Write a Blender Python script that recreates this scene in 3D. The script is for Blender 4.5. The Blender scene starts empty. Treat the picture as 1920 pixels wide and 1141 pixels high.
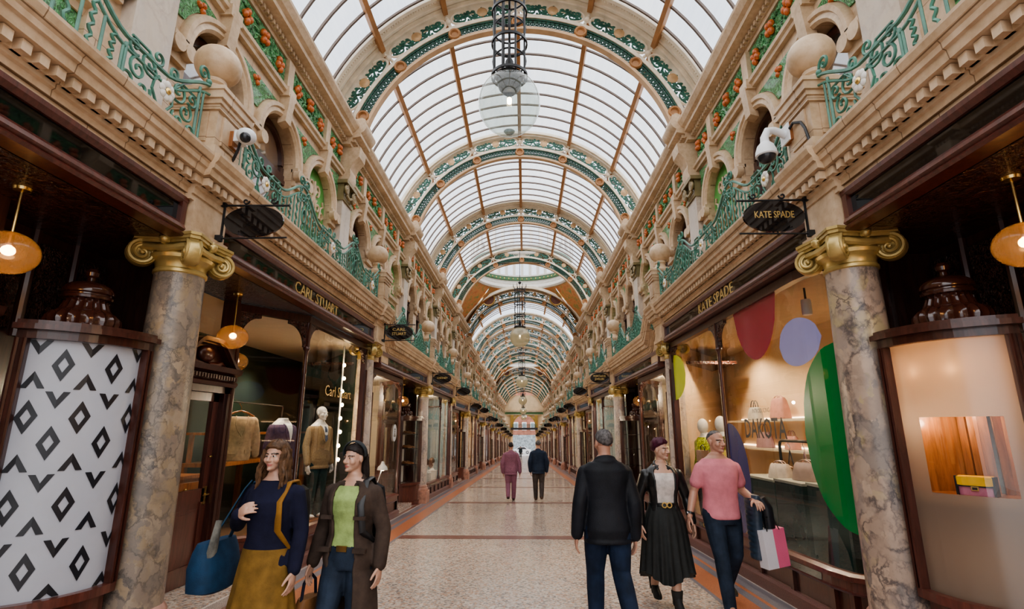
import bpy, bmesh, math, random
from mathutils import Vector, Matrix
R = random.Random(7)
SC = bpy.context.scene
COL = SC.collection
PI = math.pi
SL = .0337                      # the floor falls gently away from the camera
BAY, CELL = 5.85, 11.7
STEP = SL * CELL                # shopfronts step down once per two bays
Y0 = 4.45                       # first free-standing column
NC = 9                          # two-bay units per side
YEND = Y0 + BAY + CELL * (NC - 1)
ORD = ['first', 'second', 'third', 'fourth', 'fifth', 'sixth', 'seventh', 'eighth', 'ninth', 'tenth',
       'eleventh', 'twelfth', 'thirteenth', 'fourteenth', 'fifteenth', 'sixteenth', 'seventeenth', 'eighteenth', 'nineteenth', 'twentieth']
SIDE = {-1: 'left', 1: 'right'}
def fz(y): return -SL * y
def ss(a, b, x):
    t = max(0., min(1., (x - a) / (b - a))); return t * t * (3 - 2 * t)

# ------------------------------------------------------------------ objects
WL = {}
def tag(o, label=None, cat=None, group=None, kind=None):
    if label: o['label'] = label
    if cat: o['category'] = cat
    if group: o['group'] = group
    if kind: o['kind'] = kind
    return o
def thing(name, label, cat, loc, group=None, kind=None):
    o = bpy.data.objects.new(name, None); COL.objects.link(o)
    o.empty_display_size = .1
    o.location = loc; WL[o.name] = Vector(loc)
    return tag(o, label, cat, group, kind)
def link(name, me, parent=None, loc=None):
    o = bpy.data.objects.new(name, me); COL.objects.link(o)
    if parent is not None:
        o.parent = parent; WL[o.name] = WL[parent.name]
    else:
        o.location = loc; WL[o.name] = Vector(loc)
    return o
def kids(o): return [c for c in bpy.data.objects if c.parent == o]
CH = {}
def dup(root, d=(0, 0, 0), label=None, group=None):
    """copy of a thing with copies of its parts and sub-parts"""
    if root.name not in CH:
        CH[root.name] = [(c, list(c.children)) for c in root.children]
    r = root.copy(); COL.objects.link(r)
    r.location = Vector(root.location) + Vector(d); WL[r.name] = WL[root.name] + Vector(d)
    if label: r['label'] = label
    if group: r['group'] = group
    for c, gs in CH[root.name]:
        k = c.copy(); COL.objects.link(k); k.parent = r
        for g in gs:
            q = g.copy(); COL.objects.link(q); q.parent = k
    return r

class MB:
    """collects shapes, then links them as one mesh object"""
    def __init__(s): s.v = []; s.f = []; s.m = []; s.s = []
    def add(s, vs, fs, mi=0, sm=False):
        b = len(s.v); s.v.extend([tuple(p) for p in vs])
        for f in fs: s.f.append([i + b for i in f]); s.m.append(mi); s.s.append(sm)
    def box(s, x0, x1, y0, y1, z0, z1, mi=0, slope=False):
        P = [(x, y, z + (fz(y) if slope else 0)) for z in (z0, z1) for y in (y0, y1) for x in (x0, x1)]
        s.add(P, [(0, 2, 3, 1), (4, 5, 7, 6), (0, 1, 5, 4), (2, 6, 7, 3), (0, 4, 6, 2), (1, 3, 7, 5)], mi)
    def obox(s, c, ax, ay, az, mi=0):
        c = Vector(c); ax = Vector(ax); ay = Vector(ay); az = Vector(az)
        P = [c + i * ax + j * ay + k * az for k in (-1, 1) for j in (-1, 1) for i in (-1, 1)]
        s.add(P, [(0, 2, 3, 1), (4, 5, 7, 6), (0, 1, 5, 4), (2, 6, 7, 3), (0, 4, 6, 2), (1, 3, 7, 5)], mi)
    def quad(s, a, b, c, d, mi=0): s.add([a, b, c, d], [(0, 1, 2, 3)], mi)
    def prism(s, poly, axis, a, b, mi=0, sm=False, caps=True):
        """poly in the two other axes (x,z for y; y,z for x; x,y for z)"""
        n = len(poly)
        def P(p, t): return {'x': (t, p[0], p[1]), 'y': (p[0], t, p[1]), 'z': (p[0], p[1], t)}[axis]
        vs = [P(p, a) for p in poly] + [P(p, b) for p in poly]
        area = sum(poly[i][0] * poly[(i + 1) % n][1] - poly[(i + 1) % n][0] * poly[i][1] for i in range(n))
        fl = (area > 0) ^ (axis == 'y')
        fs = [((i, (i + 1) % n, n + (i + 1) % n, n + i) if fl else (n + i, n + (i + 1) % n, (i + 1) % n, i)) for i in range(n)]
        s.add(vs, fs, mi, sm)
        if caps:
            c0 = list(range(n)); c1 = list(range(n, 2 * n))
            if fl: c0.reverse()
            else: c1.reverse()
            s.add(vs, [c0, c1], mi, False)
    def lathe(s, prof, c=(0, 0, 0), n=24, mi=0, sm=True, flute=None, caps=True):
        vs = []; fs = []; k = len(prof)
        for i in range(n):
            a = 2 * PI * i / n
            for (r, z) in prof:
                rr = r
                if flute and flute[0] <= z <= flute[1]: rr = r * (1 + flute[3] * abs(math.sin(flute[2] * a / 2)))
                vs.append((c[0] + rr * math.cos(a), c[1] + rr * math.sin(a), c[2] + z))
        for i in range(n):
            for j in range(k - 1):
                a, b = i * k + j, ((i + 1) % n) * k + j
                fs.append((a, b, b + 1, a + 1))
        s.add(vs, fs, mi, sm)
        if not caps or prof[0] == prof[-1]: return
        if prof[0][0] > 1e-4: s.add([vs[i * k] for i in range(n)], [list(range(n))[::-1]], mi)
        if prof[-1][0] > 1e-4: s.add([vs[i * k + k - 1] for i in range(n)], [list(range(n))], mi)
    def loft(s, rings, mi=0, sm=True, caps=True, closed=True):
        n = len(rings[0]); vs = [p for r in rings for p in r]; fs = []
        for j in range(len(rings) - 1):
            for i in range(n if closed else n - 1):
                a = j * n + i; b = j * n + (i + 1) % n
                fs.append((a, b, b + n, a + n))
        s.add(vs, fs, mi, sm)
        if caps and closed:
            s.add(rings[0], [list(range(n))[::-1]], mi, False); s.add(rings[-1], [list(range(n))], mi, False)
    def tube(s, pts, r, n=6, mi=0, closed=False, flat=None, caps=True):
        pts = [Vector(p) for p in pts]; L = len(pts)
        if not hasattr(r, '__len__'): r = [r] * L
        rings = []; up = None
        for i in range(L):
            if closed: t = pts[(i + 1) % L] - pts[i - 1]
            else: t = pts[min(i + 1, L - 1)] - pts[max(i - 1, 0)]
            if t.length < 1e-9: t = Vector((0, 0, 1))
            t.normalize()
            if up is None:
                up = Vector((0, 0, 1)) if abs(t.z) < .9 else Vector((1, 0, 0))
            a = t.cross(up)
            if a.length < 1e-6: a = t.orthogonal()
            a.normalize(); b = a.cross(t).normalized(); up = b
            ring = []
            for k in range(n):
                th = 2 * PI * (k + .5) / n
                ring.append(pts[i] + r[i] * (math.cos(th) * a + math.sin(th) * b * (flat or 1)))
            rings.append(ring)
        if closed: rings.append(rings[0])
        s.loft(rings, mi, True, caps=caps and not closed)
    def ell(s, c, rad, nu=16, nv=10, mi=0, M=None):
        if not hasattr(rad, '__len__'): rad = (rad,) * 3
        vs = []; fs = []
        for j in range(nv + 1):
            ph = PI * j / nv
            for i in range(nu):
                th = 2 * PI * i / nu
                p = Vector((rad[0] * math.sin(ph) * math.cos(th), rad[1] * math.sin(ph) * math.sin(th), -rad[2] * math.cos(ph)))
                if M is not None: p = M @ p
                vs.append((c[0] + p.x, c[1] + p.y, c[2] + p.z))
        for j in range(nv):
            for i in range(nu):
                a = j * nu + i; b = j * nu + (i + 1) % nu
                fs.append((a, b, b + nu, a + nu))
        s.add(vs, fs, mi, True)
    def join(s, o, f=lambda p: p):
        b = len(s.v); s.v.extend([tuple(f(p)) for p in o.v]); s.f.extend([[i + b for i in q] for q in o.f]); s.m.extend(o.m); s.s.extend(o.s)
    def mesh(s, name, mats, origin=(0, 0, 0), side=1, ang=35):
        if not isinstance(mats, (list, tuple)): mats = [mats]
        o = Vector(origin)
        vs = [(p[0] * side - o.x, p[1] - o.y, p[2] - o.z) for p in s.v]
        fs = s.f if side == 1 else [f[::-1] for f in s.f]
        me = bpy.data.meshes.new(name); me.from_pydata(vs, [], fs)
        for m in mats: me.materials.append(m)
        me.polygons.foreach_set('material_index', s.m)
        me.polygons.foreach_set('use_smooth', s.s)
        me.update()
        if any(s.s): me.set_sharp_from_angle(angle=math.radians(ang))
        return me
    def build(s, name, mats, parent=None, loc=None, side=1, ang=35):
        o = WL[parent.name] if parent is not None else Vector(loc)
        return link(name, s.mesh(name, mats, o, side, ang), parent, None if parent is not None else loc)

def textmb(txt, size, fn, extrude=.004, mi=0, sx=1.0, bold=0.):
    """flat letters; fn maps (x, y, depth) of the lettering to the world"""
    cu = bpy.data.curves.new('t', 'FONT'); cu.body = txt; cu.size = size; cu.align_x = 'CENTER'; cu.align_y = 'CENTER'
    cu.extrude = extrude; cu.offset = bold; cu.resolution_u = 2
    ob = bpy.data.objects.new('t', cu); COL.objects.link(ob)
    dg = bpy.context.evaluated_depsgraph_get(); dg.update()
    me = bpy.data.meshes.new_from_object(ob.evaluated_get(dg))
    mb = MB(); mb.add([fn(v.co.x * sx, v.co.y, v.co.z) for v in me.vertices], [list(p.vertices) for p in me.polygons], mi)
    bpy.data.objects.remove(ob); bpy.data.curves.remove(cu); bpy.data.meshes.remove(me)
    return mb

# ------------------------------------------------------------------ materials
def nt(name):
    m = bpy.data.materials.new(name); m.use_nodes = True
    t = m.node_tree; b = t.nodes['Principled BSDF']
    return m, t, b
def pos(t, scale=1, vec=(1, 1, 1)):
    g = t.nodes.new('ShaderNodeNewGeometry'); mp = t.nodes.new('ShaderNodeMapping')
    mp.inputs['Scale'].default_value = tuple(scale * v for v in vec)
    t.links.new(g.outputs['Position'], mp.inputs[0]); return mp.outputs[0]
def noise(t, v, scale, detail=4, rough=.55, dist=0):
    n = t.nodes.new('ShaderNodeTexNoise'); t.links.new(v, n.inputs['Vector'])
    n.inputs['Scale'].default_value = scale; n.inputs['Detail'].default_value = detail
    n.inputs['Roughness'].default_value = rough; n.inputs['Distortion'].default_value = dist
    return n.outputs['Fac']
def ramp(t, fac, stops, interp='LINEAR'):
    r = t.nodes.new('ShaderNodeValToRGB'); r.color_ramp.interpolation = interp
    e = r.color_ramp.elements
    while len(e) < len(stops): e.new(.5)
    for i, (p, c) in enumerate(stops):
        e[i].position = p; e[i].color = tuple(c) + (1,) if len(c) == 3 else c
    t.links.new(fac, r.inputs[0]); return r.outputs[0]
def mix(t, fac, a, b, mode='MIX'):
    n = t.nodes.new('ShaderNodeMix'); n.data_type = 'RGBA'; n.blend_type = mode
    for k, v in ((0, fac), (6, a), (7, b)):
        if hasattr(v, 'is_linked'): t.links.new(v, n.inputs[k])
        elif k == 0: n.inputs[0].default_value = v
        else: n.inputs[k].default_value = tuple(v) + (1,)
    return n.outputs[2]
def bump(t, b, h, st=.3, d=.02):
    n = t.nodes.new('ShaderNodeBump'); n.inputs['Strength'].default_value = st; n.inputs['Distance'].default_value = d
    t.links.new(h, n.inputs['Height']); t.links.new(n.outputs[0], b.inputs['Normal'])
def M(name, col, rough=.5, metal=0., var=.15, vs=6., bst=0., bs=40., spec=.5, col2=None, coat=0.):
    m, t, b = nt(name)
    b.inputs['Roughness'].default_value = rough; b.inputs['Metallic'].default_value = metal
    b.inputs['Specular IOR Level'].default_value = spec; b.inputs['Coat Weight'].default_value = coat
    p = pos(t)
    if var or col2:
        c2 = col2 or tuple(x * (1 - var * 1.6) for x in col); c1 = tuple(min(1, x * (1 + var * .6)) for x in col) if not col2 else col
        t.links.new(ramp(t, noise(t, p, vs, 5), [(.3, c1), (.7, c2)]), b.inputs['Base Color'])
    else: b.inputs['Base Color'].default_value = tuple(col) + (1,)
    if bst: bump(t, b, noise(t, p, bs, 3), bst)
    return m
def emit(name, col, st):
    m, t, b = nt(name); b.inputs['Base Color'].default_value = tuple(col) + (1,)
    b.inputs['Emission Color'].default_value = tuple(col) + (1,); b.inputs['Emission Strength'].default_value = st
    return m
def schlick(t, refl=1.0):
    fr = t.nodes.new('ShaderNodeLayerWeight'); fr.inputs[0].default_value = .5
    pw = t.nodes.new('ShaderNodeMath'); pw.operation = 'POWER'; pw.inputs[1].default_value = 5
    ma = t.nodes.new('ShaderNodeMath'); ma.operation = 'MULTIPLY_ADD'; ma.use_clamp = True; ma.inputs[1].default_value = .92 * min(1, refl); ma.inputs[2].default_value = .05 * refl
    t.links.new(fr.outputs['Facing'], pw.inputs[0]); t.links.new(pw.outputs[0], ma.inputs[0]); return ma.outputs[0]
def glassm(name, tint=(1, 1, 1), rough=.0, refl=1.0, op=0., opcol=(1, 1, 1)):
    """thin sheet glass: clear with fresnel reflections, optional diffuse share"""
    m = bpy.data.materials.new(name); m.use_nodes = True; t = m.node_tree; t.nodes.clear()
    out = t.nodes.new('ShaderNodeOutputMaterial'); tr = t.nodes.new('ShaderNodeBsdfTransparent'); gl = t.nodes.new('ShaderNodeBsdfGlossy')
    tr.inputs[0].default_value = tuple(tint) + (1,); gl.inputs['Roughness'].default_value = rough
    mx = t.nodes.new('ShaderNodeMixShader'); t.links.new(schlick(t, refl), mx.inputs[0])
    base = tr.outputs[0]
    if op:
        d = t.nodes.new('ShaderNodeBsdfDiffuse'); d.inputs[0].default_value = tuple(opcol) + (1,)
        tl = t.nodes.new('ShaderNodeBsdfTranslucent'); tl.inputs[0].default_value = tuple(opcol) + (1,)
        m1 = t.nodes.new('ShaderNodeMixShader'); m1.inputs[0].default_value = .5
        t.links.new(d.outputs[0], m1.inputs[1]); t.links.new(tl.outputs[0], m1.inputs[2])
        m2 = t.nodes.new('ShaderNodeMixShader'); m2.inputs[0].default_value = op
        t.links.new(tr.outputs[0], m2.inputs[1]); t.links.new(m1.outputs[0], m2.inputs[2]); base = m2.outputs[0]
    t.links.new(base, mx.inputs[1]); t.links.new(gl.outputs[0], mx.inputs[2]); t.links.new(mx.outputs[0], out.inputs[0])
    return m
def stone_mat(name, col, joints=True):
    m, t, b = nt(name); p = pos(t)
    c = ramp(t, noise(t, p, 2.2, 6), [(.28, tuple(x * 1.12 for x in col)), (.72, (col[0] * .72, col[1] * .66, col[2] * .58))])
    c2 = ramp(t, noise(t, p, 14, 4), [(.35, (.62, .5, .38)), (.6, (1, 1, 1))])
    c = mix(t, .35, c, c2, 'MULTIPLY')
    if joints:
        w = t.nodes.new('ShaderNodeTexBrick'); mp = t.nodes.new('ShaderNodeMapping'); g = t.nodes.new('ShaderNodeNewGeometry')
        sx = t.nodes.new('ShaderNodeSeparateXYZ'); cx = t.nodes.new('ShaderNodeCombineXYZ')
        t.links.new(g.outputs['Position'], sx.inputs[0]); t.links.new(sx.outputs[1], cx.inputs[0]); t.links.new(sx.outputs[2], cx.inputs[1])
        t.links.new(cx.outputs[0], w.inputs['Vector'])
        w.inputs['Scale'].default_value = 1; w.inputs['Mortar Size'].default_value = .004; w.inputs['Brick Width'].default_value = .62; w.inputs['Row Height'].default_value = .3
        w.inputs['Color1'].default_value = w.inputs['Color2'].default_value = (1, 1, 1, 1); w.inputs['Mortar'].default_value = (.42, .36, .3, 1)
        c = mix(t, 1., c, w.outputs[0], 'MULTIPLY')
    t.links.new(c, b.inputs['Base Color']); b.inputs['Roughness'].default_value = .42
    bump(t, b, noise(t, p, 25, 3), .12, .01)
    return m
def marble_mat(name, tones, vein, scale=4.5, vs=.75):
    m, t, b = nt(name); p = pos(t, 1, (1, 1, .8))
    n1 = t.nodes.new('ShaderNodeTexNoise'); n1.inputs['Scale'].default_value = 4.5; n1.inputs['Detail'].default_value = 7; n1.inputs['Roughness'].default_value = .62
    t.links.new(p, n1.inputs['Vector'])
    va = t.nodes.new('ShaderNodeVectorMath'); va.operation = 'MULTIPLY_ADD'; va.inputs[1].default_value = (.36, .36, .36)
    t.links.new(n1.outputs['Color'], va.inputs[0]); t.links.new(p, va.inputs[2]); q = va.outputs[0]
    def cells(sc, shift):
        v = t.nodes.new('ShaderNodeTexVoronoi'); v.inputs['Scale'].default_value = sc; t.links.new(q, v.inputs['Vector'])
        sp = t.nodes.new('ShaderNodeSeparateColor'); t.links.new(v.outputs['Color'], sp.inputs[0])
        k = tones[shift:] + tones[:shift]
        return ramp(t, sp.outputs[0], [(i / len(k), x) for i, x in enumerate(k)], 'CONSTANT')
    c = mix(t, ramp(t, noise(t, p, 5, 4), [(.42, (0, 0, 0)), (.58, (1, 1, 1))]), cells(scale, 0), cells(scale * 2.6, 2))
    c = mix(t, .28, c, ramp(t, noise(t, q, 6, 8, .7), [(.3, tones[2]), (.48, tones[0]), (.7, tones[3])]))
    def veins(sc, w, lo):
        v = t.nodes.new('ShaderNodeTexVoronoi'); v.feature = 'DISTANCE_TO_EDGE'; v.inputs['Scale'].default_value = sc; t.links.new(q, v.inputs['Vector'])
        e = ramp(t, v.outputs[0], [(0, (vs,) * 3), (w, (0, 0, 0))]); k = ramp(t, noise(t, p, 3.1 + sc * .1, 4), [(lo, (0, 0, 0)), (lo + .16, (1, 1, 1))])
        return mix(t, 1., e, k, 'MULTIPLY')
    c = mix(t, veins(scale, .09, .42), c, vein); c = mix(t, veins(scale * 2.4, .12, .47), c, vein)
    t.links.new(c, b.inputs['Base Color']); b.inputs['Roughness'].default_value = .3
    return m
def terrazzo_mat():
    m, t, b = nt('terrazzo'); p = pos(t)
    def chips(sc):
        v = t.nodes.new('ShaderNodeTexVoronoi'); v.inputs['Scale'].default_value = sc; t.links.new(p, v.inputs['Vector'])
        sp = t.nodes.new('ShaderNodeSeparateColor'); t.links.new(v.outputs['Color'], sp.inputs[0]); return sp.outputs[0]
    c = ramp(t, chips(40), [(0, (.55, .47, .40)), (.16, (.34, .28, .24)), (.3, (.54, .34, .24)), (.42, (.66, .58, .51)), (.58, (.13, .12, .125)), (.68, (.46, .41, .37)), (.8, (.42, .22, .13)), (.87, (.62, .53, .45)), (.95, (.2, .19, .2))], 'CONSTANT')
    c2 = ramp(t, chips(95), [(0, (.52, .45, .39)), (.3, (.36, .31, .28)), (.5, (.6, .52, .45)), (.75, (.22, .2, .2)), (.85, (.5, .36, .28))], 'CONSTANT')
    c = mix(t, .35, c, c2)
    c = mix(t, .5, c, ramp(t, noise(t, p, .7, 3), [(.3, (.82, .8, .8)), (.7, (1, 1, 1))]), 'MULTIPLY')
    t.links.new(c, b.inputs['Base Color'])
    t.links.new(ramp(t, noise(t, p, 1.5, 4), [(.3, (.1,) * 3), (.7, (.2,) * 3)]), b.inputs['Roughness'])
    return m
def plain_speck(name, col, rough=.28):
    m, t, b = nt(name); p = pos(t)
    c = ramp(t, noise(t, p, 90, 2), [(.35, tuple(x * .7 for x in col)), (.65, tuple(min(1, x * 1.25) for x in col))])
    t.links.new(c, b.inputs['Base Color']); b.inputs['Roughness'].default_value = rough
    return m
def carved_mat(name, col, scale, st=.9):
    m, t, b = nt(name); p = pos(t)
    n = noise(t, p, scale, 2, .5, 1.8)
    t.links.new(ramp(t, n, [(.35, tuple(x * .35 for x in col)), (.65, tuple(x * 1.3 for x in col))]), b.inputs['Base Color'])
    b.inputs['Roughness'].default_value = .25; b.inputs['Coat Weight'].default_value = .3
    bump(t, b, n, st, .05); return m
def wood_mat(name, col, rough=.28, sc=3.):
    m, t, b = nt(name); p = pos(t, 1, (9, 9, 1.2))
    n = noise(t, p, sc, 6, .6, .6)
    t.links.new(ramp(t, n, [(.3, tuple(x * .55 for x in col)), (.7, tuple(x * 1.35 for x in col))]), b.inputs['Base Color'])
    b.inputs['Roughness'].default_value = rough; b.inputs['Coat Weight'].default_value = .35; b.inputs['Coat Roughness'].default_value = .15
    return m
STONE = stone_mat('buff_faience', (.62, .475, .335))
STONE_P = stone_mat('pale_faience', (.66, .51, .36), False)
MARBLE = marble_mat('breccia_marble', [(.43, .32, .24), (.36, .28, .225), (.17, .155, .15), (.49, .37, .28), (.26, .215, .195), (.38, .31, .17), (.30, .225, .18)], (.07, .058, .06), 3.6, .9)
MARBLE2 = marble_mat('brown_marble', [(.27, .215, .165), (.23, .185, .15), (.13, .115, .105), (.36, .285, .205), (.19, .16, .135), (.31, .23, .14), (.25, .20, .16)], (.07, .06, .055), 6.5, .75)
MARBLE3 = marble_mat('pale_breccia_marble', [(.50, .41, .35), (.53, .43, .36), (.34, .30, .29), (.58, .48, .40), (.42, .37, .34), (.50, .42, .31), (.46, .36, .31)], (.16, .14, .14), 5., .7)
PILM = marble_mat('pilaster_marble', [(.60, .51, .43), (.57, .48, .40), (.52, .45, .39), (.62, .53, .44), (.56, .48, .41), (.6, .5, .4)], (.42, .33, .26), 2.5, .5)
PINKST = M('pink_marble', (.45, .24, .18), .35, var=.25, vs=9)
GOLD = M('gilded_paint', (.56, .42, .17), .34, .45, var=.18, vs=8, bst=.05)
GOLDL = M('gold_leaf', (.78, .56, .22), .3, .75, var=.1)
MAHO = wood_mat('mahogany', (.062, .020, .014))
MAHOR = wood_mat('red_mahogany', (.11, .032, .022))
CARVED = carved_mat('carved_mahogany', (.07, .022, .014), 14)
IRON = M('green_painted_iron', (.095, .26, .195), .4, var=.3, vs=5)
IROND = M('dark_green_iron', (.012, .08, .05), .4, var=.3, vs=7)
BLACK = M('black_iron', (.012, .012, .014), .4, var=.1)
LEAF = carved_mat('green_leaf_tile', (.10, .33, .12), 17, .8)
GREENT = M('green_tile', (.12, .42, .10), .3, var=.2, vs=5)
FRUIT = M('orange_fruit', (.62, .17, .05), .3, var=.3, vs=30)
CREAM = M('cream_paint', (.82, .72, .57), .5, var=.12, vs=4)
RIBM = M('brown_rib_paint', (.42, .21, .09), .5, var=.15, vs=3)
BARM = M('glazing_bar_paint', (.15, .11, .09), .5, var=.1)
BLACKG = M('black_glass', (.006, .006, .007), .03, var=0, spec=.9)
GLASS = glassm('shop_glass', (.94, .96, .95), 0, 1.5)
GLASSU = glassm('upper_window_glass', (.75, .77, .78), 0, 3.0)
BRASS = M('brass', (.72, .5, .2), .22, .95, var=.08)
CHROME = M('chrome', (.7, .7, .72), .15, 1, var=0)
TERR = terrazzo_mat()
OCHRE = plain_speck('terracotta_mosaic', (.40, .15, .075))
GREYM = plain_speck('grey_mosaic', (.17, .165, .19))
BROWNM = plain_speck('brown_mosaic', (.17, .075, .06))
PALEM = plain_speck('pale_marble_strip', (.50, .44, .40))
WHITEP = M('white_plastic', (.75, .76, .78), .35, var=.04)
DARKG = M('dark_grey', (.05, .05, .055), .5, var=.1)
WHITE = M('white_paint', (.78, .75, .70), .6, var=.05)
BEIGE = M('beige_plaster', (.72, .52, .34), .7, var=.06, vs=2)
DGREEN = M('dark_green_plaster', (.035, .06, .045), .6, var=.15, vs=2)
# ------------------------------------------------------------------ floor
def make_floor():
    mb = MB(); ya, yb = -7, YEND + .3
    def strip(x0, x1, mi, dz=0., a=ya, b=yb):
        mb.quad((x0, a, fz(a) + dz), (x1, a, fz(a) + dz), (x1, b, fz(b) + dz), (x0, b, fz(b) + dz), mi)
    strip(-2.17, 2.17, 0)
    xs = [(2.17, 2.22, 2), (2.22, 2.52, 1), (2.52, 2.63, 2), (2.63, 2.68, 1), (2.68, 2.86, 2), (2.86, 2.90, 4), (2.9, 3.0, 3), (3.0, 4.6, 0)]
    for a, b, mi in xs: strip(a, b, mi); strip(-b, -a, mi)
    y = 10.15 - 12.2
    while y < yb - 1:
        strip(-2.17, 2.17, 3, .002, y - .18, y + .18); y += 6.1
    o = mb.build('floor', [TERR, OCHRE, GREYM, BROWNM, PALEM], loc=(0, 0, 0))
    tag(o, kind='structure')
    return o
make_floor()

# ------------------------------------------------------------------ upper walls
ARC = [1.27, 2.97, 4.67]; AR = .58; SPR = 5.92; UW = 3.85
def arch_pts(c, r, z, n=16, a0=0., a1=PI):
    return [(c + r * math.cos(a0 + (a1 - a0) * i / n), z + r * math.sin(a0 + (a1 - a0) * i / n)) for i in range(n + 1)]
def ring_arch(mb, c, z, prof, y=None, n=20, mi=0):
    """half-ring moulding: prof = [(r, u)], swept about (c, z)"""
    rings = []
    for i in range(n + 1):
        a = PI * i / n
        rings.append([(u, c + r * math.cos(a), z + r * math.sin(a)) for (r, u) in prof])
    mb.loft(rings, mi, True)
PANEU = None
def upane():
    m, t, b = nt('upper_pane'); p = pos(t)
    t.links.new(ramp(t, noise(t, p, 1.2, 3), [(.4, (.22, .13, .08)), (.6, (.10, .08, .07))]), b.inputs['Base Color'])
    b.inputs['Roughness'].default_value = .04; b.inputs['Specular IOR Level'].default_value = 1.0; b.inputs['Coat Weight'].default_value = .8
    b.inputs['Coat Roughness'].default_value = .02
    return m
PANEU = upane()
MEANDER = [0]
def wall_bay(side, yb, dz):
    """one bay of upper wall from pilaster axis yb to yb + BAY"""
    w = thing('wall_' + SIDE[side], None, None, (side * UW, yb, 3 + dz), kind='structure')
    B = lambda mb, n, m, par=w, ang=35: mb.build(n, m, par, side=side, ang=ang)
    def V(mb):                         # shift local v, z
        mb.v = [(x, y + yb, z + dz) for x, y, z in mb.v]; return mb
    # flat wall with arched openings
    mb = MB(); ZT = 7.56; ZB = 3.4
    edges = [0.0] + [e for c in ARC for e in (c - AR, c + AR)] + [BAY]
    for i in range(0, len(edges), 2):
        a, b = edges[i], edges[i + 1]; mb.quad((UW, a, ZB), (UW, a, ZT), (UW, b, ZT), (UW, b, ZB))
    for c in ARC:
        mb.quad((UW, c - AR, ZB), (UW, c - AR, 4.3), (UW, c + AR, 4.3), (UW, c + AR, ZB))
        P = arch_pts(c, AR, SPR)
        for (p, q) in zip(P, P[1:]):
            mb.quad((UW, q[0], q[1]), (UW, q[0], ZT), (UW, p[0], ZT), (UW, p[0], p[1]))
            mb.quad((UW, p[0], p[1]), (UW + .3, p[0], p[1]), (UW + .3, q[0], q[1]), (UW, q[0], q[1]))
        for e, s in ((c - AR, 1), (c + AR, -1)):
            A = [(UW, e, 4.3), (UW, e, SPR), (UW + .3, e, SPR), (UW + .3, e, 4.3)]
            mb.quad(*(A if s > 0 else A[::-1]))
        mb.quad((UW, c - AR, 4.3), (UW + .3, c - AR, 4.3), (UW + .3, c + AR, 4.3), (UW, c + AR, 4.3))
    B(V(mb), 'wall_face', STONE)
    for k, c in enumerate(ARC):
        mb = MB(); ring_arch(mb, c, SPR, [(AR, UW), (AR, UW - .05), (AR + .04, UW - .085), (AR + .1, UW - .07), (AR + .12, UW - .1), (AR + .18, UW - .1), (AR + .2, UW - .06), (AR + .2, UW)])
        mb.prism([(UW, 6.38), (UW - .13, 6.42), (UW - .17, 6.9), (UW, 6.9)], 'y', c - .09, c + .09)      # keystone
        B(V(mb), 'archivolt', STONE_P)
    # imposts with small scrolls
    for c in [(ARC[0] + ARC[1]) / 2, (ARC[1] + ARC[2]) / 2, .49, BAY - .47]:
        mb = MB(); h = .27 if .6 < c < 5.2 else .16
        mb.box(UW - .1, UW + .02, c - h, c + h, SPR - .06, SPR + .02); mb.box(UW - .06, UW + .02, c - h + .02, c + h - .02, SPR - .3, SPR - .06)
        for e in (-1, 1):
            sub = MB(); sub.lathe([(0, -.02), (.03, -.02), (.035, .012), (.05, .012), (.055, -.01), (.09, -.01), (.1, 0), (.1, .1)], n=14)
            mb.join(sub, lambda p: (UW - .08 - p[2] if False else UW - .06 - p[2] + .02, c + e * (h - .06) + p[0], SPR - .12 + p[1]))
        B(V(mb), 'impost', STONE_P)
    # spandrel tiles
    for a, b in [(0.28, ARC[0]), (ARC[0], ARC[1]), (ARC[1], ARC[2]), (ARC[2], BAY - .28)]:
        poly = []
        r = AR + .215
        if a in ARC: poly += [(a + r * math.cos(t), SPR + r * math.sin(t)) for t in [PI / 2 - .12 - i * .13 for i in range(9)]]
        else: poly += [(a, 6.86), (a, 6.2)]
        if b in ARC: poly += [(b - r * math.cos(t), SPR + r * math.sin(t)) for t in [PI / 2 - .12 - i * .13 for i in range(8, -1, -1)]]
        else: poly += [(b, 6.2), (b, 6.86)]
        poly = [(p, min(z, 6.87)) for p, z in poly]
        mb = MB(); mb.prism(poly, 'x', UW - .02, UW + .01)
        mc = (a + b) / 2
        for q in range(3):
            an = q * 2.1 + 1; mb.ell((UW - .02, mc + .05 * math.cos(an), 6.62 + .05 * math.sin(an)), .045, 8, 6, 1)
        B(V(mb), 'spandrel_tile', [LEAF, FRUIT])
    # string course, frieze blocks, panels, fruit
    mb = MB(); mb.prism([(UW, 6.88), (UW - .07, 6.88), (UW - .08, 6.93), (UW - .12, 6.95), (UW - .13, 7.0), (UW - .05, 7.03), (UW, 7.03)], 'y', 0, BAY)
    B(V(mb), 'string_course', STONE_P)
    bl = [0.0] + ARC + [BAY]
    mb = MB()
    for c in ARC:
        mb.box(UW - .1, UW, c - .1, c + .1, 7.03, 7.56); mb.box(UW - .16, UW, c - .13, c + .13, 6.86, 7.03)
    B(V(mb), 'frieze_block', STONE_P)
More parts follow.
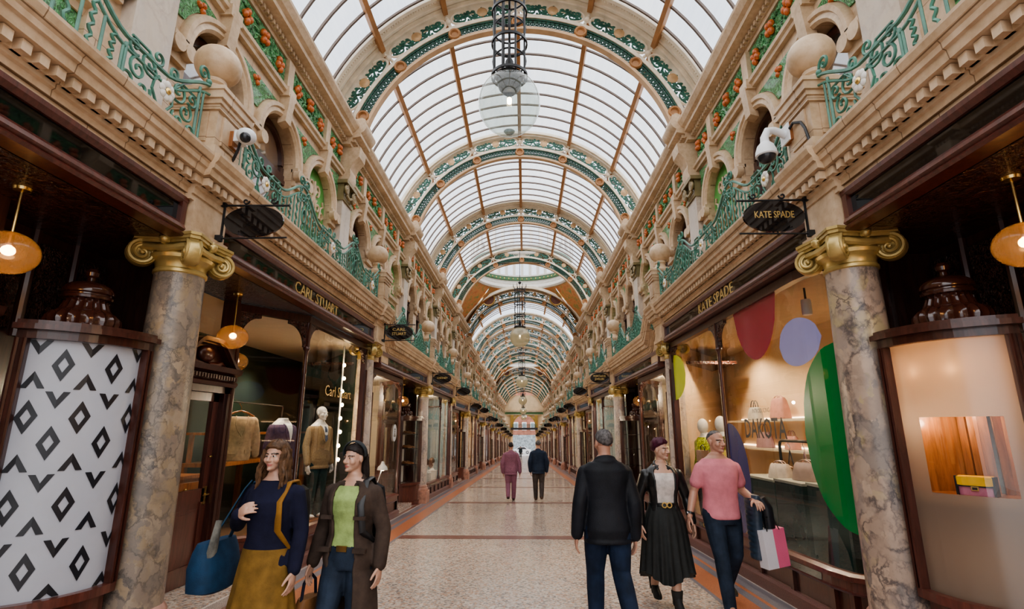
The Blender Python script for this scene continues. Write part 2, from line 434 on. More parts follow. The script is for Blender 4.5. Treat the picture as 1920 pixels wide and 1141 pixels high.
    for a, b in zip(bl, bl[1:]):
        a += .28 if a == 0 else .1; b -= .28 if b == BAY else .1
        mb = MB(); mb.box(UW - .03, UW, a, b, 7.05, 7.55)
        L = int((b - a) / .1)                                       # raised leaves
        for q in range(L * 4):
            y = R.uniform(a + .05, b - .05); z = R.uniform(7.1, 7.5); an = R.uniform(0, PI)
            mb.ell((UW - .035, y, z), (.03, .075, .03), 8, 5, 0, Matrix.Rotation(an, 3, 'X'))
        pn = B(V(mb), 'leaf_frieze', LEAF)
        mb = MB(); n = 3 if b - a > 1.3 else 2
        for q in range(n):
            y = a + (b - a) * (q + .5) / n; z = 7.3 + (.04 if q % 2 else -.04)
            for k in range(4):
                an = k * 1.57 + q; mb.ell((UW - .07, y + .065 * math.cos(an), z + .075 * math.sin(an)), (.055, .05, .062), 10, 7)
        B(V(mb), 'fruit_cluster', FRUIT, pn)
    # upper cornice
    cp = [(UW, 7.56), (UW - .06, 7.56), (UW - .07, 7.62), (UW - .1, 7.62), (UW - .1, 7.7), (UW - .2, 7.72), (UW - .28, 7.74), (UW - .28, 7.82), (UW - .34, 7.86), (UW - .4, 7.96), (UW - .4, 8.02), (UW + .5, 8.02), (UW + .5, 7.56)]
    mb = MB(); mb.prism(cp, 'y', 0, BAY)
    y = .34
    while y < BAY - .3:
        mb.box(UW - .16, UW - .08, y, y + .05, 7.63, 7.7); y += .1
    B(V(mb), 'cornice', STONE_P)
    # pilaster with scrolled capital, console and cornice break
    mb = MB(); mb.box(UW - .14, UW, -.27, .27, 3.4, 6.3); pil = B(V(mb), 'pilaster', PILM)
    mb = MB(); mb.box(UW - .17, UW, -.3, .3, 6.28, 6.34); mb.box(UW - .15, UW, -.27, .27, 6.34, 6.66); mb.box(UW - .24, UW, -.33, .33, 6.66, 6.74)
    for e in (-1, 1):
        pts = [(UW - .2, e * (.24 - (.11 * (1 - t / 22)) * math.sin(t * .62) * 1.0), 6.54 + .11 * (1 - t / 22) * math.cos(t * .62)) for t in range(20)]
        mb.tube(pts, .03, 6); mb.ell((UW - .19, e * .24, 6.54), (.05, .05, .05), 8, 6)
    mb.tube([(UW - .19, -.22, 6.42), (UW - .22, -.1, 6.36), (UW - .23, 0, 6.42), (UW - .22, .1, 6.36), (UW - .19, .22, 6.42)], .035, 6)
    B(V(mb), 'capital', M('bronzed_capital', (.30, .23, .12), .4, .2) if 'bronzed_capital' not in bpy.data.materials else bpy.data.materials['bronzed_capital'], pil)
    mb = MB(); mb.prism([(UW, 6.74), (UW - .2, 6.76), (UW - .24, 6.9), (UW - .22, 7.05), (UW - .28, 7.2), (UW - .4, 7.34), (UW - .42, 7.56), (UW, 7.56)], 'y', -.2, .2, sm=True)
    B(V(mb), 'console', STONE_P, ang=25)
    mb = MB(); mb.prism([(u - .17 if u < UW - .01 else u, z) for u, z in cp[:-2]] + [(UW + .5, 8.14), (UW - .5, 8.14)][::-1] + [(UW + .5, 7.56)], 'y', -.34, .34)
    for q in range(-3, 4): mb.box(UW - .33, UW - .25, q * .09 - .025, q * .09 + .025, 7.63, 7.7)
    mb.box(UW - .5, UW + .5, -.28, .28, 8.02, 8.2)
    mb.ell((UW - .38, -.16, 8.22), (.09, .07, .08), 8, 6); mb.ell((UW - .38, .16, 8.22), (.09, .07, .08), 8, 6); mb.ell((UW - .4, 0, 8.24), (.08, .07, .1), 8, 6)
    B(V(mb), 'arch_springer', STONE_P)
    # green tympanum over the third opening
    c = ARC[2]; mb = MB(); mb.prism([(c - AR, 5.42)] + [(c + AR, 5.42)] + arch_pts(c, AR, SPR), 'x', UW + .1, UW + .14)
    ty = B(V(mb), 'tympanum', GREENT)
    mb = MB(); O = UW + .085
    def sc(pts, r=.024): mb.tube([(O, c + a, 5.5 + b) for a, b in pts], r, 6)
    spi = lambda cx, cy, r0, a0, tn, s: [(cx + s * r0 * (1 - t / 26) * math.cos(a0 + tn * t / 20 * 2 * PI), cy + r0 * (1 - t / 26) * math.sin(a0 + tn * t / 20 * 2 * PI)) for t in range(21)]
    for s in (-1, 1):
        sc(spi(s * .13, .62, .13, -1.5, 1.1, s)); sc(spi(s * .2, .3, .12, 2, 1.2, s)); sc(spi(s * .4, .17, .1, 0, 1.2, s)); sc([(s * .06, .05), (s * .1, .25), (s * .02, .45), (s * .1, .6)], .03)
        sc([(s * .3, .1), (s * .36, .35), (s * .46, .4), (s * .42, .5)])
    sc([(0, .05), (0, .75)], .03); B(V(mb), 'tympanum_scrollwork', STONE_P, ty)
    mb = MB(); mb.prism([(UW + .2, 5.24), (UW + .04, 5.24), (UW + .02, 5.3), (UW - .05, 5.34), (UW - .06, 5.42), (UW + .2, 5.42)], 'y', c - AR, c + AR)
    mb.box(UW + .06, UW + .2, c - AR, c + AR, 5.0, 5.24, 1); mb.box(UW + .05, UW + .2, c - AR, c - AR + .16, 4.3, 5.0); mb.box(UW + .05, UW + .2, c + AR - .16, c + AR, 4.3, 5.0)
    B(V(mb), 'transom_panel', [STONE_P, LEAF], ty)
    # windows
    for k, cc in enumerate(ARC):
        MEANDER[0] += 1
        wn = thing('window_%d' % MEANDER[0], None, None, (side * (UW + .2), yb + cc, 4.3 + dz), kind='structure')
        mb = MB(); u0, u1 = UW + .17, UW + .27
        if k < 2:
            r2 = AR - .09
            for rr, uu in ((AR, u0), (AR - .06, u0 - .04)):
                ring_arch(mb, cc, SPR, [(rr, u1), (rr, uu), (rr - .07, uu), (rr - .07, u1)])
            for e in (-1, 1): mb.box(u0 - .02, u1, cc + e * (AR - .05) - .06, cc + e * (AR - .05) + .06, 4.3, SPR)
            mb.box(u0 - .06, u1, cc - AR, cc + AR, SPR - .32, SPR - .24); mb.box(u0 - .04, u1, cc - AR, cc + AR, SPR - .24, SPR - .14)
            mb.box(u0, u1, cc - AR, cc + AR, 4.3, 4.42)
            pane = [(cc - r2, 4.4), (cc + r2, 4.4)] + arch_pts(cc, r2, SPR)
        else:
            for e in (-1, 1): mb.box(u0 - .02, u1, cc + e * .38 - .05, cc + e * .38 + .05, 4.3, 5.0)
            mb.box(u0 - .02, u1, cc - .42, cc + .42, 4.93, 5.02); mb.box(u0 - .02, u1, cc - .42, cc + .42, 4.3, 4.4)
            pane = [(cc - .38, 4.38), (cc + .38, 4.38), (cc + .38, 4.95), (cc - .38, 4.95)]
        mb.v = [(x, y + yb, z + dz) for x, y, z in mb.v]; mb.build('window_frame', MAHO, wn, side=side)
        mb = MB(); mb.prism(pane, 'x', UW + .2, UW + .22); mb.v = [(x, y + yb, z + dz) for x, y, z in mb.v]; mb.build('window_pane', PANEU, wn, side=side)
    return w
PB = Y0 + .05
def sect(y):
    """height drop of the roof after each of the two domes"""
    return 0. if y < 33.5 else (-.8 if y < 36.5 else (-1.15 if y < 68.5 else -2.0))
WBP = {}
def wall_copy(side, yb, dz):
    if side not in WBP:
        n0 = MEANDER[0]; before = set(o.name for o in COL.objects)
        w = wall_bay(side, yb, dz)
        tops = [o for o in COL.objects if o.name not in before and o.parent is None]
        WBP[side] = (tops, yb, dz); return
    tops, y0, d0 = WBP[side]
    for o in tops:
        c = dup(o, (0, yb - y0, dz - d0))
        if o.name.startswith('window'):
            MEANDER[0] += 1; c.name = 'window_%d' % MEANDER[0]
NBAY = int((YEND - PB) / BAY) + 1
for s in (-1, 1):
    for n in range(-1, NBAY):
        yb = PB + n * BAY
        wall_copy(s, yb, sect(yb + 2))

# ------------------------------------------------------------------ roof
ZC, RG = 7.1, 4.38
NODE = [math.radians(23.3 * k) for k in range(-3, 4)]
AMAX = math.radians(76)
def polar(a, r, y, zc=ZC): return (r * math.sin(a), y, zc + r * math.cos(a))
def ringbeam(mb, r0, r1, y0, y1, mi=0, n=56, amax=AMAX):
    rings = []
    for i in range(n + 1):
        a = -amax + 2 * amax * i / n
        rings.append([polar(a, r0, y0), polar(a, r1, y0), polar(a, r1, y1), polar(a, r0, y1)])
    mb.loft(rings, mi, False)
def skylight_mat():
    m = bpy.data.materials.new('roof_glass'); m.use_nodes = True; t = m.node_tree; t.nodes.clear()
    out = t.nodes.new('ShaderNodeOutputMaterial'); tr = t.nodes.new('ShaderNodeBsdfTransparent'); tl = t.nodes.new('ShaderNodeBsdfTranslucent')
    p = pos(t, 1, (.5, .5, .5)); c = ramp(t, noise(t, p, 1.1, 5), [(.3, (.86, .89, .94)), (.6, (.97, .97, .97))])
    c = mix(t, .3, c, ramp(t, noise(t, pos(t, 1, (6, .6, 6)), 1.5, 4), [(.35, (.75, .78, .82)), (.6, (1, 1, 1))]), 'MULTIPLY')
    t.links.new(c, tr.inputs[0]); tl.inputs[0].default_value = (.9, .92, .95, 1)
    mx = t.nodes.new('ShaderNodeMixShader'); mx.inputs[0].default_value = .12
    t.links.new(tr.outputs[0], mx.inputs[1]); t.links.new(tl.outputs[0], mx.inputs[2]); t.links.new(mx.outputs[0], out.inputs[0])
    return m
ROOFG = skylight_mat()
def spiral2(cx, cy, r0, a0, turns, s=1, n=18, k=.85):
    return [(cx + s * r0 * (1 - k * t / n) * math.cos(a0 + turns * 2 * PI * t / n), cy + r0 * (1 - k * t / n) * math.sin(a0 + turns * 2 * PI * t / n)) for t in range(n + 1)]
def roof_arch(y, wide):
    t = thing('roof_arch', 'x', 'roof arch', (0, y, ZC), 'openwork arches carrying the glass roof')
    mb = MB(); ringbeam(mb, 4.28, 4.4, y - .12, y + .2); ringbeam(mb, 4.33, 4.42, y - .2, y - .1)
    mb.build('outer_rib', CREAM, t)
    if wide:
        mb = MB(); ringbeam(mb, 4.36, 4.5, y - .52, y - .1); ringbeam(mb, 4.31, 4.40, y - .58, y - .49); ringbeam(mb, 4.33, 4.38, y - .3, y - .24)
        for i in range(170): mb.ell(polar(-AMAX + 2 * AMAX * (i + .5) / 170, 4.335, y - .45), .03, 6, 4)
        mb.build('wide_soffit', CREAM_LIFTED, t)
    mb = MB(); ringbeam(mb, 3.83, 3.92, y - .06, y + .06); mb.build('middle_rib', CREAM, t)
    mb = MB(); ringbeam(mb, 3.50, 3.57, y - .08, y + .08); mb.build('inner_rib', TANRIB, t)
    # dark green lattice between inner and middle rib
    mb = MB(); N = 96
    for i in range(N):
        a0 = -AMAX + 2 * AMAX * i / N; a1 = -AMAX + 2 * AMAX * (i + 1) / N; am = (a0 + a1) / 2
        for p, q in (((a0, 3.58), (a1, 3.82)), ((a0, 3.82), (a1, 3.58))):
            mb.tube([polar(p[0], p[1], y), polar(q[0], q[1], y)], .017, 4)
        mb.tube([polar(a0, 3.58, y), polar(a0, 3.82, y)], .016, 4)
        mb.tube([polar(am + .013 * math.cos(q), 3.70 + .05 * math.sin(q), y - .02) for q in [2 * PI * k / 6 for k in range(6)]], .013, 4, 0, True)
    ringbeam(mb, 3.57, 3.615, y - .03, y + .03, n=48); ringbeam(mb, 3.79, 3.83, y - .03, y + .03, n=48)
    mb.build('lattice_band', IROND, t)
    for a in NODE:
        mb = MB(); sub = MB(); sub.lathe([(.0, -.06), (.06, -.05), (.085, -.02), (.1, .02), (.13, .03), (.15, 0), (.15, -.13)], n=16)
        c = polar(a, 3.69, y)
        for e in (-1, 1): mb.join(sub, lambda p: (c[0] + p[0] * e, c[1] - e * (.08 + p[2]), c[2] + p[1]))
        mb.build('rosette', RIBM, t)
        mb = MB()
        for q in (-1, 1):
            mb.tube([polar(a + q * (.018 + .075 * (1 - math.cos(k)) ), 4.11 + .17 * math.sin(k), y) for k in [-1.45 + 2.9 * i / 8 for i in range(9)]], .03, 6)
        mb.ell(polar(a, 4.11, y), (.075, .08, .075), 10, 6)
        for e in (-1, 1): mb.ell(polar(a, 4.11 + e * .12, y), (.04, .05, .04), 8, 6)
        mb.build('node', CREAM, t)
    W = math.radians(23.3) / 2
    for k in range(-4, 4):
        ac = math.radians(23.3) * (k + .5)
        if abs(ac) > 1.4: ac = math.copysign(math.radians(73.2), ac); half = .048
        else: half = W - .036
        def m2(p): return polar(ac + p[0] * half, 4.105 + p[1] * .155, y)
        mb = MB(); mg = MB()
        if half > .1:
            for s in (-1, 1):
                for cx, cy, r0, a0, tn in ((.34, .1, .62, 3.6, 1.4), (.72, -.3, .55, 1.2, -1.3), (.2, -.55, .4, 1.0, 1.1), (.84, .45, .45, 4.0, 1.1), (.5, .7, .3, 0, -1.0), (.5, -.7, .3, 2, 1.0), (.97, -.1, .34, 2, 1.), (.93, -.6, .3, 0, 1.), (.06, .6, .3, 2, 1.), (.08, -.75, .25, 4, 1.)):
                    mb.tube([m2((s * (cx + (x - cx) * .36), yv)) for x, yv in spiral2(cx, cy, r0, a0, tn, 1, 14)], [.028 - .012 * i / 14 for i in range(15)], 4)
                mb.tube([m2((s * x, yv)) for x, yv in ((.05, -.8), (.3, -.75), (.55, .2), (.8, .1), (.95, .4))], .026, 4)
                for x, yv in ((.6, .0), (.3, .6), (.85, -.1), (.2, -.2), (.7, .55)): mb.ell(m2((s * x, yv)), (.055, .014, .035), 6, 4)
            sub = MB(); sub.lathe([(0, .03), (.065, .035), (.11, .015), (.125, -.02)], n=14, flute=(-1, 1, 14, .12))
            for e in (-1, 1):
                c = m2((0, .05)); mg.join(sub, lambda p: (c[0] + p[0] * e, c[1] - e * p[2], c[2] + p[1]))
        else:
            for s in (-1, 1):
                mb.tube([m2((s * x, yv)) for x, yv in spiral2(.4, .3, .5, 3.6, 1.2, 1, 12)], .018, 4)
                mb.tube([m2((s * x, yv)) for x, yv in spiral2(.4, -.4, .5, 2.6, -1.2, 1, 12)], .018, 4)
        pn = mb.build('scroll_panel', IRONR, t)
        if mg.v: mg.build('shell_boss', SHELLG, pn)
    return t
TANRIB = M('tan_rib_paint', (.60, .40, .24), .5, var=.12, vs=3); CREAM_LIFTED = M('lifted_soffit_cream', (.86, .77, .63), .5, var=.06, vs=4); IRONR = M('roof_scroll_green', (.045, .165, .12), .4, var=.3, vs=5); SHELLG = M('shell_gold', (.60, .40, .22), .4, .2)  # soffit cream is a copy painted lighter to offset its dim underside
def roof_bay(y0, y1):
    t = thing('ceiling', None, None, (0, y0, ZC), kind='structure')
    mb = MB(); n = 42; am = math.radians(79)
    rings = [[polar(-am + 2 * am * i / n, RG, y0), polar(-am + 2 * am * i / n, RG, y1)] for i in range(n + 1)]
    mb.loft(rings, 0, True, caps=False, closed=False); mb.build('roof_pane', ROOFG, t)
    for a in NODE:
        mb = MB(); d = .055 / 4.25
        rings = [[polar(a - d, 4.22, yy), polar(a - d, RG - .01, yy), polar(a + d, RG - .01, yy), polar(a + d, 4.22, yy)] for yy in (y0, y1)]
        mb.loft(rings, 0, False); mb.build('purlin', RIBM, t)
    k = int((y1 - y0) / .6)
    for i in range(1, k + 1):
        yy = y0 + (y1 - y0) * i / (k + 1)
        mb = MB(); ringbeam(mb, RG - .06, RG - .012, yy - .022, yy + .022, n=42, amax=am); mb.build('glazing_bar', BARM, t)
    return t
ARCHY = [Y0 + BAY * n for n in range(-1, NBAY + 1) if Y0 + BAY * n < YEND + 1]
DOMES = [(Y0 + BAY * 4, Y0 + BAY * 5), (Y0 + BAY * 10, Y0 + BAY * 11)]
RA = {}
AN = 0
for y in ARCHY:
    dz = sect(y + .5)
    lab = 'green and cream openwork roof arch, %s of the row counting from the camera' % ORD[max(0, AN - 2)]
    if y < Y0 + 1: lab = 'openwork roof arch %s' % ('overhead above the camera' if y > 0 else 'behind the camera')
    wide = AN % 2 == 0
    if wide not in RA: a_ = roof_arch(y, wide); a_['label'] = lab; RA[wide] = (a_, y)
    else: dup(RA[wide][0], (0, y - RA[wide][1], dz), lab)
    AN += 1
rb = None
for ya, yb_ in zip(ARCHY, ARCHY[1:]):
    if any(abs(ya - d[0]) < .1 for d in DOMES): continue
    dz = sect(ya + .5)
    if rb is None: rb = roof_bay(ya + .1, yb_ - .1); rby = ya
    else: dup(rb, (0, ya - rby, dz))
# ------------------------------------------------------------------ domes
def mosaic_mat():
    m, t, b = nt('pendentive_mosaic'); p = pos(t)
    c = ramp(t, noise(t, p, 3.5, 5, .6), [(.32, (.55, .19, .08)), (.5, (.66, .32, .13)), (.6, (.48, .3, .1)), (.7, (.2, .32, .14))])
    t.links.new(c, b.inputs['Base Color']); b.inputs['Roughness'].default_value = .5; return m
MOS = mosaic_mat(); DRUMG = M('drum_green', (.08, .2, .09), .5)
def dome(ya, yb, lab):
    yc = (ya + yb) / 2; z1 = sect(yb + .5); z0 = sect(ya + .5); RR = 2.95; ZR = 11.48 + z1
    t = thing('dome', lab, 'dome', (0, yc, ZR))
    for e, yy, zo in ((-1, ya + .2, z0), (1, yb - .2, z1)):
        mb = MB(); A = []; Bq = []
        for i in range(41):
            th = -AMAX + 2 * AMAX * i / 40; ph = th * (PI / 4) / AMAX
            A.append(polar(th, 4.3, yy, ZC + zo)); Bq.append((RR * math.sin(ph), yc + e * RR * math.cos(ph), ZR))
        mb.loft([A, Bq] if e < 0 else [Bq, A], 0, True, caps=False, closed=False)
        pd = mb.build('pendentive', MOS, t)
        for sx in (-1, 1):                                             # painted medallion: a ring with a dark field
            mb = MB(); th = sx * .78; a = Vector(polar(th, 4.3, yy, ZC + zo)); ph = th * (PI / 4) / AMAX; b = Vector((RR * math.sin(ph), yc + e * RR * math.cos(ph), ZR))
            c = a.lerp(b, .45); d = (b - a).normalized(); x = Vector((1, 0, 0)) - d * d.x; x.normalize(); nn = x.cross(d)
            if nn.y * e > 0: nn = -nn
            mb.tube([c + nn * .03 + .42 * (math.cos(q) * x + math.sin(q) * d) for q in [2 * PI * k / 20 for k in range(20)]], .05, 5, 0, True)
            mb.add([c + nn * .03 + .4 * (math.cos(q) * x + math.sin(q) * d) for q in [2 * PI * k / 20 for k in range(20)]], [list(range(20))], 1)
            mb.build('medallion', [GOLDL, M('medallion_field', (.22, .1, .08), .6)], pd)
    for sx in (-1, 1):
        A = []; Mq = []; Bq = []
        for i in range(21):
            yy = ya + .2 + (yb - ya - .4) * i / 20; ph = PI / 4 + PI / 2 * i / 20
            A.append((sx * 4.17, yy, 8.0 + z1)); Mq.append((sx * 4.1, yy, 8.9 + z1 + .9 * math.sin(PI * i / 20))); Bq.append((sx * RR * math.sin(ph), yc - RR * math.cos(ph), ZR))
        mb = MB(); mb.loft([A, Mq], 0, True, caps=False, closed=False); mb.build('side_wall', STONE, t)
        mb = MB(); mb.loft([Mq, Bq], 0, True, caps=False, closed=False); mb.build('side_pendentive', MOS, t)
    mb = MB(); mb.lathe([(RR + .35, -.1), (RR - .05, -.02), (RR - .12, .08), (RR - .08, .22), (RR + .02, .3), (RR - .02, .42), (RR + .1, .5), (RR + .1, .62)], (0, yc, ZR), 64, caps=False); mb.build('plaster_ring', WHITE, t)
    mb = MB(); mb.lathe([(RR + .1, .62), (RR - .02, .64), (RR - .02, .8), (RR + .12, .84), (RR + .12, .86)], (0, yc, ZR), 64, caps=False)
    for i in range(60):
        a = 2 * PI * i / 60; c = (RR * .99) ; mb.ell((c * math.sin(a), yc + c * math.cos(a), ZR + .72), (.05, .05, .05), 6, 4, 1)
    mb.build('gilt_band', [DRUMG, GOLDL], t)
    mb = MB(); mb.lathe([(RR + .12, .86), (RR + .05, .9), (RR + .05, 1.0), (RR + .16, 1.02)], (0, yc, ZR), 64, caps=False); mb.lathe([(RR + .16, 2.2), (RR + .0, 2.24), (RR + .1, 2.5), (RR - .2, 2.6)], (0, yc, ZR), 48, caps=False)
    for i in range(36):
        a = 2 * PI * i / 36; c = Vector(((RR + .18) * math.sin(a), yc + (RR + .18) * math.cos(a), ZR + 1.6))
        r_ = Vector((math.sin(a), math.cos(a), 0)); mb.obox(c, r_ * .06, Vector((r_.y, -r_.x, 0)) * .09, (0, 0, .62))
    mb.build('drum', WHITE, t)
    mb = MB(); mb.lathe([(RR + .24, 1.0), (RR + .24, 2.2)], (0, yc, ZR), 48, caps=False); mb.lathe([(RR - .18, 2.6), (RR - .6, 3.2), (1.2, 3.9), (.0, 4.2)], (0, yc, ZR), 48, caps=False); mb.build('drum_window', ROOFG, t)  # cap cone above the drum windows is glazed to let daylight brighten the dome
dome(*DOMES[0], 'white ringed dome with orange mosaic corners beyond the fourth roof arch')
dome(*DOMES[1], 'smaller looking far dome with mosaic corners deep in the arcade')
# ------------------------------------------------------------------ columns
def column(side, y, u, rb_, rt, zcap, mat=None):
    zf = fz(y); zb = zf + (.36 if rb_ > .2 else .5)
    t = thing('marble_column', 'x', 'column', (side * u, y, zf), 'marble columns between the shopfronts')
    B = lambda mb, n, m, p=t, ang=35: mb.build(n, m, p, side=side, ang=ang)
    zt = zcap - .3
    mb = MB(); prof = []
    for i in range(15):
        k = i / 14; prof.append((rb_ + (rt - rb_) * (k ** 1.4), zb + (zt - zb) * k))
    mb.lathe(prof, (u, y, 0), 40); B(mb, 'shaft', mat or (MARBLE if side > 0 else MARBLE2))
    mb = MB(); w = rb_ * 1.32
    mb.box(u - w, u + w, y - w, y + w, zf - .02, zb - .16)
    mb.lathe([(rb_ * 1.28, zb - .16), (rb_ * 1.32, zb - .12), (rb_ * 1.25, zb - .075), (rb_ * 1.12, zb - .065), (rb_ * 1.14, zb - .03), (rb_ * 1.06, zb), (rb_, zb + .015)], (u, y, 0), 36)
    B(mb, 'base', PINKST)
    # gilded capital with four corner scrolls
    mb = MB(); r = rt
    mb.lathe([(r * 1.0, zt - .03), (r * 1.07, zt - .02), (r * 1.07, zt + .005), (r * 1.0, zt + .02), (r * 1.02, zt + .06), (r * 1.1, zt + .08), (r * 1.25, zt + .1), (r * 1.3, zt + .13), (r * 1.15, zt + .17), (r * 1.1, zt + .26)], (u, y, 0), 32)
    cap = B(mb, 'capital', GOLD)
    ab = []
    W = r * 1.95
    for k in range(4):
        a = PI / 4 + k * PI / 2
        for d, rr in ((-.1, W * 1.0), (.1, W * 1.0), (.5, W * .74), (PI / 4, W * .66), (PI / 2 - .5, W * .74)):
            ab.append((u + rr * math.cos(a + d), y + rr * math.sin(a + d)))
    mb = MB(); mb.prism(ab, 'z', zt + .245, zt + .275); mb.prism([(u + (p - u) * .94, y + (q - y) * .94) for p, q in ab], 'z', zt + .22, zt + .245)
    mb.prism([(u + (p - u) * 1.04, y + (q - y) * 1.04) for p, q in ab], 'z', zt + .275, zt + .3)
    B(mb, 'abacus', GOLD, cap)
    for k in range(4):
        a = PI / 4 + k * PI / 2; d = Vector((math.cos(a), math.sin(a), 0)); nrm = Vector((-d.y, d.x, 0)); zz = Vector((0, 0, 1))
        rv = .115 * (r / .2) ** .6; c = Vector((u, y, zt + .245 - rv)) + d * (W * .80)
        mb = MB(); sub = MB(); sub.lathe([(0, -.03), (rv * .7, -.035), (rv * .95, -.05), (rv, -.03), (rv, .03), (rv * .95, .05), (rv * .7, .035), (0, .03)], n=24)
        mb.join(sub, lambda p: c + d * p[0] + zz * p[1] + nrm * p[2] * (r / .2))
        for e in (-1, 1):
            pts = []
            for i in range(44):
                q = i / 43; an = 2.2 - q * 2 * PI * 2.3; rr = rv * (1 - .9 * q)
                pts.append(c + d * rr * math.cos(an) + zz * rr * math.sin(an) + nrm * e * (.045 + .012 * q) * (r / .2))
            mb.tube(pts, [.017 * (1.1 - .5 * i / 43) for i in range(44)], 6)
            mb.ell(c + nrm * e * .05 * (r / .2), (.02,) * 3, 8, 6)
        mb.tube([Vector((u, y, zt + .2)) + d * r * 1.0, Vector((u, y, zt + .22)) + d * (W * .55), c + zz * rv * .95 - d * .02], [.04, .045, .04], 8)
        B(mb, 'volute', GOLD, cap)
    mb = MB()
    for k in range(4):                                   # twisted rolls and a flower on each face
        a = k * PI / 2; d = Vector((math.cos(a), math.sin(a), 0)); n_ = Vector((-d.y, d.x, 0)); c = Vector((u, y, zt + .17)) + d * r * 1.22
        pts = [c + n_ * (r * 1.1 * q) + Vector((0, 0, .02 * abs(q))) for q in (-1, -.66, -.33, 0, .33, .66, 1)]
        mb.tube(pts, [.03, .036, .03, .042, .03, .036, .03], 8)
        f = Vector((u, y, zt + .25)) + d * r * 1.32
        mb.ell(f, (.045, .045, .045), 10, 6)
        for q in range(5): mb.ell(f + n_ * .035 * math.cos(q * 1.26) + Vector((0, 0, .035 * math.sin(q * 1.26))), (.022,) * 3, 6, 4)
    B(mb, 'egg_moulding', GOLD, cap)
    return t
# ------------------------------------------------------------------ stone entablature of one cell
CP = [(3.2, 3.55), (2.86, 3.55), (2.86, 3.60), (2.84, 3.60), (2.84, 3.65), (2.82, 3.66), (2.82, 3.69), (2.80, 3.69), (2.80, 3.76), (2.72, 3.77), (2.71, 3.83), (2.69, 3.84), (2.685, 3.88), (2.66, 3.91), (2.645, 3.955), (2.645, 3.98), (3.9, 3.98), (3.9, 3.93), (3.2, 3.93)]
TRIM = [0]
def entablature(side):
    TRIM[0] += 1
    t = thing('trim_%d' % TRIM[0], None, None, (side * 2.9, Y0, 3.55), kind='structure')
    B = lambda mb, n, m, p=t, ang=20: mb.build(n, m, p, side=side, ang=ang)
    mb = MB(); st = [-5.62 + .06 * i for i in range(16)] + [-4.6, 0, 6.15]
    dzf = lambda v: STEP * (1 - ss(-5.45, -4.85, v))
    mb.loft([[(u, Y0 + v, z + dzf(v)) for u, z in CP] for v in st], 0, False)
    B(mb, 'cornice', STONE)
    mb = MB(); v = -4.85
    while v < 6.1:
        mb.box(2.745, 2.82, Y0 + v, Y0 + v + .062, 3.69, 3.76); v += .115
    B(mb, 'dentil_course', STONE_P)
    mb = MB(); mb.prism([(Y0 - 5.7, 3.3), (Y0 - 4.8, 3.3), (Y0 - 4.8, 3.6), (Y0 - 5.2, 3.85), (Y0 - 5.7, 4.0)], 'x', 2.88, 3.0)
    B(mb, 'ramp_infill', STONE_P)
    for v in (0, 5.85):
        mb = MB(); mb.box(2.80, 3.3, Y0 + v - .25, Y0 + v + .25, 3.3, 3.7); mb.box(2.77, 3.3, Y0 + v - .28, Y0 + v + .28, 3.24, 3.3)
        mb.box(2.83, 3.3, Y0 + v - .22, Y0 + v + .22, 3.2, 3.26)
        mb.prism([(u - .055 if u < 3 else u, z + (.006 if z > 3.6 else 0)) for u, z in CP], 'y', Y0 + v - .3, Y0 + v + .3)
        for q in range(-2, 3): mb.box(2.69, 2.76, Y0 + v + q * .115 - .031, Y0 + v + q * .115 + .031, 3.69, 3.76)
        B(mb, 'pier_block', STONE_P)
    return t
def stone_pier(side, v, lab):
    u, y = 2.94, Y0 + v
    t = thing('stone_pier', 'x', 'pier', (side * u, y, 3.98), 'balcony piers topped with stone balls')
    mb = MB()
    mb.box(u - .26, u + .26, y - .26, y + .26, 3.95, 4.1); mb.box(u - .21, u + .21, y - .21, y + .21, 4.1, 4.5)
    mb.box(u - .225, u - .205, y - .13, y + .13, 4.16, 4.46, 0); mb.box(u - .13, u + .13, y - .225, y - .205, 4.16, 4.46, 0)
    for d, a, b in ((.235, 4.48, 4.53), (.25, 4.53, 4.58), (.27, 4.58, 4.66), (.285, 4.66, 4.7)): mb.box(u - d, u + d, y - d, y + d, a, b)
    mb.box(u + .2, u + .74, y - .12, y + .12, 3.95, 4.5)
    mb.build('pedestal', STONE, t, side=side)
    mb = MB(); mb.lathe([(.26, 4.7), (.25, 4.74), (.2, 4.77), (.13, 4.79), (.1, 4.83), (.095, 4.87), (.115, 4.89), (.1, 4.91), (.1, 4.94)], (u, y, 0), 28); mb.build('finial_neck', STONE_P, t, side=side)
    mb = MB(); mb.ell((u, y, 5.12), (.215, .215, .2), 28, 16); mb.build('ball_finial', STONE_P, t, side=side)
    return t
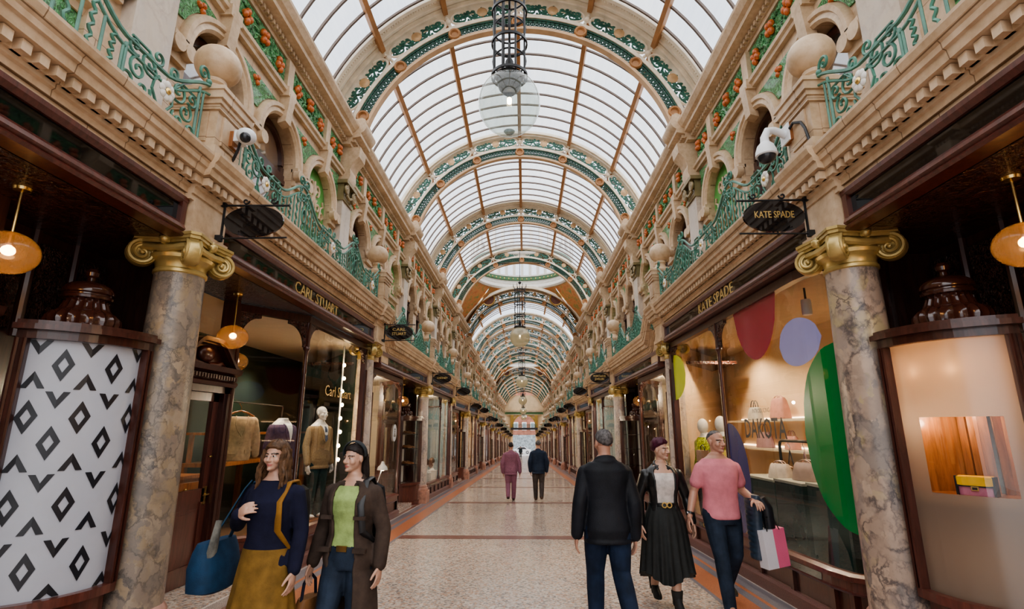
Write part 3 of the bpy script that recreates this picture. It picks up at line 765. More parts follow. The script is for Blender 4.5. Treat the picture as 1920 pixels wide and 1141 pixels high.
# ------------------------------------------------------------------ balcony railing
def railtop(v, V):
    """height of the handrail: swags between scrolled peaks"""
    z = 4.42
    for pk in V:
        d = abs(v - pk); z = max(z, 4.42 + .3 * (1 - ss(0, .62, d)))
    return z
def railing(side, v0, v1, individual=True):
    u = 2.80; y0 = Y0 + v0; n = 3
    L = v1 - v0; FL = [v0 + L * q for q in (.105, .5, .895)]; PK = [v0 + L * q for q in (.3, .7)]
    top = lambda v: railtop(v, PK + [v0 - .05, v1 + .05]) - .02
    t = thing('balcony_railing', 'x', 'railing', (side * u, Y0 + (v0 + v1) / 2, 3.98), 'green iron balcony railings above the shops')
    B = lambda mb, n, m, p=t: mb.build(n, m, p, side=side)
    mb = MB(); N = 70
    mb.tube([(u, Y0 + v0 + L * i / N, top(v0 + L * i / N)) for i in range(N + 1)], .017, 6)
    mb.tube([(u, Y0 + v0 + L * i / N, top(v0 + L * i / N) - .09) for i in range(N + 1)], .013, 6)
    for pk in PK + [v0 + .03, v1 - .03]:                              # peak scrolls
        for s in (-1, 1):
            if not (v0 - .01 < pk + s * .1 < v1 + .01): continue
            mb.tube([(u, Y0 + pk + a, b) for a, b in spiral2(s * .085, top(pk) + .06, .075, PI, -1.2, s, 16)], .014, 6)
        mb.ell((u, Y0 + pk, top(pk) + .03), (.025, .03, .03), 8, 6)
    B(mb, 'handrail', IRON)
    mb = MB(); mb.box(u - .012, u + .012, Y0 + v0, Y0 + v1, 4.03, 4.06)
    for i in range(8): mb.box(u - .012, u + .012, Y0 + v0 + .1 + (L - .2) * i / 7 - .012, Y0 + v0 + .1 + (L - .2) * i / 7 + .012, 3.97, 4.04)
    if individual: B(mb, 'bottom_rail', IRON)
    v = v0 + .05; allb = mb; k = 0
    while v < v1 - .02:
        near = min(abs(v - f) for f in FL)
        if near > .4:
            zt = top(v) - .09; mb = MB() if individual else allb
            if k % 2: pts = [(u, Y0 + v + .017 * math.sin(i * 1.25), 4.06 + (zt - 4.06) * i / 22) for i in range(23)]; mb.tube(pts, .013, 5)
            else: mb.tube([(u, Y0 + v, 4.06), (u, Y0 + v, zt)], .012, 5)
            if individual: B(mb, 'baluster', IRON)
        k += 1; v += .092
    if not individual: B(allb, 'ironwork', IRON)
    for f in PK:                                                       # small oval in the bars under each peak
        mb = MB(); mb.tube([(u - .02, Y0 + f + .055 * math.cos(q * .524), 4.3 + .09 * math.sin(q * .524)) for q in range(12)], .012, 5, 0, True)
        for s in (-1, 1):
            for (cx, cz, r0, a0, tn) in ((.06, .52, .07, 3, 1.3), (.14, .46, .06, 1, -1.2), (.1, .6, .05, 4, 1.2)):
                mb.tube([(u - .01, Y0 + f + s * a, 4.03 + b) for a, b in spiral2(cx, cz, r0, a0, tn, 1, 14)], .011, 5)
        B(mb, 'peak_scrollwork', IRON)
    for f in FL:                                                       # flower cartouche
        mb = MB()
        for s in (-1, 1):
            for (cx, cz, r0, a0, tn) in ((.17, .33, .11, 3.4, 1.4), (.28, .2, .09, 1.2, -1.3), (.2, .08, .08, 2.5, 1.2), (.34, .36, .07, 4, 1.2), (.1, .44, .06, 4.4, -1.2), (.36, .07, .06, 0, 1.1)):
                mb.tube([(u, Y0 + f + s * a, 4.03 + b) for a, b in spiral2(cx, cz, r0, a0, tn, 1, 18)], .0125, 5)
            mb.tube([(u, Y0 + f + s * a, 4.03 + b) for a, b in ((.02, .02), (.12, .16), (.1, .3), (.2, .42), (.38, .42))], .012, 5)
            mb.tube([(u, Y0 + f + s * .42, 4.06), (u, Y0 + f + s * .42, top(f + s * .42) - .05)], .015, 5)
        pn = B(mb, 'scroll_cartouche', IRON)
        mb = MB(); c = (u - .035, Y0 + f, 4.24)
        for q in range(8):
            a = q * PI / 4; mb.ell((c[0], c[1] + .055 * math.cos(a), c[2] + .055 * math.sin(a)), (.014, .035, .035), 8, 6)
        mb.ell((c[0] - .01, c[1], c[2]), (.02, .028, .028), 8, 6, 1); B(mb, 'white_flower', [WHITE, GOLDL], pn)
    return t
# ------------------------------------------------------------------ black oval signs on brackets
def oval_sign(side, v, lines, lab, blank=False):
    y = Y0 + v; zc = 3.5; uc = 2.45
    t = thing('hanging_sign', lab, 'sign', (side * 2.76, y, zc), 'black oval shop signs on brackets')
    mb = MB(); n = 40; r1, r2 = .285, .155
    E = [(uc + r1 * math.cos(2 * PI * i / n), zc + r2 * math.sin(2 * PI * i / n)) for i in range(n)]
    mb.prism(E, 'y', y - .012, y + .012); pl = mb.build('sign_plate', BLACKG, t, side=side)
    mb = MB()
    mb.tube([(2.77, y, zc + .165), (2.12, y, zc + .16)], .011, 6); mb.tube([(2.77, y, zc - .17), (2.12, y, zc - .165)], .009, 6)
    mb.tube([(2.75, y, zc + .2), (2.75, y, zc - .2)], .013, 6)
    for z in (.185, -.17): mb.box(2.74, 2.81, y - .02, y + .02, zc + z - .03, zc + z + .03)
    for q in (2.28, 2.55): mb.tube([(q + a, y, zc + .175 + b) for a, b in spiral2(0, .035, .035, PI, 1.0, 1, 10)], .009, 5)
    for q in (uc - .02, uc + .02): mb.tube([(q, y, zc + .155), (q, y, zc + .17)], .008, 5); mb.tube([(q, y, zc - .155), (q, y, zc - .17)], .008, 5)
    mb.build('bracket', BLACK, t, side=side)
    if lines:
        for i, ln in enumerate(lines):
            zz = zc + .012 + (len(lines) - 1) * .045 - i * .09
            s = .095 if len(lines) == 1 else .085
            w_ = .41 if len(lines) == 1 else .30
            k = min(1.35, w_ / (len(ln) * s * .62))
            tb = textmb(ln, s, lambda x, yv, d: (side * uc + x * k, y - .014 - d, zz + yv), .003); tb.build('gilt_lettering', GOLDL, pl)
    return t
# ------------------------------------------------------------------ globe lamps of the lobbies
def lampglass():
    m = bpy.data.materials.new('smoked_globe'); m.use_nodes = True; t = m.node_tree; t.nodes.clear()
    out = t.nodes.new('ShaderNodeOutputMaterial'); tr = t.nodes.new('ShaderNodeBsdfTransparent'); tr.inputs[0].default_value = (.70, .50, .33, 1)
    tl = t.nodes.new('ShaderNodeBsdfTranslucent'); tl.inputs[0].default_value = (.50, .30, .15, 1); gl = t.nodes.new('ShaderNodeBsdfGlossy'); gl.inputs['Roughness'].default_value = .05
    m1 = t.nodes.new('ShaderNodeMixShader'); m1.inputs[0].default_value = .26; m2 = t.nodes.new('ShaderNodeMixShader')
    df = t.nodes.new('ShaderNodeBsdfDiffuse'); df.inputs[0].default_value = (.5, .33, .2, 1); m0 = t.nodes.new('ShaderNodeMixShader'); m0.inputs[0].default_value = .5
    t.links.new(tl.outputs[0], m0.inputs[1]); t.links.new(df.outputs[0], m0.inputs[2])
    t.links.new(tr.outputs[0], m1.inputs[1]); t.links.new(m0.outputs[0], m1.inputs[2]); t.links.new(schlick(t, 1.), m2.inputs[0])
    t.links.new(m1.outputs[0], m2.inputs[1]); t.links.new(gl.outputs[0], m2.inputs[2]); t.links.new(m2.outputs[0], out.inputs[0]); return m
SMOKE = lampglass(); BULB = emit('warm_bulb', (1, .72, .38), 25)
def light(loc, e, col=(1, .75, .5), r=.04, typ='POINT', size=None, ang=110):
    l = bpy.data.lights.new('shop_or_fill_light', typ); l.energy = e; l.color = col
    if typ != 'AREA': l.shadow_soft_size = r
    if typ == 'SPOT': l.spot_size = math.radians(ang); l.spot_blend = .6
    o = bpy.data.objects.new('shop_or_fill_light', l); COL.objects.link(o); o.location = loc
    if typ == 'AREA': l.size = size or 1
    return o
def globe_lamp(side, u, y, z, ztop, lab):
    t = thing('globe_lamp', lab, 'lamp', (side * u, y, z), 'smoked glass globe lamps hung in shop lobbies')
    mb = MB(); mb.ell((u, y, z), (.175, .175, .145), 32, 18); mb.build('glass_globe', SMOKE, t, side=side)
    mb = MB(); mb.tube([(u, y, z + .12), (u, y, ztop)], .008, 8); mb.lathe([(.0, ztop), (.055, ztop), (.05, ztop - .02), (.01, ztop - .03)][::-1], (u, y, 0), 16); mb.lathe([(.045, z + .125), (.045, z + .14), (.0, z + .15)], (u, y, 0), 16); mb.lathe([(.02, z + .13), (.02, z + .05), (0, z + .05)][::-1], (u, y, 0), 10)
    mb.build('rod', BRASS, t, side=side)
    mb = MB(); mb.ell((u, y, z + .015), (.04, .04, .035), 12, 8); mb.build('bulb', BULB, t, side=side)
    return t
# ------------------------------------------------------------------ lanterns along the axis
def clearglobe():
    return glassm('lantern_glass', (.82, .86, .84), 0, 1.3, .11, (.66, .72, .68))
LGL = clearglobe(); BULBW = emit('lantern_bulb', (1, .8, .5), 13)
AMBG = glassm('amber_lantern_glass', (.80, .78, .70), 0, 1.3, .5, (.74, .66, .46))
def lantern(y, z, ztop, lab, near=False):
    x = -.1
    t = thing('pendant_lantern', lab, 'lantern', (x, y, z), 'glass globe lanterns hanging along the centre line')
    mb = MB(); rg = .5
    mb.lathe([(rg * math.sin(a), z - rg * math.cos(a) * 1.05) for a in [i * PI / 26 for i in range(0, 25)]], (x, y, 0), 40); mb.build('glass_globe', LGL if near else AMBG, t)
    mb = MB(); zt = z + .48; rc = .27
    for k in range(8):
        a = 2 * PI * (k + .5) / 8
        mb.tube([(x + rc * math.cos(a), y + rc * math.sin(a), zt - .02), (x + rc * math.cos(a), y + rc * math.sin(a), zt + 2.05)], .016, 6)
        mb.tube([(x + rc * math.cos(a), y + rc * math.sin(a), zt + 2.05), (x + rc * 1.35 * math.cos(a), y + rc * 1.35 * math.sin(a), zt + 2.15), (x + rc * 1.3 * math.cos(a), y + rc * 1.3 * math.sin(a), zt + 2.25)], .013, 6)
    for q in (0., .62, 1.24, 1.95):
        for r_, h in ((rc + .02, .045),):
            mb.lathe([(r_ - .012, zt + q), (r_ + .012, zt + q), (r_ + .012, zt + q + h), (r_ - .012, zt + q + h), (r_ - .012, zt + q)], (x, y, 0), 32)
    for q in (.31, .93, 1.6):
        mb.tube([(x + rc * math.cos(a), y, zt + q + rc * math.sin(a)) for a in [2 * PI * i / 24 for i in range(24)]], .016, 5, 0, True)
        mb.tube([(x, y + rc * math.cos(a), zt + q + rc * math.sin(a)) for a in [2 * PI * i / 24 for i in range(24)]], .016, 5, 0, True)
    mb.lathe([(.02, zt + 2.1), (.02, zt + .4), (.07, zt + .3), (.07, zt + .12), (.03, zt + .05), (.03, zt - .02)][::-1], (x, y, 0), 12)
    mb.build('iron_cage', BLACK, t)
    mb = MB(); mb.tube([(x, y, zt + 2.0), (x, y, ztop)], .014, 6); mb.lathe([(.05, zt + 2.3), (.09, zt + 2.36), (.05, zt + 2.42)], (x, y, 0), 12); mb.build('hanging_rod', BLACK, t)
    mb = MB(); mb.lathe([(.0, z + .18), (.1, z + .2), (.17, z + .28), (.2, z + .38), (.18, z + .45), (.24, z + .5), (.0, z + .5)], (x, y, 0), 28)
    mb.lathe([(0, z + .1), (.035, z + .1), (.035, z + .2)], (x, y, 0), 12); mb.build('lamp_holder', BLACK, t)
    mb = MB(); mb.lathe([(0, z + .0), (.035, z + .01), (.04, z + .06), (.035, z + .1), (0, z + .1)], (x, y, 0), 14); mb.build('bulb', BULBW, t)
    mb = MB(); mb.lathe([(0, z - .54), (.06, z - .535), (.09, z - .5), (.05, z - .49), (.0, z - .5)], (x, y, 0), 16); mb.build('globe_foot', glassm('foot_glass', (.5, .53, .53), .05, 2.), t)
    return t
LNT = None
for k in range(6):
    y = 7.4 + 18.4 * k; lab = 'black caged glass globe lantern, %s hanging from the camera' % ORD[k]
    if k == 0: lab = 'big nearest glass globe lantern in a black iron cage'
    if k == 1: LNT = lantern(y, 6.68 - .0337 * (y - 7.4), 10.6, lab)
    elif k == 0: lantern(y, 6.68, 11.35, lab, True)
    else: dup(LNT, (0, 18.4 * (k - 1), -.0337 * 18.4 * (k - 1)), lab)
# ------------------------------------------------------------------ shopfronts
def YY(v): return Y0 + v
def plan_offsets(pts):
    out = []
    for i, p in enumerate(pts):
        ds = []
        for a, b in ((i - 1, i), (i, i + 1)):
            if 0 <= a and b < len(pts):
                d = Vector((pts[b][0] - pts[a][0], pts[b][1] - pts[a][1])); d.normalize(); ds.append(Vector((d.y, -d.x)))
        n = sum(ds, Vector((0, 0))); n.normalize(); k = n.dot(ds[0])
        if n.x > 0 and abs(n.x) > .5: n = -n
        out.append(n / max(.5, abs(k)))
    return out
def sweep_plan(mb, pts, prof, mi=0, slope=True):
    """pts (u, v) in plan; prof (outward offset, z): swept with z following the floor"""
    N = plan_offsets(pts); rings = []
    for p, n in zip(pts, N):
        if n.x > 0: n = -n
        rings.append([(p[0] + n.x * o, YY(p[1]) + n.y * o, z + (fz(YY(p[1])) if slope else 0)) for o, z in prof])
    mb.loft(rings, mi, False)
BRK = [0]
def bracket_poly(w, h, n=8):
    P = [(0, 0), (w, 0), (w, -.05)]
    for i in range(n + 1):
        a = PI / 2 * i / n; P.append((w - (w - .05) * math.sin(a), -.05 - (h - .05) * (1 - math.cos(a))))
    P.append((0, -h)); return P
def shop_window(side, pts, posts, lab, plates=(), endposts=(True, True), ztop=3.085, panes=True, riser=.46, plate_mi=0):
    """glazed front: stall riser, sill, panes, posts, carved brackets"""
    c = pts[len(pts) // 2]
    t = thing('shopfront', lab, 'shopfront', (side * c[0], YY(c[1]), fz(YY(c[1]))), 'glazed mahogany shopfronts')
    B = lambda mb, n, m, p=t: mb.build(n, m, p, side=side)
    mb = MB(); sweep_plan(mb, pts, [(-.03, -.02), (.1, -.02), (.1, .12), (.06, .14), (-.03, .14)]); B(mb, 'plinth', BROWNM)
    mb = MB(); sweep_plan(mb, pts, [(-.03, .14), (.02, .14), (.02, riser - .12), (-.03, riser - .12)])
    for a, b in zip(pts, pts[1:]):
        L = math.hypot(b[0] - a[0], b[1] - a[1]); n = int(L / .75)
        for i in range(n + 1):
            k = i / max(1, n); u, v = a[0] + (b[0] - a[0]) * k, a[1] + (b[1] - a[1]) * k
            mb.box(u - .055, u + .01, YY(v) - .035, YY(v) + .035, .14 + fz(YY(v)), riser - .12 + fz(YY(v)))
    B(mb, 'stall_riser', MAHO)
    mb = MB(); sweep_plan(mb, pts, [(-.03, riser - .12), (.06, riser - .12), (.07, riser - .10), (.05, riser - .09), (.05, riser - .02), (.08, riser - .01), (.075, riser + .03), (.02, riser + .05), (-.03, riser + .05)]); B(mb, 'sill', MAHOR)
    mb = MB(); sweep_plan(mb, pts, [(-.04, ztop), (.05, ztop), (.05, ztop + .1), (-.04, ztop + .1)], slope=False); B(mb, 'head_rail', MAHO)
    grp = []
    brk = sorted(set([0, len(pts) - 1] + list(posts)))
    for a, b in zip(brk, brk[1:]):
        mb = MB(); seg = pts[a:b + 1]
        for p, q in zip(seg, seg[1:]):
            z0, z1 = fz(YY(p[1])) + riser + .03, fz(YY(q[1])) + riser + .03
            mb.add([(p[0], YY(p[1]), z0), (q[0], YY(q[1]), z1), (q[0], YY(q[1]), ztop + .02), (p[0], YY(p[1]), ztop + .02)], [(0, 1, 2, 3)], 0, len(seg) > 2)
        B(mb, 'glass_pane', GLASS)
    for i in brk:
        if i == 0 and not endposts[0] or i == len(pts) - 1 and not endposts[1]: continue
        u, v = pts[i]; y = YY(v); zf = fz(y) + riser; mb = MB()
        if i in posts:
            mb.lathe([(.045, zf), (.05, zf + .12), (.03, zf + .16), (.028, ztop - .75), (.035, ztop - .7), (.028, ztop - .66), (.03, ztop - .42), (.05, ztop - .38), (.035, ztop - .34), (.04, ztop)], (u - .02, y, 0), 12)
            mb.box(u - .05, u + .03, y - .035, y + .035, ztop - .35, ztop + .02)
        else:
            mb.box(u - .05, u + .04, y - .06, y + .06, fz(y) + .1, ztop + .06); mb.tube([(u - .055, y, zf), (u - .055, y, ztop - .4)], .03, 8)
        B(mb, 'post', MAHO)
        for j in (i - 1, i + 1):
            if not 0 <= j < len(pts): continue
            d = Vector((pts[j][0] - u, pts[j][1] - v)); L = d.length; d.normalize(); w = min(.3, L * .8)
            mb = MB(); sub = MB(); sub.prism(bracket_poly(w, .36), 'y', -.025, .025)
            for q in range(4):
                sub.tube([(x, -.03, z) for x, z in spiral2(.05 + .028 * q, -.06 - .05 * (3 - q) * .9, .03, q, 1.2, 1, 10)], .009, 4)
            mb.join(sub, lambda p: (u + d.x * p[0] - d.y * p[1] * 1 - .012, y + d.y * p[0] + d.x * p[1], ztop + p[2]))
            B(mb, 'carved_bracket', CARVED)
    for (v0, v1, txt) in plates:                                       # black name plates under the sill
        u = pts[-1][0]; mb = MB(); ym = (YY(v0) + YY(v1)) / 2
        def P(x, z, o): yv = ym + x; return (u - .055 - o, yv, z + fz(yv) + riser - .055)
        L = abs(v1 - v0) / 2
        mb.add([P(-L, -.035, 0), P(L, -.035, 0), P(L, .03, 0), P(-L, .03, 0)], [(0, 3, 2, 1)])
        pl = B(mb, 'name_plate', BLACKG)
        if txt:
            tb = textmb(txt, .085, lambda x, yv, d: (side * (u - .058 - d * .5), ym - side * x * 1.15, yv + fz(ym - side * x * 1.15) + riser - .057), .002)
            tb.build('gilt_lettering', GOLDL, pl)
    return t
def fascia(side, v0, v1, lab, text=None, tv=0):
    t = thing('fascia_board', lab, 'shop fascia', (side * 2.85, YY((v0 + v1) / 2), 3.22), 'mahogany fascia boards with black glass')
    B = lambda mb, n, m, p=t: mb.build(n, m, p, side=side)
    a, b = YY(v0), YY(v1); mb = MB()
    mb.prism([(2.98, 3.2), (2.83, 3.2), (2.815, 3.22), (2.84, 3.245), (2.82, 3.265), (2.835, 3.30), (2.855, 3.325), (2.98, 3.325)], 'y', a, b)
    mb.prism([(2.98, 3.49), (2.865, 3.49), (2.85, 3.505), (2.835, 3.52), (2.835, 3.555), (2.98, 3.555)], 'y', a, b)
    for y0_, y1_ in ((a, a + .06), (b - .06, b)): mb.box(2.845, 2.98, y0_, y1_, 3.3, 3.52)
    B(mb, 'fascia_frame', MAHOR)
    mb = MB(); mb.box(2.885, 2.94, a + .05, b - .05, 3.31, 3.5); pn = B(mb, 'glass_panel', BLACKG)
    if text:
        tb = textmb(text, .225, lambda x, yv, d: (side * (2.884 - d), YY(tv) - side * x * 1.12, 3.4 + yv), .004)
        tb.build('gilt_lettering', GOLDL, pn)
    return t
def lobby_door(side, v0, v1, lab):
    """mahogany shop door with a broken-arched pediment and a transom light"""
    DOORN[0] += 1
    y0, y1 = YY(v0), YY(v1); yc = (y0 + y1) / 2; zf = fz(yc) + .1; u = 3.66
    t = thing('door_%d' % DOORN[0], None, None, (side * u, yc, zf), kind='structure')
    B = lambda mb, n, m, p=t: mb.build(n, m, p, side=side)
    mb = MB()
    for e in (y0, y1 - .12): mb.box(u - .06, u + .1, e, e + .12, zf - .1, 3.2); mb.box(u - .09, u, e + .03, e + .09, zf - .1, zf + 2.1)
    mb.box(u - .06, u + .1, y0, y1, zf + 2.1, zf + 2.18)
    mb.prism([(u + .1, zf + 2.18), (u - .1, zf + 2.18), (u - .13, zf + 2.22), (u - .1, zf + 2.25), (u - .1, zf + 2.31), (u - .16, zf + 2.34), (u - .18, zf + 2.4), (u + .1, zf + 2.4)], 'y', y0 - .04, y1 + .04)
    y = y0
    while y < y1 - .03: mb.box(u - .145, u - .09, y, y + .03, zf + 2.255, zf + 2.3); y += .055
    for r0, o in ((1.0, .16), (.93, .12)):                               # swept pediment
        top = []; W = (y1 - y0) / 2
        for i in range(21):
            k = -1 + i / 10; top.append((yc + k * W, zf + 2.40 + .30 * r0 * (1 - ss(.25, 1.0, abs(k))) + .02))
        for (p, q) in zip(top, top[1:]):
            mb.add([(u - o, p[0], p[1] - .05), (u - o, q[0], q[1] - .05), (u - o, q[0], q[1]), (u - o, p[0], p[1]), (u + .1, p[0], p[1] - .05), (u + .1, q[0], q[1] - .05), (u + .1, q[0], q[1]), (u + .1, p[0], p[1])],
                   [(0, 3, 2, 1), (4, 5, 6, 7), (3, 7, 6, 2), (0, 1, 5, 4)])
    poly = [(p[0], p[1] - .02) for p in top]; mb.prism([(y0, zf + 2.39)] + poly + [(y1, zf + 2.39)], 'x', u - .04, u + .02)
    B(mb, 'door_case', MAHO)
    mb = MB(); mb.ell((u - .06, yc, zf + 2.53), (.06, .14, .1), 20, 10)
    for s in (-1, 1): mb.tube([(u - .06, yc + s * a, zf + 2.4 + b) for a, b in ((.06, .01), (.2, .015), (.32, .05), (.42, .03))], [.03, .04, .03, .01], 6)
    B(mb, 'carved_boss', MAHOR)
    a, b = y0 + .12, y1 - .12; mb = MB()
    for e in (a, b - .11): mb.box(u, u + .05, e, e + .11, zf, zf + 2.1)
    for z0, z1 in ((0, .2), (.85, 1.0), (2.0, 2.1)): mb.box(u, u + .05, a, b, zf + z0, zf + z1)
    mb.box(u + .015, u + .035, a, b, zf + .2, zf + .85); mb.box(u + .002, u + .03, a + .19, b - .19, zf + .3, zf + .75); mb.box(u + .008, u + .03, a + .15, b - .15, zf + .26, zf + .79)
    lf = B(mb, 'door_leaf', MAHOR)
    mb = MB(); mb.quad((u + .025, a + .1, zf + 1.0), (u + .025, a + .1, zf + 2.0), (u + .025, b - .1, zf + 2.0), (u + .025, b - .1, zf + 1.0)); B(mb, 'door_glass', GLASS, lf)
    hy = b - .055
    mb = MB(); mb.box(u - .012, u + .0, hy - .02, hy + .02, zf + .82, zf + 1.02); mb.tube([(u - .01, hy, zf + .93), (u - .05, hy, zf + .93), (u - .055, hy - .11, zf + .93)], .009, 8); mb.lathe([(0, 0), (.02, 0), (.02, .015), (0, .02)], (u - .015, hy, zf + 1.35), 12)
    B(mb, 'door_handle', BRASS, lf)
    mb = MB(); mb.box(u - .008, u, a + .13, a + .37, zf + .88, zf + .97); mb.box(u - .012, u, a + .15, a + .35, zf + .905, zf + .945); B(mb, 'letter_plate', BRASS, lf)
    mb = MB(); mb.quad((u + .06, a, zf + 2.3), (u + .06, a, 3.2), (u + .06, b, 3.2), (u + .06, b, zf + 2.3)); B(mb, 'transom_pane', GLASS)
    return t
DOORN = [0]
CYA = [math.radians(-4 + 4 * i) for i in range(20)]      # -4 .. 72
CYU, CYV, CYR = 3.6, -.33, .62
def cylp(a, r, z): return (CYU - r * math.cos(a), YY(CYV) - r * math.sin(a), z)
def arcbox(mb, r0, r1, z0, z1, a0, a1, n=16, mi=0):
    rings = []
    for i in range(n + 1):
        a = a0 + (a1 - a0) * i / n
        rings.append([cylp(a, r0, z0), cylp(a, r0, z1), cylp(a, r1, z1), cylp(a, r1, z0)])
    mb.loft(rings, mi, False)
FROST = None
def display_case(side, kind, lab, cell0=True):
    """curved corner showcase beside the lobby, with a turned urn on its lid"""
    zf = fz(YY(CYV)); t = thing('corner_showcase', lab, 'showcase', (side * CYU, YY(CYV), zf), 'curved corner showcases')
    B = lambda mb, n, m, p=t: mb.build(n, m, p, side=side)
    A0, A1 = CYA[0], CYA[-1]; zb, zt = .47, 2.2
    mb = MB(); arcbox(mb, .3, .64, zf, zf + .12, A0, A1); arcbox(mb, .3, .60, zf + .12, zb - .06, A0, A1); arcbox(mb, .3, .66, zb - .06, zb, A0 - .03, A1 + .03); B(mb, 'base', MAHOR)
    mb = MB(); arcbox(mb, 0., .65, zt, zt + .06, A0 - .05, A1 + .05); arcbox(mb, 0., .70, zt + .06, zt + .1, A0 - .06, A1 + .06); arcbox(mb, 0, .67, zt + .1, zt + .13, A0 - .05, A1 + .05); B(mb, 'lid', MAHO)
    for a in (A0, A1):
        mb = MB(); arcbox(mb, .57, .645, zb, zt, a - .055, a + .055, 4)
        for q in (-.035, .035): mb.tube([cylp(a + q, .65, zb), cylp(a + q, .65, zt)], .014, 6)
        B(mb, 'post', MAHO)
    mb = MB(); z = zt + .13
    mb.lathe([(r_, z + h) for r_, h in ((.275, 0), (.275, .03), (.245, .045), (.25, .055), (.258, .085), (.25, .12), (.22, .155), (.185, .175), (.172, .19), (.165, .21), (.15, .25), (.152, .265), (.178, .275), (.182, .295), (.165, .305), (.165, .315), (.178, .325), (.18, .345), (.165, .38), (.125, .41), (.06, .43), (.03, .44), (.028, .465), (.045, .48), (.05, .51), (.035, .54), (0, .555))], (CYU - .12, YY(CYV) - .05, 0), 160, flute=(z + .05, z + .26, 20, -.075))
    B(mb, 'urn_finial', M('urn_mahogany', (.075, .026, .017), .16, coat=.6) if 'urn_mahogany' not in bpy.data.materials else bpy.data.materials['urn_mahogany'])
    NN = len(CYA) - 1
    if kind == 'pattern':
        mb = MB(); mb.loft([[cylp(a, .6, zb), cylp(a, .6, zt)] for a in CYA], 0, True, caps=False, closed=False)
        # black diamonds and chevrons wrapped on the curve, in two alternating columns
        def W(a, s, z): return cylp(max(A0 + .03, min(A1 - .03, a - s / .6)), .605, max(zb + .004, min(zt - .004, z)))
        zz = lambda y: 2.2 - (y - 30) / 1060 * 1.73
        SA = [('V', 60), ('A', 205), ('D', 362), ('A', 550), ('D', 725), ('V', 900), ('A', 1070)]; SB = [('D', 137), ('V', 290), ('D', 470), ('V', 635), ('A', 800), ('D', 975), ('V', 1130)]
        for deg, S_ in ((76, SB), (63, SA), (49, SB), (35, SA), (19.5, SB), (2, SA)):
            a = math.radians(deg)
            for kd, y in S_:
                z = zz(y)
                if kd == 'D':
                    w_, h_ = .064, .118; O = [(0, h_), (w_, .01), (0, -h_), (-w_, -.01)]; I_ = [(p * .46, q * .46) for p, q in O]
                    mb.add([W(a, *(p[0], z + p[1])) for p in O + I_], [(i, (i + 1) % 4, 4 + (i + 1) % 4, 4 + i) for i in range(4)], 1)
                else:
                    u = 1 if kd == 'A' else -1; h = .06 * u; w_ = .07
                    for g in (-1, 1): mb.add([W(a, 0, z + h), W(a, g * w_, z - h), W(a, g * (w_ - .04), z - h), W(a, 0, z + h - .062 * u)], [(0, 1, 2, 3)], 1)
        B(mb, 'patterned_panel', [WHITEV, BLACKV])
    elif kind == 'window':
        zq0, zq1 = 1.14, 1.66; aq0, aq1 = math.radians(14), math.radians(60)
        mb = MB()
        def patch(a0, a1, z0, z1, n, mi):
            mb.loft([[cylp(a0 + (a1 - a0) * i / n, .6, z0), cylp(a0 + (a1 - a0) * i / n, .6, z1)] for i in range(n + 1)], mi, True, caps=False, closed=False)
        patch(A0, aq0, zb, zt, 5, 0); patch(aq1, A1, zb, zt, 4, 0); patch(aq0, aq1, zb, zq0, 10, 0); patch(aq0, aq1, zq1, zt, 10, 0)
        gl = B(mb, 'frosted_panel', FROSTM)
        mb = MB(); patch(aq0, aq1, zq0, zq1, 10, 0); B(mb, 'clear_opening', GLASS, gl)
        mb = MB(); arcbox(mb, .05, .58, zq0 - .05, zq0 - .01, A0, A1); B(mb, 'display_shelf', WOODO)
        mb = MB()
        for q, (a0, a1) in enumerate(((0, .3), (.42, .7), (.72, .95), (1.05, 1.3))): arcbox(mb, .16 + .02 * q, .2 + .02 * q, zb, zt, a0, a1, 3)
        arcbox(mb, .1, .14, zb, zt, A0, A1, 8, 1); B(mb, 'back_panel', [WOODO, WHITE])
        mb = MB()
        for a in (A0 + .02, A1 - .02): mb.quad(cylp(a, .1, zb), cylp(a, .57, zb), cylp(a, .57, zt), cylp(a, .1, zt))
        B(mb, 'side_panel', WOODO)
        mb = MB()
        for a in (.3, .75): c = cylp(a, .36, zt - .03); mb.lathe([(.05, 0), (.05, -.03), (0, -.03)], c, 14)
        B(mb, 'spotlight', emit('warm_spot', (1, .62, .3), 45))
    elif kind == 'glass':
        mb = MB(); mb.loft([[cylp(a, .6, zb), cylp(a, .6, zt)] for a in CYA], 0, True, caps=False, closed=False); B(mb, 'curved_pane', GLASS)
        mb = MB(); arcbox(mb, .1, .16, zb, zt, A0, A1); B(mb, 'back_panel', WHITE)
        for z in (.95, 1.4, 1.8):
            mb = MB(); arcbox(mb, .15, .55, z, z + .015, A0, A1); B(mb, 'glass_shelf', GLASSU)
    return t
WHITEV = M('white_vinyl', (.45, .47, .53), .35, var=.03)
BLACKV = M('black_vinyl', (.015, .016, .022), .35, var=0)
WOODO = wood_mat('orange_wood', (.32, .12, .04), .3)
def frost():
    m, t, b = nt('frosted_vinyl'); m2 = t
    tl = t.nodes.new('ShaderNodeBsdfTranslucent'); tl.inputs[0].default_value = (.42, .32, .23, 1)
    d = t.nodes.new('ShaderNodeBsdfDiffuse'); d.inputs[0].default_value = (.22, .19, .16, 1)
    g = t.nodes.new('ShaderNodeBsdfGlossy'); g.inputs['Roughness'].default_value = .22; tr = t.nodes.new('ShaderNodeBsdfTransparent')
    m1 = t.nodes.new('ShaderNodeMixShader'); m1.inputs[0].default_value = .5; m3 = t.nodes.new('ShaderNodeMixShader'); m3.inputs[0].default_value = .1
    t.links.new(d.outputs[0], m1.inputs[1]); t.links.new(tl.outputs[0], m1.inputs[2]); t.links.new(m1.outputs[0], m3.inputs[1]); t.links.new(g.outputs[0], m3.inputs[2])
    t.links.new(m3.outputs[0], t.nodes['Material Output'].inputs[0]); return m
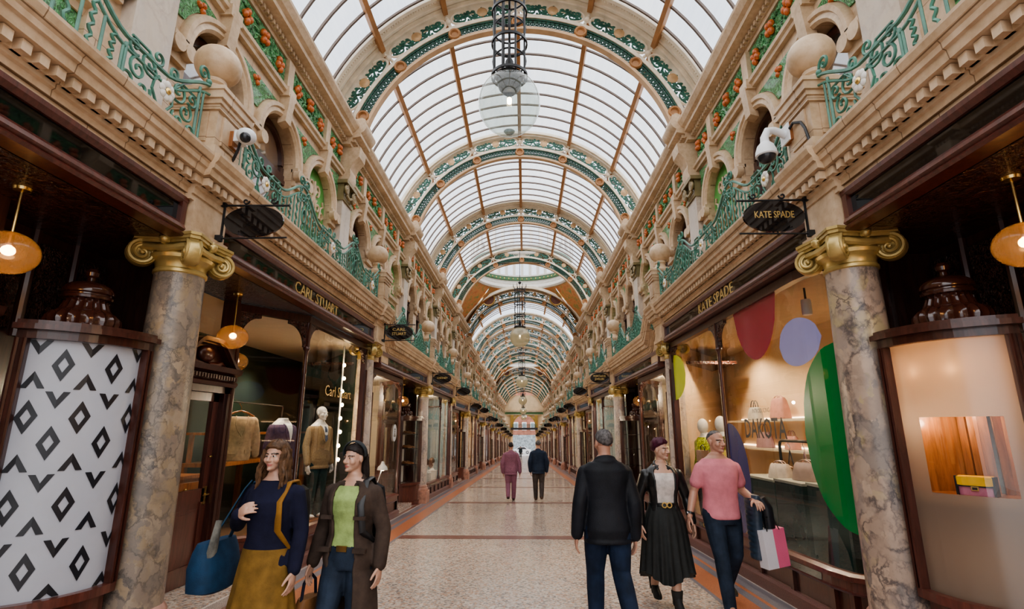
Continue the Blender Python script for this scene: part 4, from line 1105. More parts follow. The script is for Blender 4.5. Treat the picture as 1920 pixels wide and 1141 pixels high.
FROSTM = frost()
def lobby_shell(side, far_door):
    """carved soffit, panelled backing behind the column and the pale threshold"""
    TRIM[0] += 1
    t = thing('trim_%d' % TRIM[0], None, None, (side * 3.4, Y0, 3.2), kind='structure')
    B = lambda mb, n, m, p=t: mb.build(n, m, p, side=side)
    mb = MB(); mb.box(2.95, 4.4, YY(-5.6), YY(5.6), 3.24, 3.3); mb.box(2.97, 4.3, YY(-3.0), YY(3.0 if far_door else .6), 3.2, 3.26); B(mb, 'carved_soffit', CARVED)
    mb = MB(); mb.box(3.98, 4.05, YY(-1.05), YY(.45), -.2, 3.22); mb.box(3.28, 4.0, YY(.34), YY(.42), -.3, 3.22); mb.box(3.66, 4.0, YY(-1.08), YY(-1.0), -.2, 3.22)
    if far_door: mb.box(3.6, 3.75, YY(.42), YY(.9), -.3, 3.22)
    for v in (-.85, -.45, -.05): mb.tube([(3.96, YY(v), 2.3), (3.96, YY(v), 3.2)], .035, 8)
    B(mb, 'lobby_panelling', MAHO)
    mb = MB()
    for v in (-.65, -.25, .15): mb.prism([(YY(v) - .12, 2.35), (YY(v) + .12, 2.35), (YY(v) + .14, 3.1), (YY(v) - .14, 3.1)], 'x', 3.945, 3.98)
    B(mb, 'carved_panel', carved_mat('carved_panel', (.06, .025, .016), 24, 1.) if 'carved_panel' not in bpy.data.materials else bpy.data.materials['carved_panel'])
    mb = MB(); mb.box(3.03, 3.7, YY(-2.9), YY(-.95), -.03, .1, slope=True)
    if far_door: mb.box(3.0, 3.7, YY(.45), YY(2.9), -.03, .1, slope=True); mb.box(2.97, 3.0, YY(.42), YY(2.9), -.03, .085, 1, slope=True)
    B(mb, 'threshold_step', [TERR, PALEM])
    return t
def interior(side, plan, wallm, ceilm, floorm, zc=3.18, ns=2):
    """shop room behind the glass; plan is its (u, v) outline, first two points on the street side"""
    n = len(plan); out = []; um = max(u for u, v in plan); org = (side * plan[0][0], YY(plan[0][1]), 0)
    def put(mb, nm, m): o = mb.build(nm, m, loc=org, side=side); tag(o, kind='structure'); out.append(o)
    for i in range(ns, n):
        a, b = plan[i], plan[(i + 1) % n]; mb = MB()
        mb.quad((a[0], YY(a[1]), fz(YY(a[1])) - .1), (b[0], YY(b[1]), fz(YY(b[1])) - .1), (b[0], YY(b[1]), zc), (a[0], YY(a[1]), zc), 0)
        put(mb, 'wall_back' if a[0] == b[0] == um else 'wall_side', wallm)
    mb = MB(); mb.add([(u, YY(v), zc) for u, v in plan], [list(range(n))], 0); put(mb, 'ceiling', ceilm)
    mb = MB(); mb.add([(u, YY(v), fz(YY(v)) + .22) for u, v in plan], [list(range(n))], 0); put(mb, 'floor', floorm)
    return out
# ------------------------------------------------------------------ figures
def V3(*a): return Vector(a)
def remesh(mb, vox, it=2, fac=.5):
    me = mb.mesh('t', []); ob = bpy.data.objects.new('t', me); COL.objects.link(ob)
    m = ob.modifiers.new('r', 'REMESH'); m.mode = 'VOXEL'; m.voxel_size = vox
    if it:
        s = ob.modifiers.new('s', 'SMOOTH'); s.factor = fac; s.iterations = it
    dg = bpy.context.evaluated_depsgraph_get(); dg.update()
    out = bpy.data.meshes.new_from_object(ob.evaluated_get(dg))
    bpy.data.objects.remove(ob); bpy.data.meshes.remove(me)
    out.polygons.foreach_set('use_smooth', [True] * len(out.polygons))
    return out
def place(name, me, mats, parent, pick=None):
    for m in (mats if isinstance(mats, (list, tuple)) else [mats]): me.materials.append(m)
    if pick: me.polygons.foreach_set('material_index', [pick(p.center) for p in me.polygons])
    me.name = name; o = bpy.data.objects.new(name, me); COL.objects.link(o); o.parent = parent; return o
def rawbuild(mb, name, mats, parent, ang=40):
    o = link(name, mb.mesh(name, mats, (0, 0, 0), 1, ang), None, (0, 0, 0)); o.parent = parent; return o
def ering(c, rx, ry, n=28, ex=2.3, a0=0., tilt=(0, 0)):
    out = []
    for i in range(n):
        a = 2 * PI * i / n + a0; s, k = math.sin(a), math.cos(a)
        x = rx * math.copysign(abs(s) ** (2 / ex), s); y = ry * math.copysign(abs(k) ** (2 / ex), k)
        out.append((c[0] + x, c[1] + y, c[2] + tilt[0] * x + tilt[1] * y))
    return out[::-1]
TORM = [(.455, .088, .068, 0), (.50, .098, .074, 0), (.55, .095, .068, 0), (.60, .09, .064, .003), (.65, .092, .066, .006), (.70, .1, .07, .006), (.75, .108, .07, .002), (.79, .107, .064, -.004), (.81, .096, .055, -.007), (.828, .074, .048, -.008), (.846, .048, .042, -.006), (.862, .036, .038, 0)]
TORF = [(.455, .09, .07, 0), (.50, .102, .076, -.004), (.55, .09, .066, 0), (.60, .076, .058, .003), (.65, .078, .06, .006), (.70, .088, .07, .010), (.745, .09, .07, .010), (.785, .093, .058, -.002), (.806, .082, .050, -.005), (.824, .06, .042, -.006), (.842, .038, .035, -.004), (.858, .03, .032, 0)]
def skeleton(H, P):
    """joint positions in the figure's own frame (faces +y); P overrides in fractions of H"""
    J = dict(shL=(-.105, 0, .772), shR=(.105, 0, .772), elL=(-.135, -.01, .625), elR=(.135, -.01, .625), wrL=(-.14, .03, .475), wrR=(.14, .03, .475),
             hipL=(-.052, 0, .51), hipR=(.052, 0, .51), knL=(-.055, .012, .285), knR=(.055, .012, .285), anL=(-.056, -.01, .045), anR=(.056, -.01, .045),
             neck=(0, -.005, .848), head=(0, .012, .927))
    J.update(P); return {k: V3(*v) * H for k, v in J.items()}
def torso(mb, H, tab, infl=0., z0=0., z1=1., bw=1., lean=0.):
    rows = [(z, rx * bw, ry * bw, oy) for z, rx, ry, oy in tab if z0 <= z <= z1]
    mb.loft([ering((0, (oy + lean * (z - .5)) * H, z * H), rx * H + infl, ry * H + infl) for z, rx, ry, oy in rows], 0, True)
def limb(mb, pts, rad, n=14):
    P = []; Rr = []
    for i in range(len(pts) - 1):
        for k in range(6):
            t = k / 6; P.append(pts[i].lerp(pts[i + 1], t)); Rr.append(rad[i] + (rad[i + 1] - rad[i]) * t)
    P.append(pts[-1]); Rr.append(rad[-1])
    mb.tube(P, Rr, n); mb.ell(pts[0], rad[0], 12, 8)
    for p, r in zip(pts[1:-1], rad[1:-1]): mb.ell(p, r * .99, 12, 8)
    mb.ell(pts[-1], rad[-1], 12, 8)
def arm_pts(J, s): return [J['sh' + s], J['sh' + s].lerp(J['el' + s], .5), J['el' + s], J['el' + s].lerp(J['wr' + s], .35), J['wr' + s]]
def leg_pts(J, s): return [J['hip' + s], J['hip' + s].lerp(J['kn' + s], .5), J['kn' + s], J['kn' + s].lerp(J['an' + s], .35), J['an' + s]]
def hand(mb, w, d, nrm, ts, H, curl=.35):
    """palm, four bent fingers of different length and a thumb off the side of the palm"""
    k = H / 1.75; d = d.normalized(); nrm = (nrm - d * nrm.dot(d)).normalized(); t = d.cross(nrm) * ts
    Mx = Matrix((t, nrm, d)).transposed()
    mb.ell(w + d * .045 * k, (.040 * k, .017 * k, .056 * k), 14, 10, 0, Mx)
    mb.tube([w - d * .02 * k, w + d * .02 * k], [.024 * k, .026 * k], 10)
    for i, L in enumerate((.074, .082, .076, .06)):
        b = w + d * .082 * k + t * (.032 - .0215 * i) * k; q = [b - d * .03 * k, b]; dd = d + t * (.12 - .08 * i)
        for s_ in (.45, .32, .27):
            dd = (dd + nrm * curl * .8).normalized(); b = b + dd * L * s_ * k; q.append(b)
        mb.tube(q, [.0095 * k, .0098 * k, .009 * k, .0085 * k, .0072 * k], 8); mb.ell(q[-1], .0072 * k, 8, 6)
    b = w + d * .02 * k + t * .026 * k; q = [b]; dd = (d * .75 + t * .75 + nrm * .25).normalized()
    for s_ in (.035, .032, .026):
        b = b + dd * s_ * k; q.append(b); dd = (dd + d * .35 + nrm * curl * .3).normalized()
    mb.tube(q, [.014 * k, .0125 * k, .011 * k, .009 * k], 8); mb.ell(q[-1], .009 * k, 8, 6)
def rotz(a): return Matrix.Rotation(a, 3, 'Z')
def head_shape(mb, c, k, Mh, face=True):
    """skull, jaw, brow, nose, lips, chin and ears about centre c; k = head scale"""
    def E(p, r): mb.ell(c + Mh @ (V3(*p) * k), tuple(x * k for x in r), 20, 14, 0, Mh)
    E((0, -.012, .03), (.074, .094, .084)); E((0, .018, -.035), (.061, .072, .072)); E((0, .05, -.085), (.034, .036, .028))
    if face:
        E((0, .078, .018), (.052, .014, .012)); E((-.04, .058, -.03), (.024, .028, .026)); E((.04, .058, -.03), (.024, .028, .026))
        mb.tube([c + Mh @ (V3(0, .088, .012) * k), c + Mh @ (V3(0, .1, -.012) * k), c + Mh @ (V3(0, .112, -.032) * k), c + Mh @ (V3(0, .1, -.04) * k)], [.008 * k, .011 * k, .0145 * k, .01 * k], 8)
        for s in (-1, 1): E((s * .012, .097, -.036), (.009, .012, .008)); E((s * .03, .078, .002), (.014, .010, .008))
        E((0, .087, -.06), (.024, .012, .0065)); E((0, .085, -.070), (.021, .012, .0075)); E((0, .082, -.097), (.018, .016, .014))
        for s in (-1, 1): E((s * .077, -.005, -.008), (.010, .019, .031))
def figure(label, H, at, heading, P, skin, sex='m', tab=None, head_yaw=0., bw=1., vox=.0055, hands=None, hk=None, lean=0.):
    """the continuous body; returns root, joints, info for clothes"""
    t = thing('person', label, 'person', (at[0], at[1], at[2] if len(at) > 2 else fz(at[1])))
    t.rotation_euler = (0, 0, heading); J = skeleton(H, P); tab = tab or (TORM if sex == 'm' else TORF)
    mb = MB(); torso(mb, H, tab, bw=bw, lean=lean)
    f = 1. if sex == 'm' else .88
    for s in 'LR':
        limb(mb, arm_pts(J, s), [x * H * f for x in (.034, .029, .0245, .0245, .0165)])
        limb(mb, leg_pts(J, s), [x * H * (.97 if sex == 'm' else 1) for x in (.058, .05, .035, .035, .022)])
        a = J['an' + s]; mb.ell(a + V3(0, .02 * H, -.008 * H), (.018 * H, .035 * H, .014 * H), 12, 8)
    mb.tube([J['neck'] - V3(0, 0, .04 * H), J['neck'].lerp(J['head'], .35), J['head'] - V3(0, .01 * H, .02 * H)], [.036 * H * f, .032 * H * f, .034 * H * f], 14)
    k = (hk or (1. if sex == 'm' else .95)) * H / 1.75; Mh = rotz(head_yaw); hc = J['head']
    head_shape(mb, hc, k, Mh)
    for s, sg in (('L', -1), ('R', 1)):
        d, n, cu = (hands or {}).get(s, (None, None, .35))
        d = V3(*d) if d else (J['wr' + s] - J['el' + s]); n = V3(*n) if n else V3(-sg, 0, 0)
        dn = d.normalized(); nn = (n - dn * n.dot(dn)).normalized(); tt = dn.cross(nn)
        hand(mb, J['wr' + s], d, n, 1 if tt.y > 0 else -1, H, cu)
    me = remesh(mb, vox, 2)
    Mi = Mh.transposed()
    def pick(c):
        q = Mi @ (c - hc) / k
        if q.y > .05 and abs(q.z) < .12:
            for s in (-1, 1):
                if (q.x - s * .03) ** 2 / .013 ** 2 + (q.z - .001) ** 2 / .0062 ** 2 < 1: return 2 if abs(q.x - s * .03) < .0055 else 1
                if abs(q.x - s * .032) < .02 and abs(q.z - .021 + abs(q.x - s * .03) * .15) < .0045: return 2
            if abs(q.x) < .024 - abs(q.z + .065) and abs(q.z + .065) < .009: return 3
        return 0
    body = place('body', me, [skin, M('eye_white', (.6, .58, .55), .3, var=0) if 'eye_white' not in bpy.data.materials else bpy.data.materials['eye_white'], M('eye_dark', (.03, .02, .015), .4, var=0) if 'eye_dark' not in bpy.data.materials else bpy.data.materials['eye_dark'], M('lips', (.38, .13, .11), .45, var=0) if 'lips' not in bpy.data.materials else bpy.data.materials['lips']], t, pick)
    return t, J, dict(H=H, tab=tab, bw=bw, hc=hc, k=k, Mh=Mh, f=f, lean=lean, sex=sex)
def tops(t, J, I, mat, name='jacket', infl=.016, z0=.43, z1=.835, slv=.012, cuff=1., short=False, open_=0., flare=0., collar=True, vox=.009, mat2=None, pick=None, inner=.012, gapz=None):
    H = I['H']; mb = MB(); rows = [r for r in I['tab'] if r[0] <= z1]
    if rows[0][0] > z0 + .005: pass
    ext = []
    z = z0
    base = rows[0]
    for zz in [z0 + (rows[0][0] - z0) * q / 6 for q in range(6)] if z0 < rows[0][0] else []:
        kf = 1 + flare * (rows[0][0] - zz); ext.append((zz, rows[1][1] * kf, rows[1][2] * kf, rows[1][3]))
    rows = ext + [r for r in rows if r[0] >= z0]
    if rows[0][0] > z0 + .003:
        # interpolate the hem
        T = I['tab']
        for a, b in zip(T, T[1:]):
            if a[0] <= z0 <= b[0]:
                q = (z0 - a[0]) / (b[0] - a[0]); rows = [tuple(a[i] + (b[i] - a[i]) * q for i in range(4))] + rows; rows[0] = (z0,) + rows[0][1:]
                break
    n = 40; rings = []
    for zz, rx, ry, oy in rows:
        c = (0, (oy + I['lean'] * (zz - .5)) * H, zz * H); RX, RY = rx * I['bw'] * H + infl, ry * I['bw'] * H + infl
        if zz > .8: RX -= infl * .3; RY -= infl * .2
        if not open_: rings.append(ering(c, RX, RY, n)); continue
        g = open_ if gapz is None else max(.06, open_ * (1 - ss(gapz[0], gapz[1], zz)) + gapz[2])
        def arc(a_, b_): return [(c[0] + a_ * math.copysign(abs(math.sin(th)) ** .87, math.sin(th)), c[1] + b_ * math.copysign(abs(math.cos(th)) ** .87, math.cos(th)), c[2]) for th in [g + (2 * PI - 2 * g) * i / n for i in range(n + 1)]]
        o = arc(RX, RY); i_ = arc(RX - inner * 1.6, RY - inner * 1.6); rings.append((o + i_[::-1])[::-1])
    mb.loft(rings, 0, True)
    for s in 'LR':
        A = arm_pts(J, s); A = [A[0] * .985 + V3(0, 0, .012 * A[0].z)] + A[1:]
        R_ = [x * H * I['f'] + slv for x in (.034, .030, .0265, .0265, .021)]
        if short: A = A[:2]; A[1] = J['sh' + s].lerp(J['el' + s], .62); R_ = [R_[0] * .97, R_[1] * 1.1]
        else: A[-1] = A[-2].lerp(A[-1], .93)
        limb(mb, A, R_)
    if collar:
        cz = J['neck']; rc = .017 if collar is True else collar
        for sc_, dz_ in ((1., -.012), (1.34, -.03)):
            mb.tube([cz + V3(.045 * sc_ * H * I['f'] * math.sin(a), .042 * sc_ * H * I['f'] * math.cos(a), dz_ * H - .016 * H * math.cos(a)) for a in ([open_ * .8 + (2 * PI - 1.6 * open_) * i / 20 for i in range(21)] if open_ else [2 * PI * i / 20 for i in range(21)])], rc, 8)
    return place(name, remesh(mb, vox, 3), [mat] + ([mat2] if mat2 else []), t, pick)
def trousers(t, J, I, mat, name='trousers', infl=.014, ztop=.6, wide=0., vox=.009):
    H = I['H']; mb = MB(); rows = [r for r in I['tab'] if r[0] <= ztop]
    mb.loft([ering((0, (oy + I['lean'] * (z - .5)) * H, z * H), rx * I['bw'] * H + infl * .8, ry * I['bw'] * H + infl * .8) for z, rx, ry, oy in rows], 0, True)
    for s in 'LR':
        L = leg_pts(J, s); L[-1] = L[-1] + V3(0, 0, -.008 * H)
        limb(mb, L, [x * H + infl + wide * q for q, x in zip((0, .2, .6, .8, 1), (.057, .05, .037, .036, .028))])
    return place(name, remesh(mb, vox, 3), mat, t)
def shoe(t, J, s, mat, H, heel=0., d=(0, 1), boot=0., sole=None, pitch=0.):
    a = J['an' + s]; d = V3(d[0], d[1], 0).normalized(); x = V3(d.y, -d.x, 0); k = H / 1.75; mb = MB(); g = a.z - .045 * H
    rings = []
    for q, w, h in ((-.075, .024, .05), (-.06, .036, .075), (-.02, .038, .085), (.03, .038, .075), (.08, .044, .055), (.13, .046, .042), (.17, .036, .034), (.195, .016, .022)):
        up = (heel if q < .04 else heel * max(0, 1 - (q - .04) / .06)) + pitch * (.19 - q)
        c = a + d * q * k; c.z = g + up
        rings.append([c + x * w * k * math.cos(th) + V3(0, 0, max(.0, (math.sin(th) + .35) / 1.35) * h * k * (1.6 if boot and q > -.03 else 1)) for th in [2 * PI * i / 16 for i in range(16)]])
    mb.loft(rings, 0, True)
    if boot: mb.tube([a + V3(0, 0, -.01), a + V3(0, 0, boot * .5), a + V3(0, 0, boot)], [.047 * k, .054 * k, .062 * k], 14)
    if heel:
        c = a + d * (-.05 * k); c.z = g; mb.tube([c, c + V3(0, 0, heel + .02)], [.016, .026], 8)
    else:
        c = a + d * (.055 * k); mb.prism([(c.x + x.x * px * k + d.x * py * k, c.y + x.y * px * k + d.y * py * k) for px, py in ((.03, -.13), (.045, .0), (.046, .08), (.02, .142), (-.02, .142), (-.046, .08), (-.045, 0), (-.03, -.13))], 'z', g, g + .016, 1)
    return rawbuild(mb, 'boot' if boot else 'shoe', [mat, sole or DARKG], t)
def hair(t, I, mat, style='short', seed=1):
    rr = random.Random(seed); c = I['hc']; k = I['k']; Mh = I['Mh']; mb = MB(); nu, nv = 40, 28; vs = []; fs = []
    for j in range(nv + 1):
        ph = PI * j / nv
        for i in range(nu):
            th = 2 * PI * i / nu; d = V3(math.sin(ph) * math.sin(th), math.sin(ph) * math.cos(th), math.cos(ph))
            line = -.1 + .62 * max(0, d.y) ** .8 - .55 * max(0, -d.y)       # hairline height for this direction
            if style in ('long', 'tied'): line -= .12 * (1 - max(0, d.y)) + .14 * max(0, d.y)
            if style == 'bald': line += .35
            cov = ss(line - .08, line + .1, d.z)
            th_ = {'short': .009, 'crop': .016, 'long': .018, 'tied': .012, 'bald': .003}[style]
            lump = 1 + .02 * math.sin(9 * th + 3 * ph) + .015 * math.sin(17 * th - 5 * ph)
            if style == 'crop': th_ += .016 * max(0, d.z) + .014 * max(0, d.y) * max(0, d.z)
            p = V3(d.x * (.074 + th_), d.y * (.094 + th_) - .012, .03 + d.z * (.084 + th_)) * lump
            if d.z < -.2: p.z = max(p.z, -.075)
            p = p * cov + V3(d.x * .05, d.y * .055 - .02, d.z * .06) * (1 - cov)
            vs.append(c + Mh @ (p * k))
    for j in range(nv):
        for i in range(nu):
            a = j * nu + i; b = j * nu + (i + 1) % nu; fs.append((a, a + nu, b + nu, b))
    mb.add(vs, fs, 0, True)
    if style == 'long':
        for q in range(70):
            a = rr.uniform(1.0, 2 * PI - 1.0); r0 = V3(math.sin(a) * .082, math.cos(a) * .1 - .012, rr.uniform(.0, .06)); L = rr.uniform(.2, .30); pts = []
            for i in range(9):
                z = i / 8; w_ = .012 * math.sin(z * 9 + q)
                pts.append(c + Mh @ ((r0 + V3(math.sin(a) * (.035 * z + w_), math.cos(a) * .03 * z + (.03 * z if abs(math.cos(a)) < .6 else 0), -L * z)) * k))
            mb.tube(pts, [.015, .017, .017, .016, .016, .015, .013, .01, .004], 6)
    if style == 'tied':
        for q in range(26):
            a = PI + rr.uniform(-.9, .9); r0 = V3(math.sin(a) * .07, -.085, rr.uniform(-.04, .04)); pts = []
            for i in range(7):
                z = i / 6; pts.append(c + Mh @ ((r0 + V3(math.sin(a) * .03 * z, -.02 * z, -.2 * z)) * k))
            mb.tube(pts, [.014, .016, .016, .015, .013, .01, .004], 6)
    return rawbuild(mb, 'hair', mat, t)
SKIN = M('skin', (.50, .30, .22), .45, var=.06, vs=12); SKIN2 = M('ruddy_skin', (.45, .24, .17), .45, var=.06, vs=12)
def cloth(name, col, rough=.8, vs=14, var=.2, bst=.15, bs=120): return M(name, col, rough, var=var, vs=vs, bst=bst, bs=bs, spec=.25)
JEAN = cloth('denim', (.022, .034, .058), .8, 7, .35); HB = cloth('brown_hair', (.12, .065, .035), .5, 30, .4); HG = cloth('grey_hair', (.12, .11, .11), .6, 40, .5)
HD = cloth('dark_hair', (.03, .022, .02), .5, 30, .4); HW = cloth('burgundy_hair', (.07, .012, .03), .45, 30, .4)
# ---- woman in navy jumper
def strap(t, pts, w, mat, name='strap'):
    mb = MB(); mb.tube(pts, w, 8, flat=.3); return rawbuild(mb, name, mat, t)
t, J, I = figure('woman in navy jumper and mustard skirt, brown wavy hair, hand at her bag strap', 1.64, (-1.66, 3.85), PI - .12,
                 dict(elR=(.165, -.015, .64), wrR=(.085, .105, .70), anL=(-.05, .09, .045), anR=(.055, -.12, .075), knL=(-.05, .06, .285), knR=(.055, .0, .28)), SKIN, 'f', hands={'R': ((-.6, .25, .35), (-.3, -.7, -.2), .8)})
navyt = cloth('navy_knit', (.012, .013, .035), .9); must = cloth('mustard_cloth', (.20, .115, .03), .85)
tops(t, J, I, navyt, 'jumper', .022, .47, .83, .014, collar=.012)
mb = MB(); rings = []
for q in range(9):
    k = q / 8; z = (.56 - .44 * k) * 1.64
    rings.append([(1.06 * (.155 + .11 * k) * math.sin(a) * (1 + .05 * k * math.sin(a * 14)), .02 + (.115 + .11 * k) * math.cos(a) * (1 + .05 * k * math.sin(a * 14)), z) for a in [2 * PI * i / 84 for i in range(84)]][::-1])
mb.loft(rings[::-1], 0, True); rawbuild(mb, 'skirt', must, t)
for s in 'LR': shoe(t, J, s, cloth('brown_leather', (.06, .03, .018), .5), 1.64)
hair(t, I, HB, 'long', 3)
def lpt(t, p):   # figure frame to world
    return Matrix.Rotation(t.rotation_euler.z, 3, 'Z') @ V3(*p) + Vector(t.location)
def satchel(name, label, cat, t, pts, w, strap_pts, mat, mats2, r=.012):
    b = thing(name, label, cat, lpt(t, pts), None); b.rotation_euler = t.rotation_euler.copy(); o = V3(*pts)
    return b, o
b, o = satchel('shoulder_bag', 'blue cloth shoulder bag hanging at the hip of the woman in navy', 'bag', t, (.36, .05, .80), 0, 0, 0, 0)
mb = MB(); rings = []
for z, a, c in ((-.16, .10, .06), (-.14, .16, .085), (0, .175, .09), (.1, .165, .06), (.16, .15, .03)):
    rings.append(ering((0, 0, z), c + .02, a + .02, 24, 3))
mb.loft(rings, 0, True); rawbuild(mb, 'bag_body', cloth('blue_cloth', (.012, .045, .10), .7), b)
mb = MB(); mb.tube([V3(-.02, .1, .15), V3(-.1, .06, .32), V3(-.18, .02, .5), V3(-.2, -.02, .55)], .02, 8, flat=.35); mb.tube([V3(-.02, -.1, .15), V3(-.11, -.09, .36), V3(-.2, -.06, .54)], .02, 8, flat=.35); rawbuild(mb, 'strap', cloth('blue_strap', (.02, .06, .11), .8), b)
mb = MB(); mb.tube([V3(-.07, .1, .3), V3(-.06, .12, .12), V3(-.03, .115, -.06), V3(-.02, .11, -.14)], [.03, .045, .05, .035], 10, flat=.5); rawbuild(mb, 'striped_scarf', cloth('grey_scarf', (.22, .22, .20), .9, 8, .5), b)
b = thing('backpack', 'dark backpack with mustard shoulder strap worn by the woman in navy', 'backpack', lpt(t, (-.02, -.17, 1.1))); b.rotation_euler = t.rotation_euler.copy()
mb = MB(); mb.loft([ering((0, -.03, z), a, c, 24, 3.2) for z, a, c in ((-.2, .11, .05), (-.17, .14, .075), (.05, .14, .08), (.17, .12, .07), (.2, .08, .04))], 0, True); rawbuild(mb, 'pack', cloth('dark_canvas', (.03, .025, .02)), b)
mb = MB(); mb.tube([V3(-.085, .0, .14), V3(-.1, .1, .245), V3(-.105, .2, .24), V3(-.1, .295, .12), V3(-.105, .29, -.06), V3(-.14, .2, -.18), V3(-.12, .0, -.2)], .028, 8, flat=.35); rawbuild(mb, 'shoulder_strap', cloth('mustard_strap', (.26, .13, .03), .7), b)
# ---- woman in long brown coat
t, J, I = figure('woman in long open brown coat, lime green top, jeans and dark hair tied back', 1.62, (-1.17, 4.1), PI - .2,
                 dict(elL=(-.15, -.02, .62), wrL=(-.155, .01, .47), elR=(.15, -.02, .62), wrR=(.165, .03, .47), anL=(-.05, -.12, .07), anR=(.05, .12, .045), knR=(.05, .08, .285), knL=(-.05, .01, .28)), SKIN, 'f', head_yaw=-.3)
tops(t, J, I, cloth('lime_jersey', (.32, .43, .16), .8), 'top', .010, .545, .82, .006, collar=False)
trousers(t, J, I, JEAN, 'jeans', .012)
mb = MB(); mb.tube([(.145 * math.sin(a), .105 * math.cos(a), .545 * 1.62) for a in [2 * PI * i / 28 for i in range(28)]], .017, 6, 0, True); mb.box(-.04, .04, .105, .125, .545 * 1.62 - .02, .545 * 1.62 + .02, 1); rawbuild(mb, 'belt', [BLACK, BRASS], t)
coat = cloth('brown_wool', (.065, .045, .036), .9)
tops(t, J, I, coat, 'coat', .032, .24, .835, .018, open_=.52, flare=.9, vox=.010)
mb = MB()
for s in (-1, 1): mb.box(s * .14 - .05, s * .14 + .05, .105, .135, .86, .89); mb.box(s * .13 - .045, s * .13 + .045, .115, .14, 1.08, 1.105)
rawbuild(mb, 'pocket_flap', coat, t)
for s in 'LR': shoe(t, J, s, BLACKV, 1.62)
hair(t, I, HD, 'tied', 5)
mb = MB(); c = I['hc'] + V3(0, 0, .0)
mb.tube([c + V3(.092 * math.cos(a), -.0 + .02 * math.sin(a), .035 + .088 * math.sin(a)) for a in [-.2 + (PI + .4) * i / 20 for i in range(21)]], .02, 8, flat=.35); rawbuild(mb, 'headband', cloth('grey_band', (.04, .045, .05)), t)
b = thing('backpack', 'black backpack on the shoulder of the woman in the brown coat', 'backpack', lpt(t, (0, -.19, 1.1))); b.rotation_euler = t.rotation_euler.copy()
mb = MB(); mb.loft([ering((0, -.03, z), a, c_, 24, 3.2) for z, a, c_ in ((-.2, .12, .05), (-.17, .15, .075), (.05, .15, .08), (.17, .13, .07), (.2, .08, .04))], 0, True); rawbuild(mb, 'pack', cloth('black_canvas', (.012, .013, .016)), b)
mb = MB()
for s in (-1,): mb.tube([V3(s * .09, .0, .14), V3(s * .1, .11, .255), V3(s * .115, .22, .24), V3(s * .135, .325, .08), V3(s * .15, .3, -.1), V3(s * .18, .15, -.2), V3(s * .12, .0, -.2)], .026, 8, flat=.35)
rawbuild(mb, 'shoulder_strap', BLACK, b)
b = thing('handbag', 'small tan handbag carried low between the two nearest women', 'bag', lpt(t, (.275, .05, .44))); b.rotation_euler = t.rotation_euler.copy()
mb = MB(); mb.loft([ering((0, 0, z), .05, a, 20, 3) for z, a in ((-.11, .13), (-.08, .15), (.05, .13), (.1, .09))], 0, True); rawbuild(mb, 'bag_body', cloth('tan_leather', (.25, .12, .05), .5), b)
mb = MB(); mb.tube([V3(0, .09, .08), V3(-.0, .07, .2), V3(0, 0, .26), V3(0, -.07, .2), V3(0, -.09, .08)], .011, 8); rawbuild(mb, 'handle', cloth('navy_handle', (.02, .02, .04)), b)
# ---- man walking away, dark jacket
t, J, I = figure('man seen from behind in dark navy jacket and blue jeans, short grey hair', 1.75, (.86, 5.05), .06,
                 dict(elL=(-.142, -.02, .625), wrL=(-.158, .0, .47), elR=(.138, -.035, .625), wrR=(.14, -.01, .46), anL=(-.055, .09, .045), knL=(-.058, .06, .285), anR=(.075, -.17, .10), knR=(.06, -.015, .29), hipL=(-.055, 0, .51), hipR=(.055, 0, .51)), SKIN2, 'm', bw=1.02, head_yaw=.25)
tops(t, J, I, cloth('dark_navy_jacket', (.012, .014, .020), .6, 5, .3), 'jacket', .030, .435, .845, .020, flare=.15, collar=.028)
trousers(t, J, I, cloth('blue_denim', (.012, .024, .055), .8, 6, .4), 'jeans', .018)
for s in 'LR': shoe(t, J, s, cloth('grey_suede', (.12, .12, .13), .8), 1.75, pitch=.25 if s == 'R' else 0)
hair(t, I, HG, 'short', 7)
# ---- woman in leather jacket
t, J, I = figure('woman in black leather jacket and long black pleated skirt, short burgundy hair', 1.68, (1.60, 5.95), PI + .05,
                 dict(elR=(.15, -.02, .63), wrR=(.155, .02, .475), elL=(-.16, -.03, .63), wrL=(-.18, .0, .48), anL=(-.02, .10, .045), knL=(-.03, .06, .285), anR=(.05, -.14, .075), knR=(.05, .0, .28)), SKIN, 'f', head_yaw=.75)
tops(t, J, I, cloth('white_tee', (.62, .56, .53), .8), 'tee', .008, .57, .805, .004, collar=False, short=True)
leath = M('black_leather', (.012, .012, .013), .32, var=.3, vs=12, bst=.2, bs=18)
tops(t, J, I, leath, 'leather_jacket', .020, .545, .835, .014, open_=.62, flare=0, collar=.02)
sk = M('black_tulle', (.010, .012, .012), .75, var=.3, vs=20); mb = MB(); rings = []
for q in range(10):
    k = q / 9; z = (.60 - .42 * k) * 1.68 + .0
    rings.append([(1.05 * (.142 + .05 * min(1, k * 4) + .07 * k) * math.sin(a) * (1 + .07 * k * math.sin(a * 19)), (.112 + .03 * min(1, k * 4) + .09 * k) * math.cos(a) * (1 + .07 * k * math.sin(a * 19)), z - (.05 * k * math.sin(a * 3 + 1) if q == 9 else 0)) for a in [2 * PI * i / 114 for i in range(114)]][::-1])
mb.loft(rings[::-1], 0, True); rawbuild(mb, 'pleated_skirt', sk, t)
mb = MB(); mb.tube([(.135 * math.sin(a), .108 * math.cos(a), .595 * 1.68) for a in [2 * PI * i / 28 for i in range(28)]], .024, 6, 0, True)
for s in (-1, 1): mb.tube([(s * .026 + .024 * math.cos(a), .132, .595 * 1.68 + .024 * math.sin(a)) for a in [2 * PI * i / 16 for i in range(16)]], .007, 6, 1, True)
rawbuild(mb, 'belt', [leath, GOLDL], t)
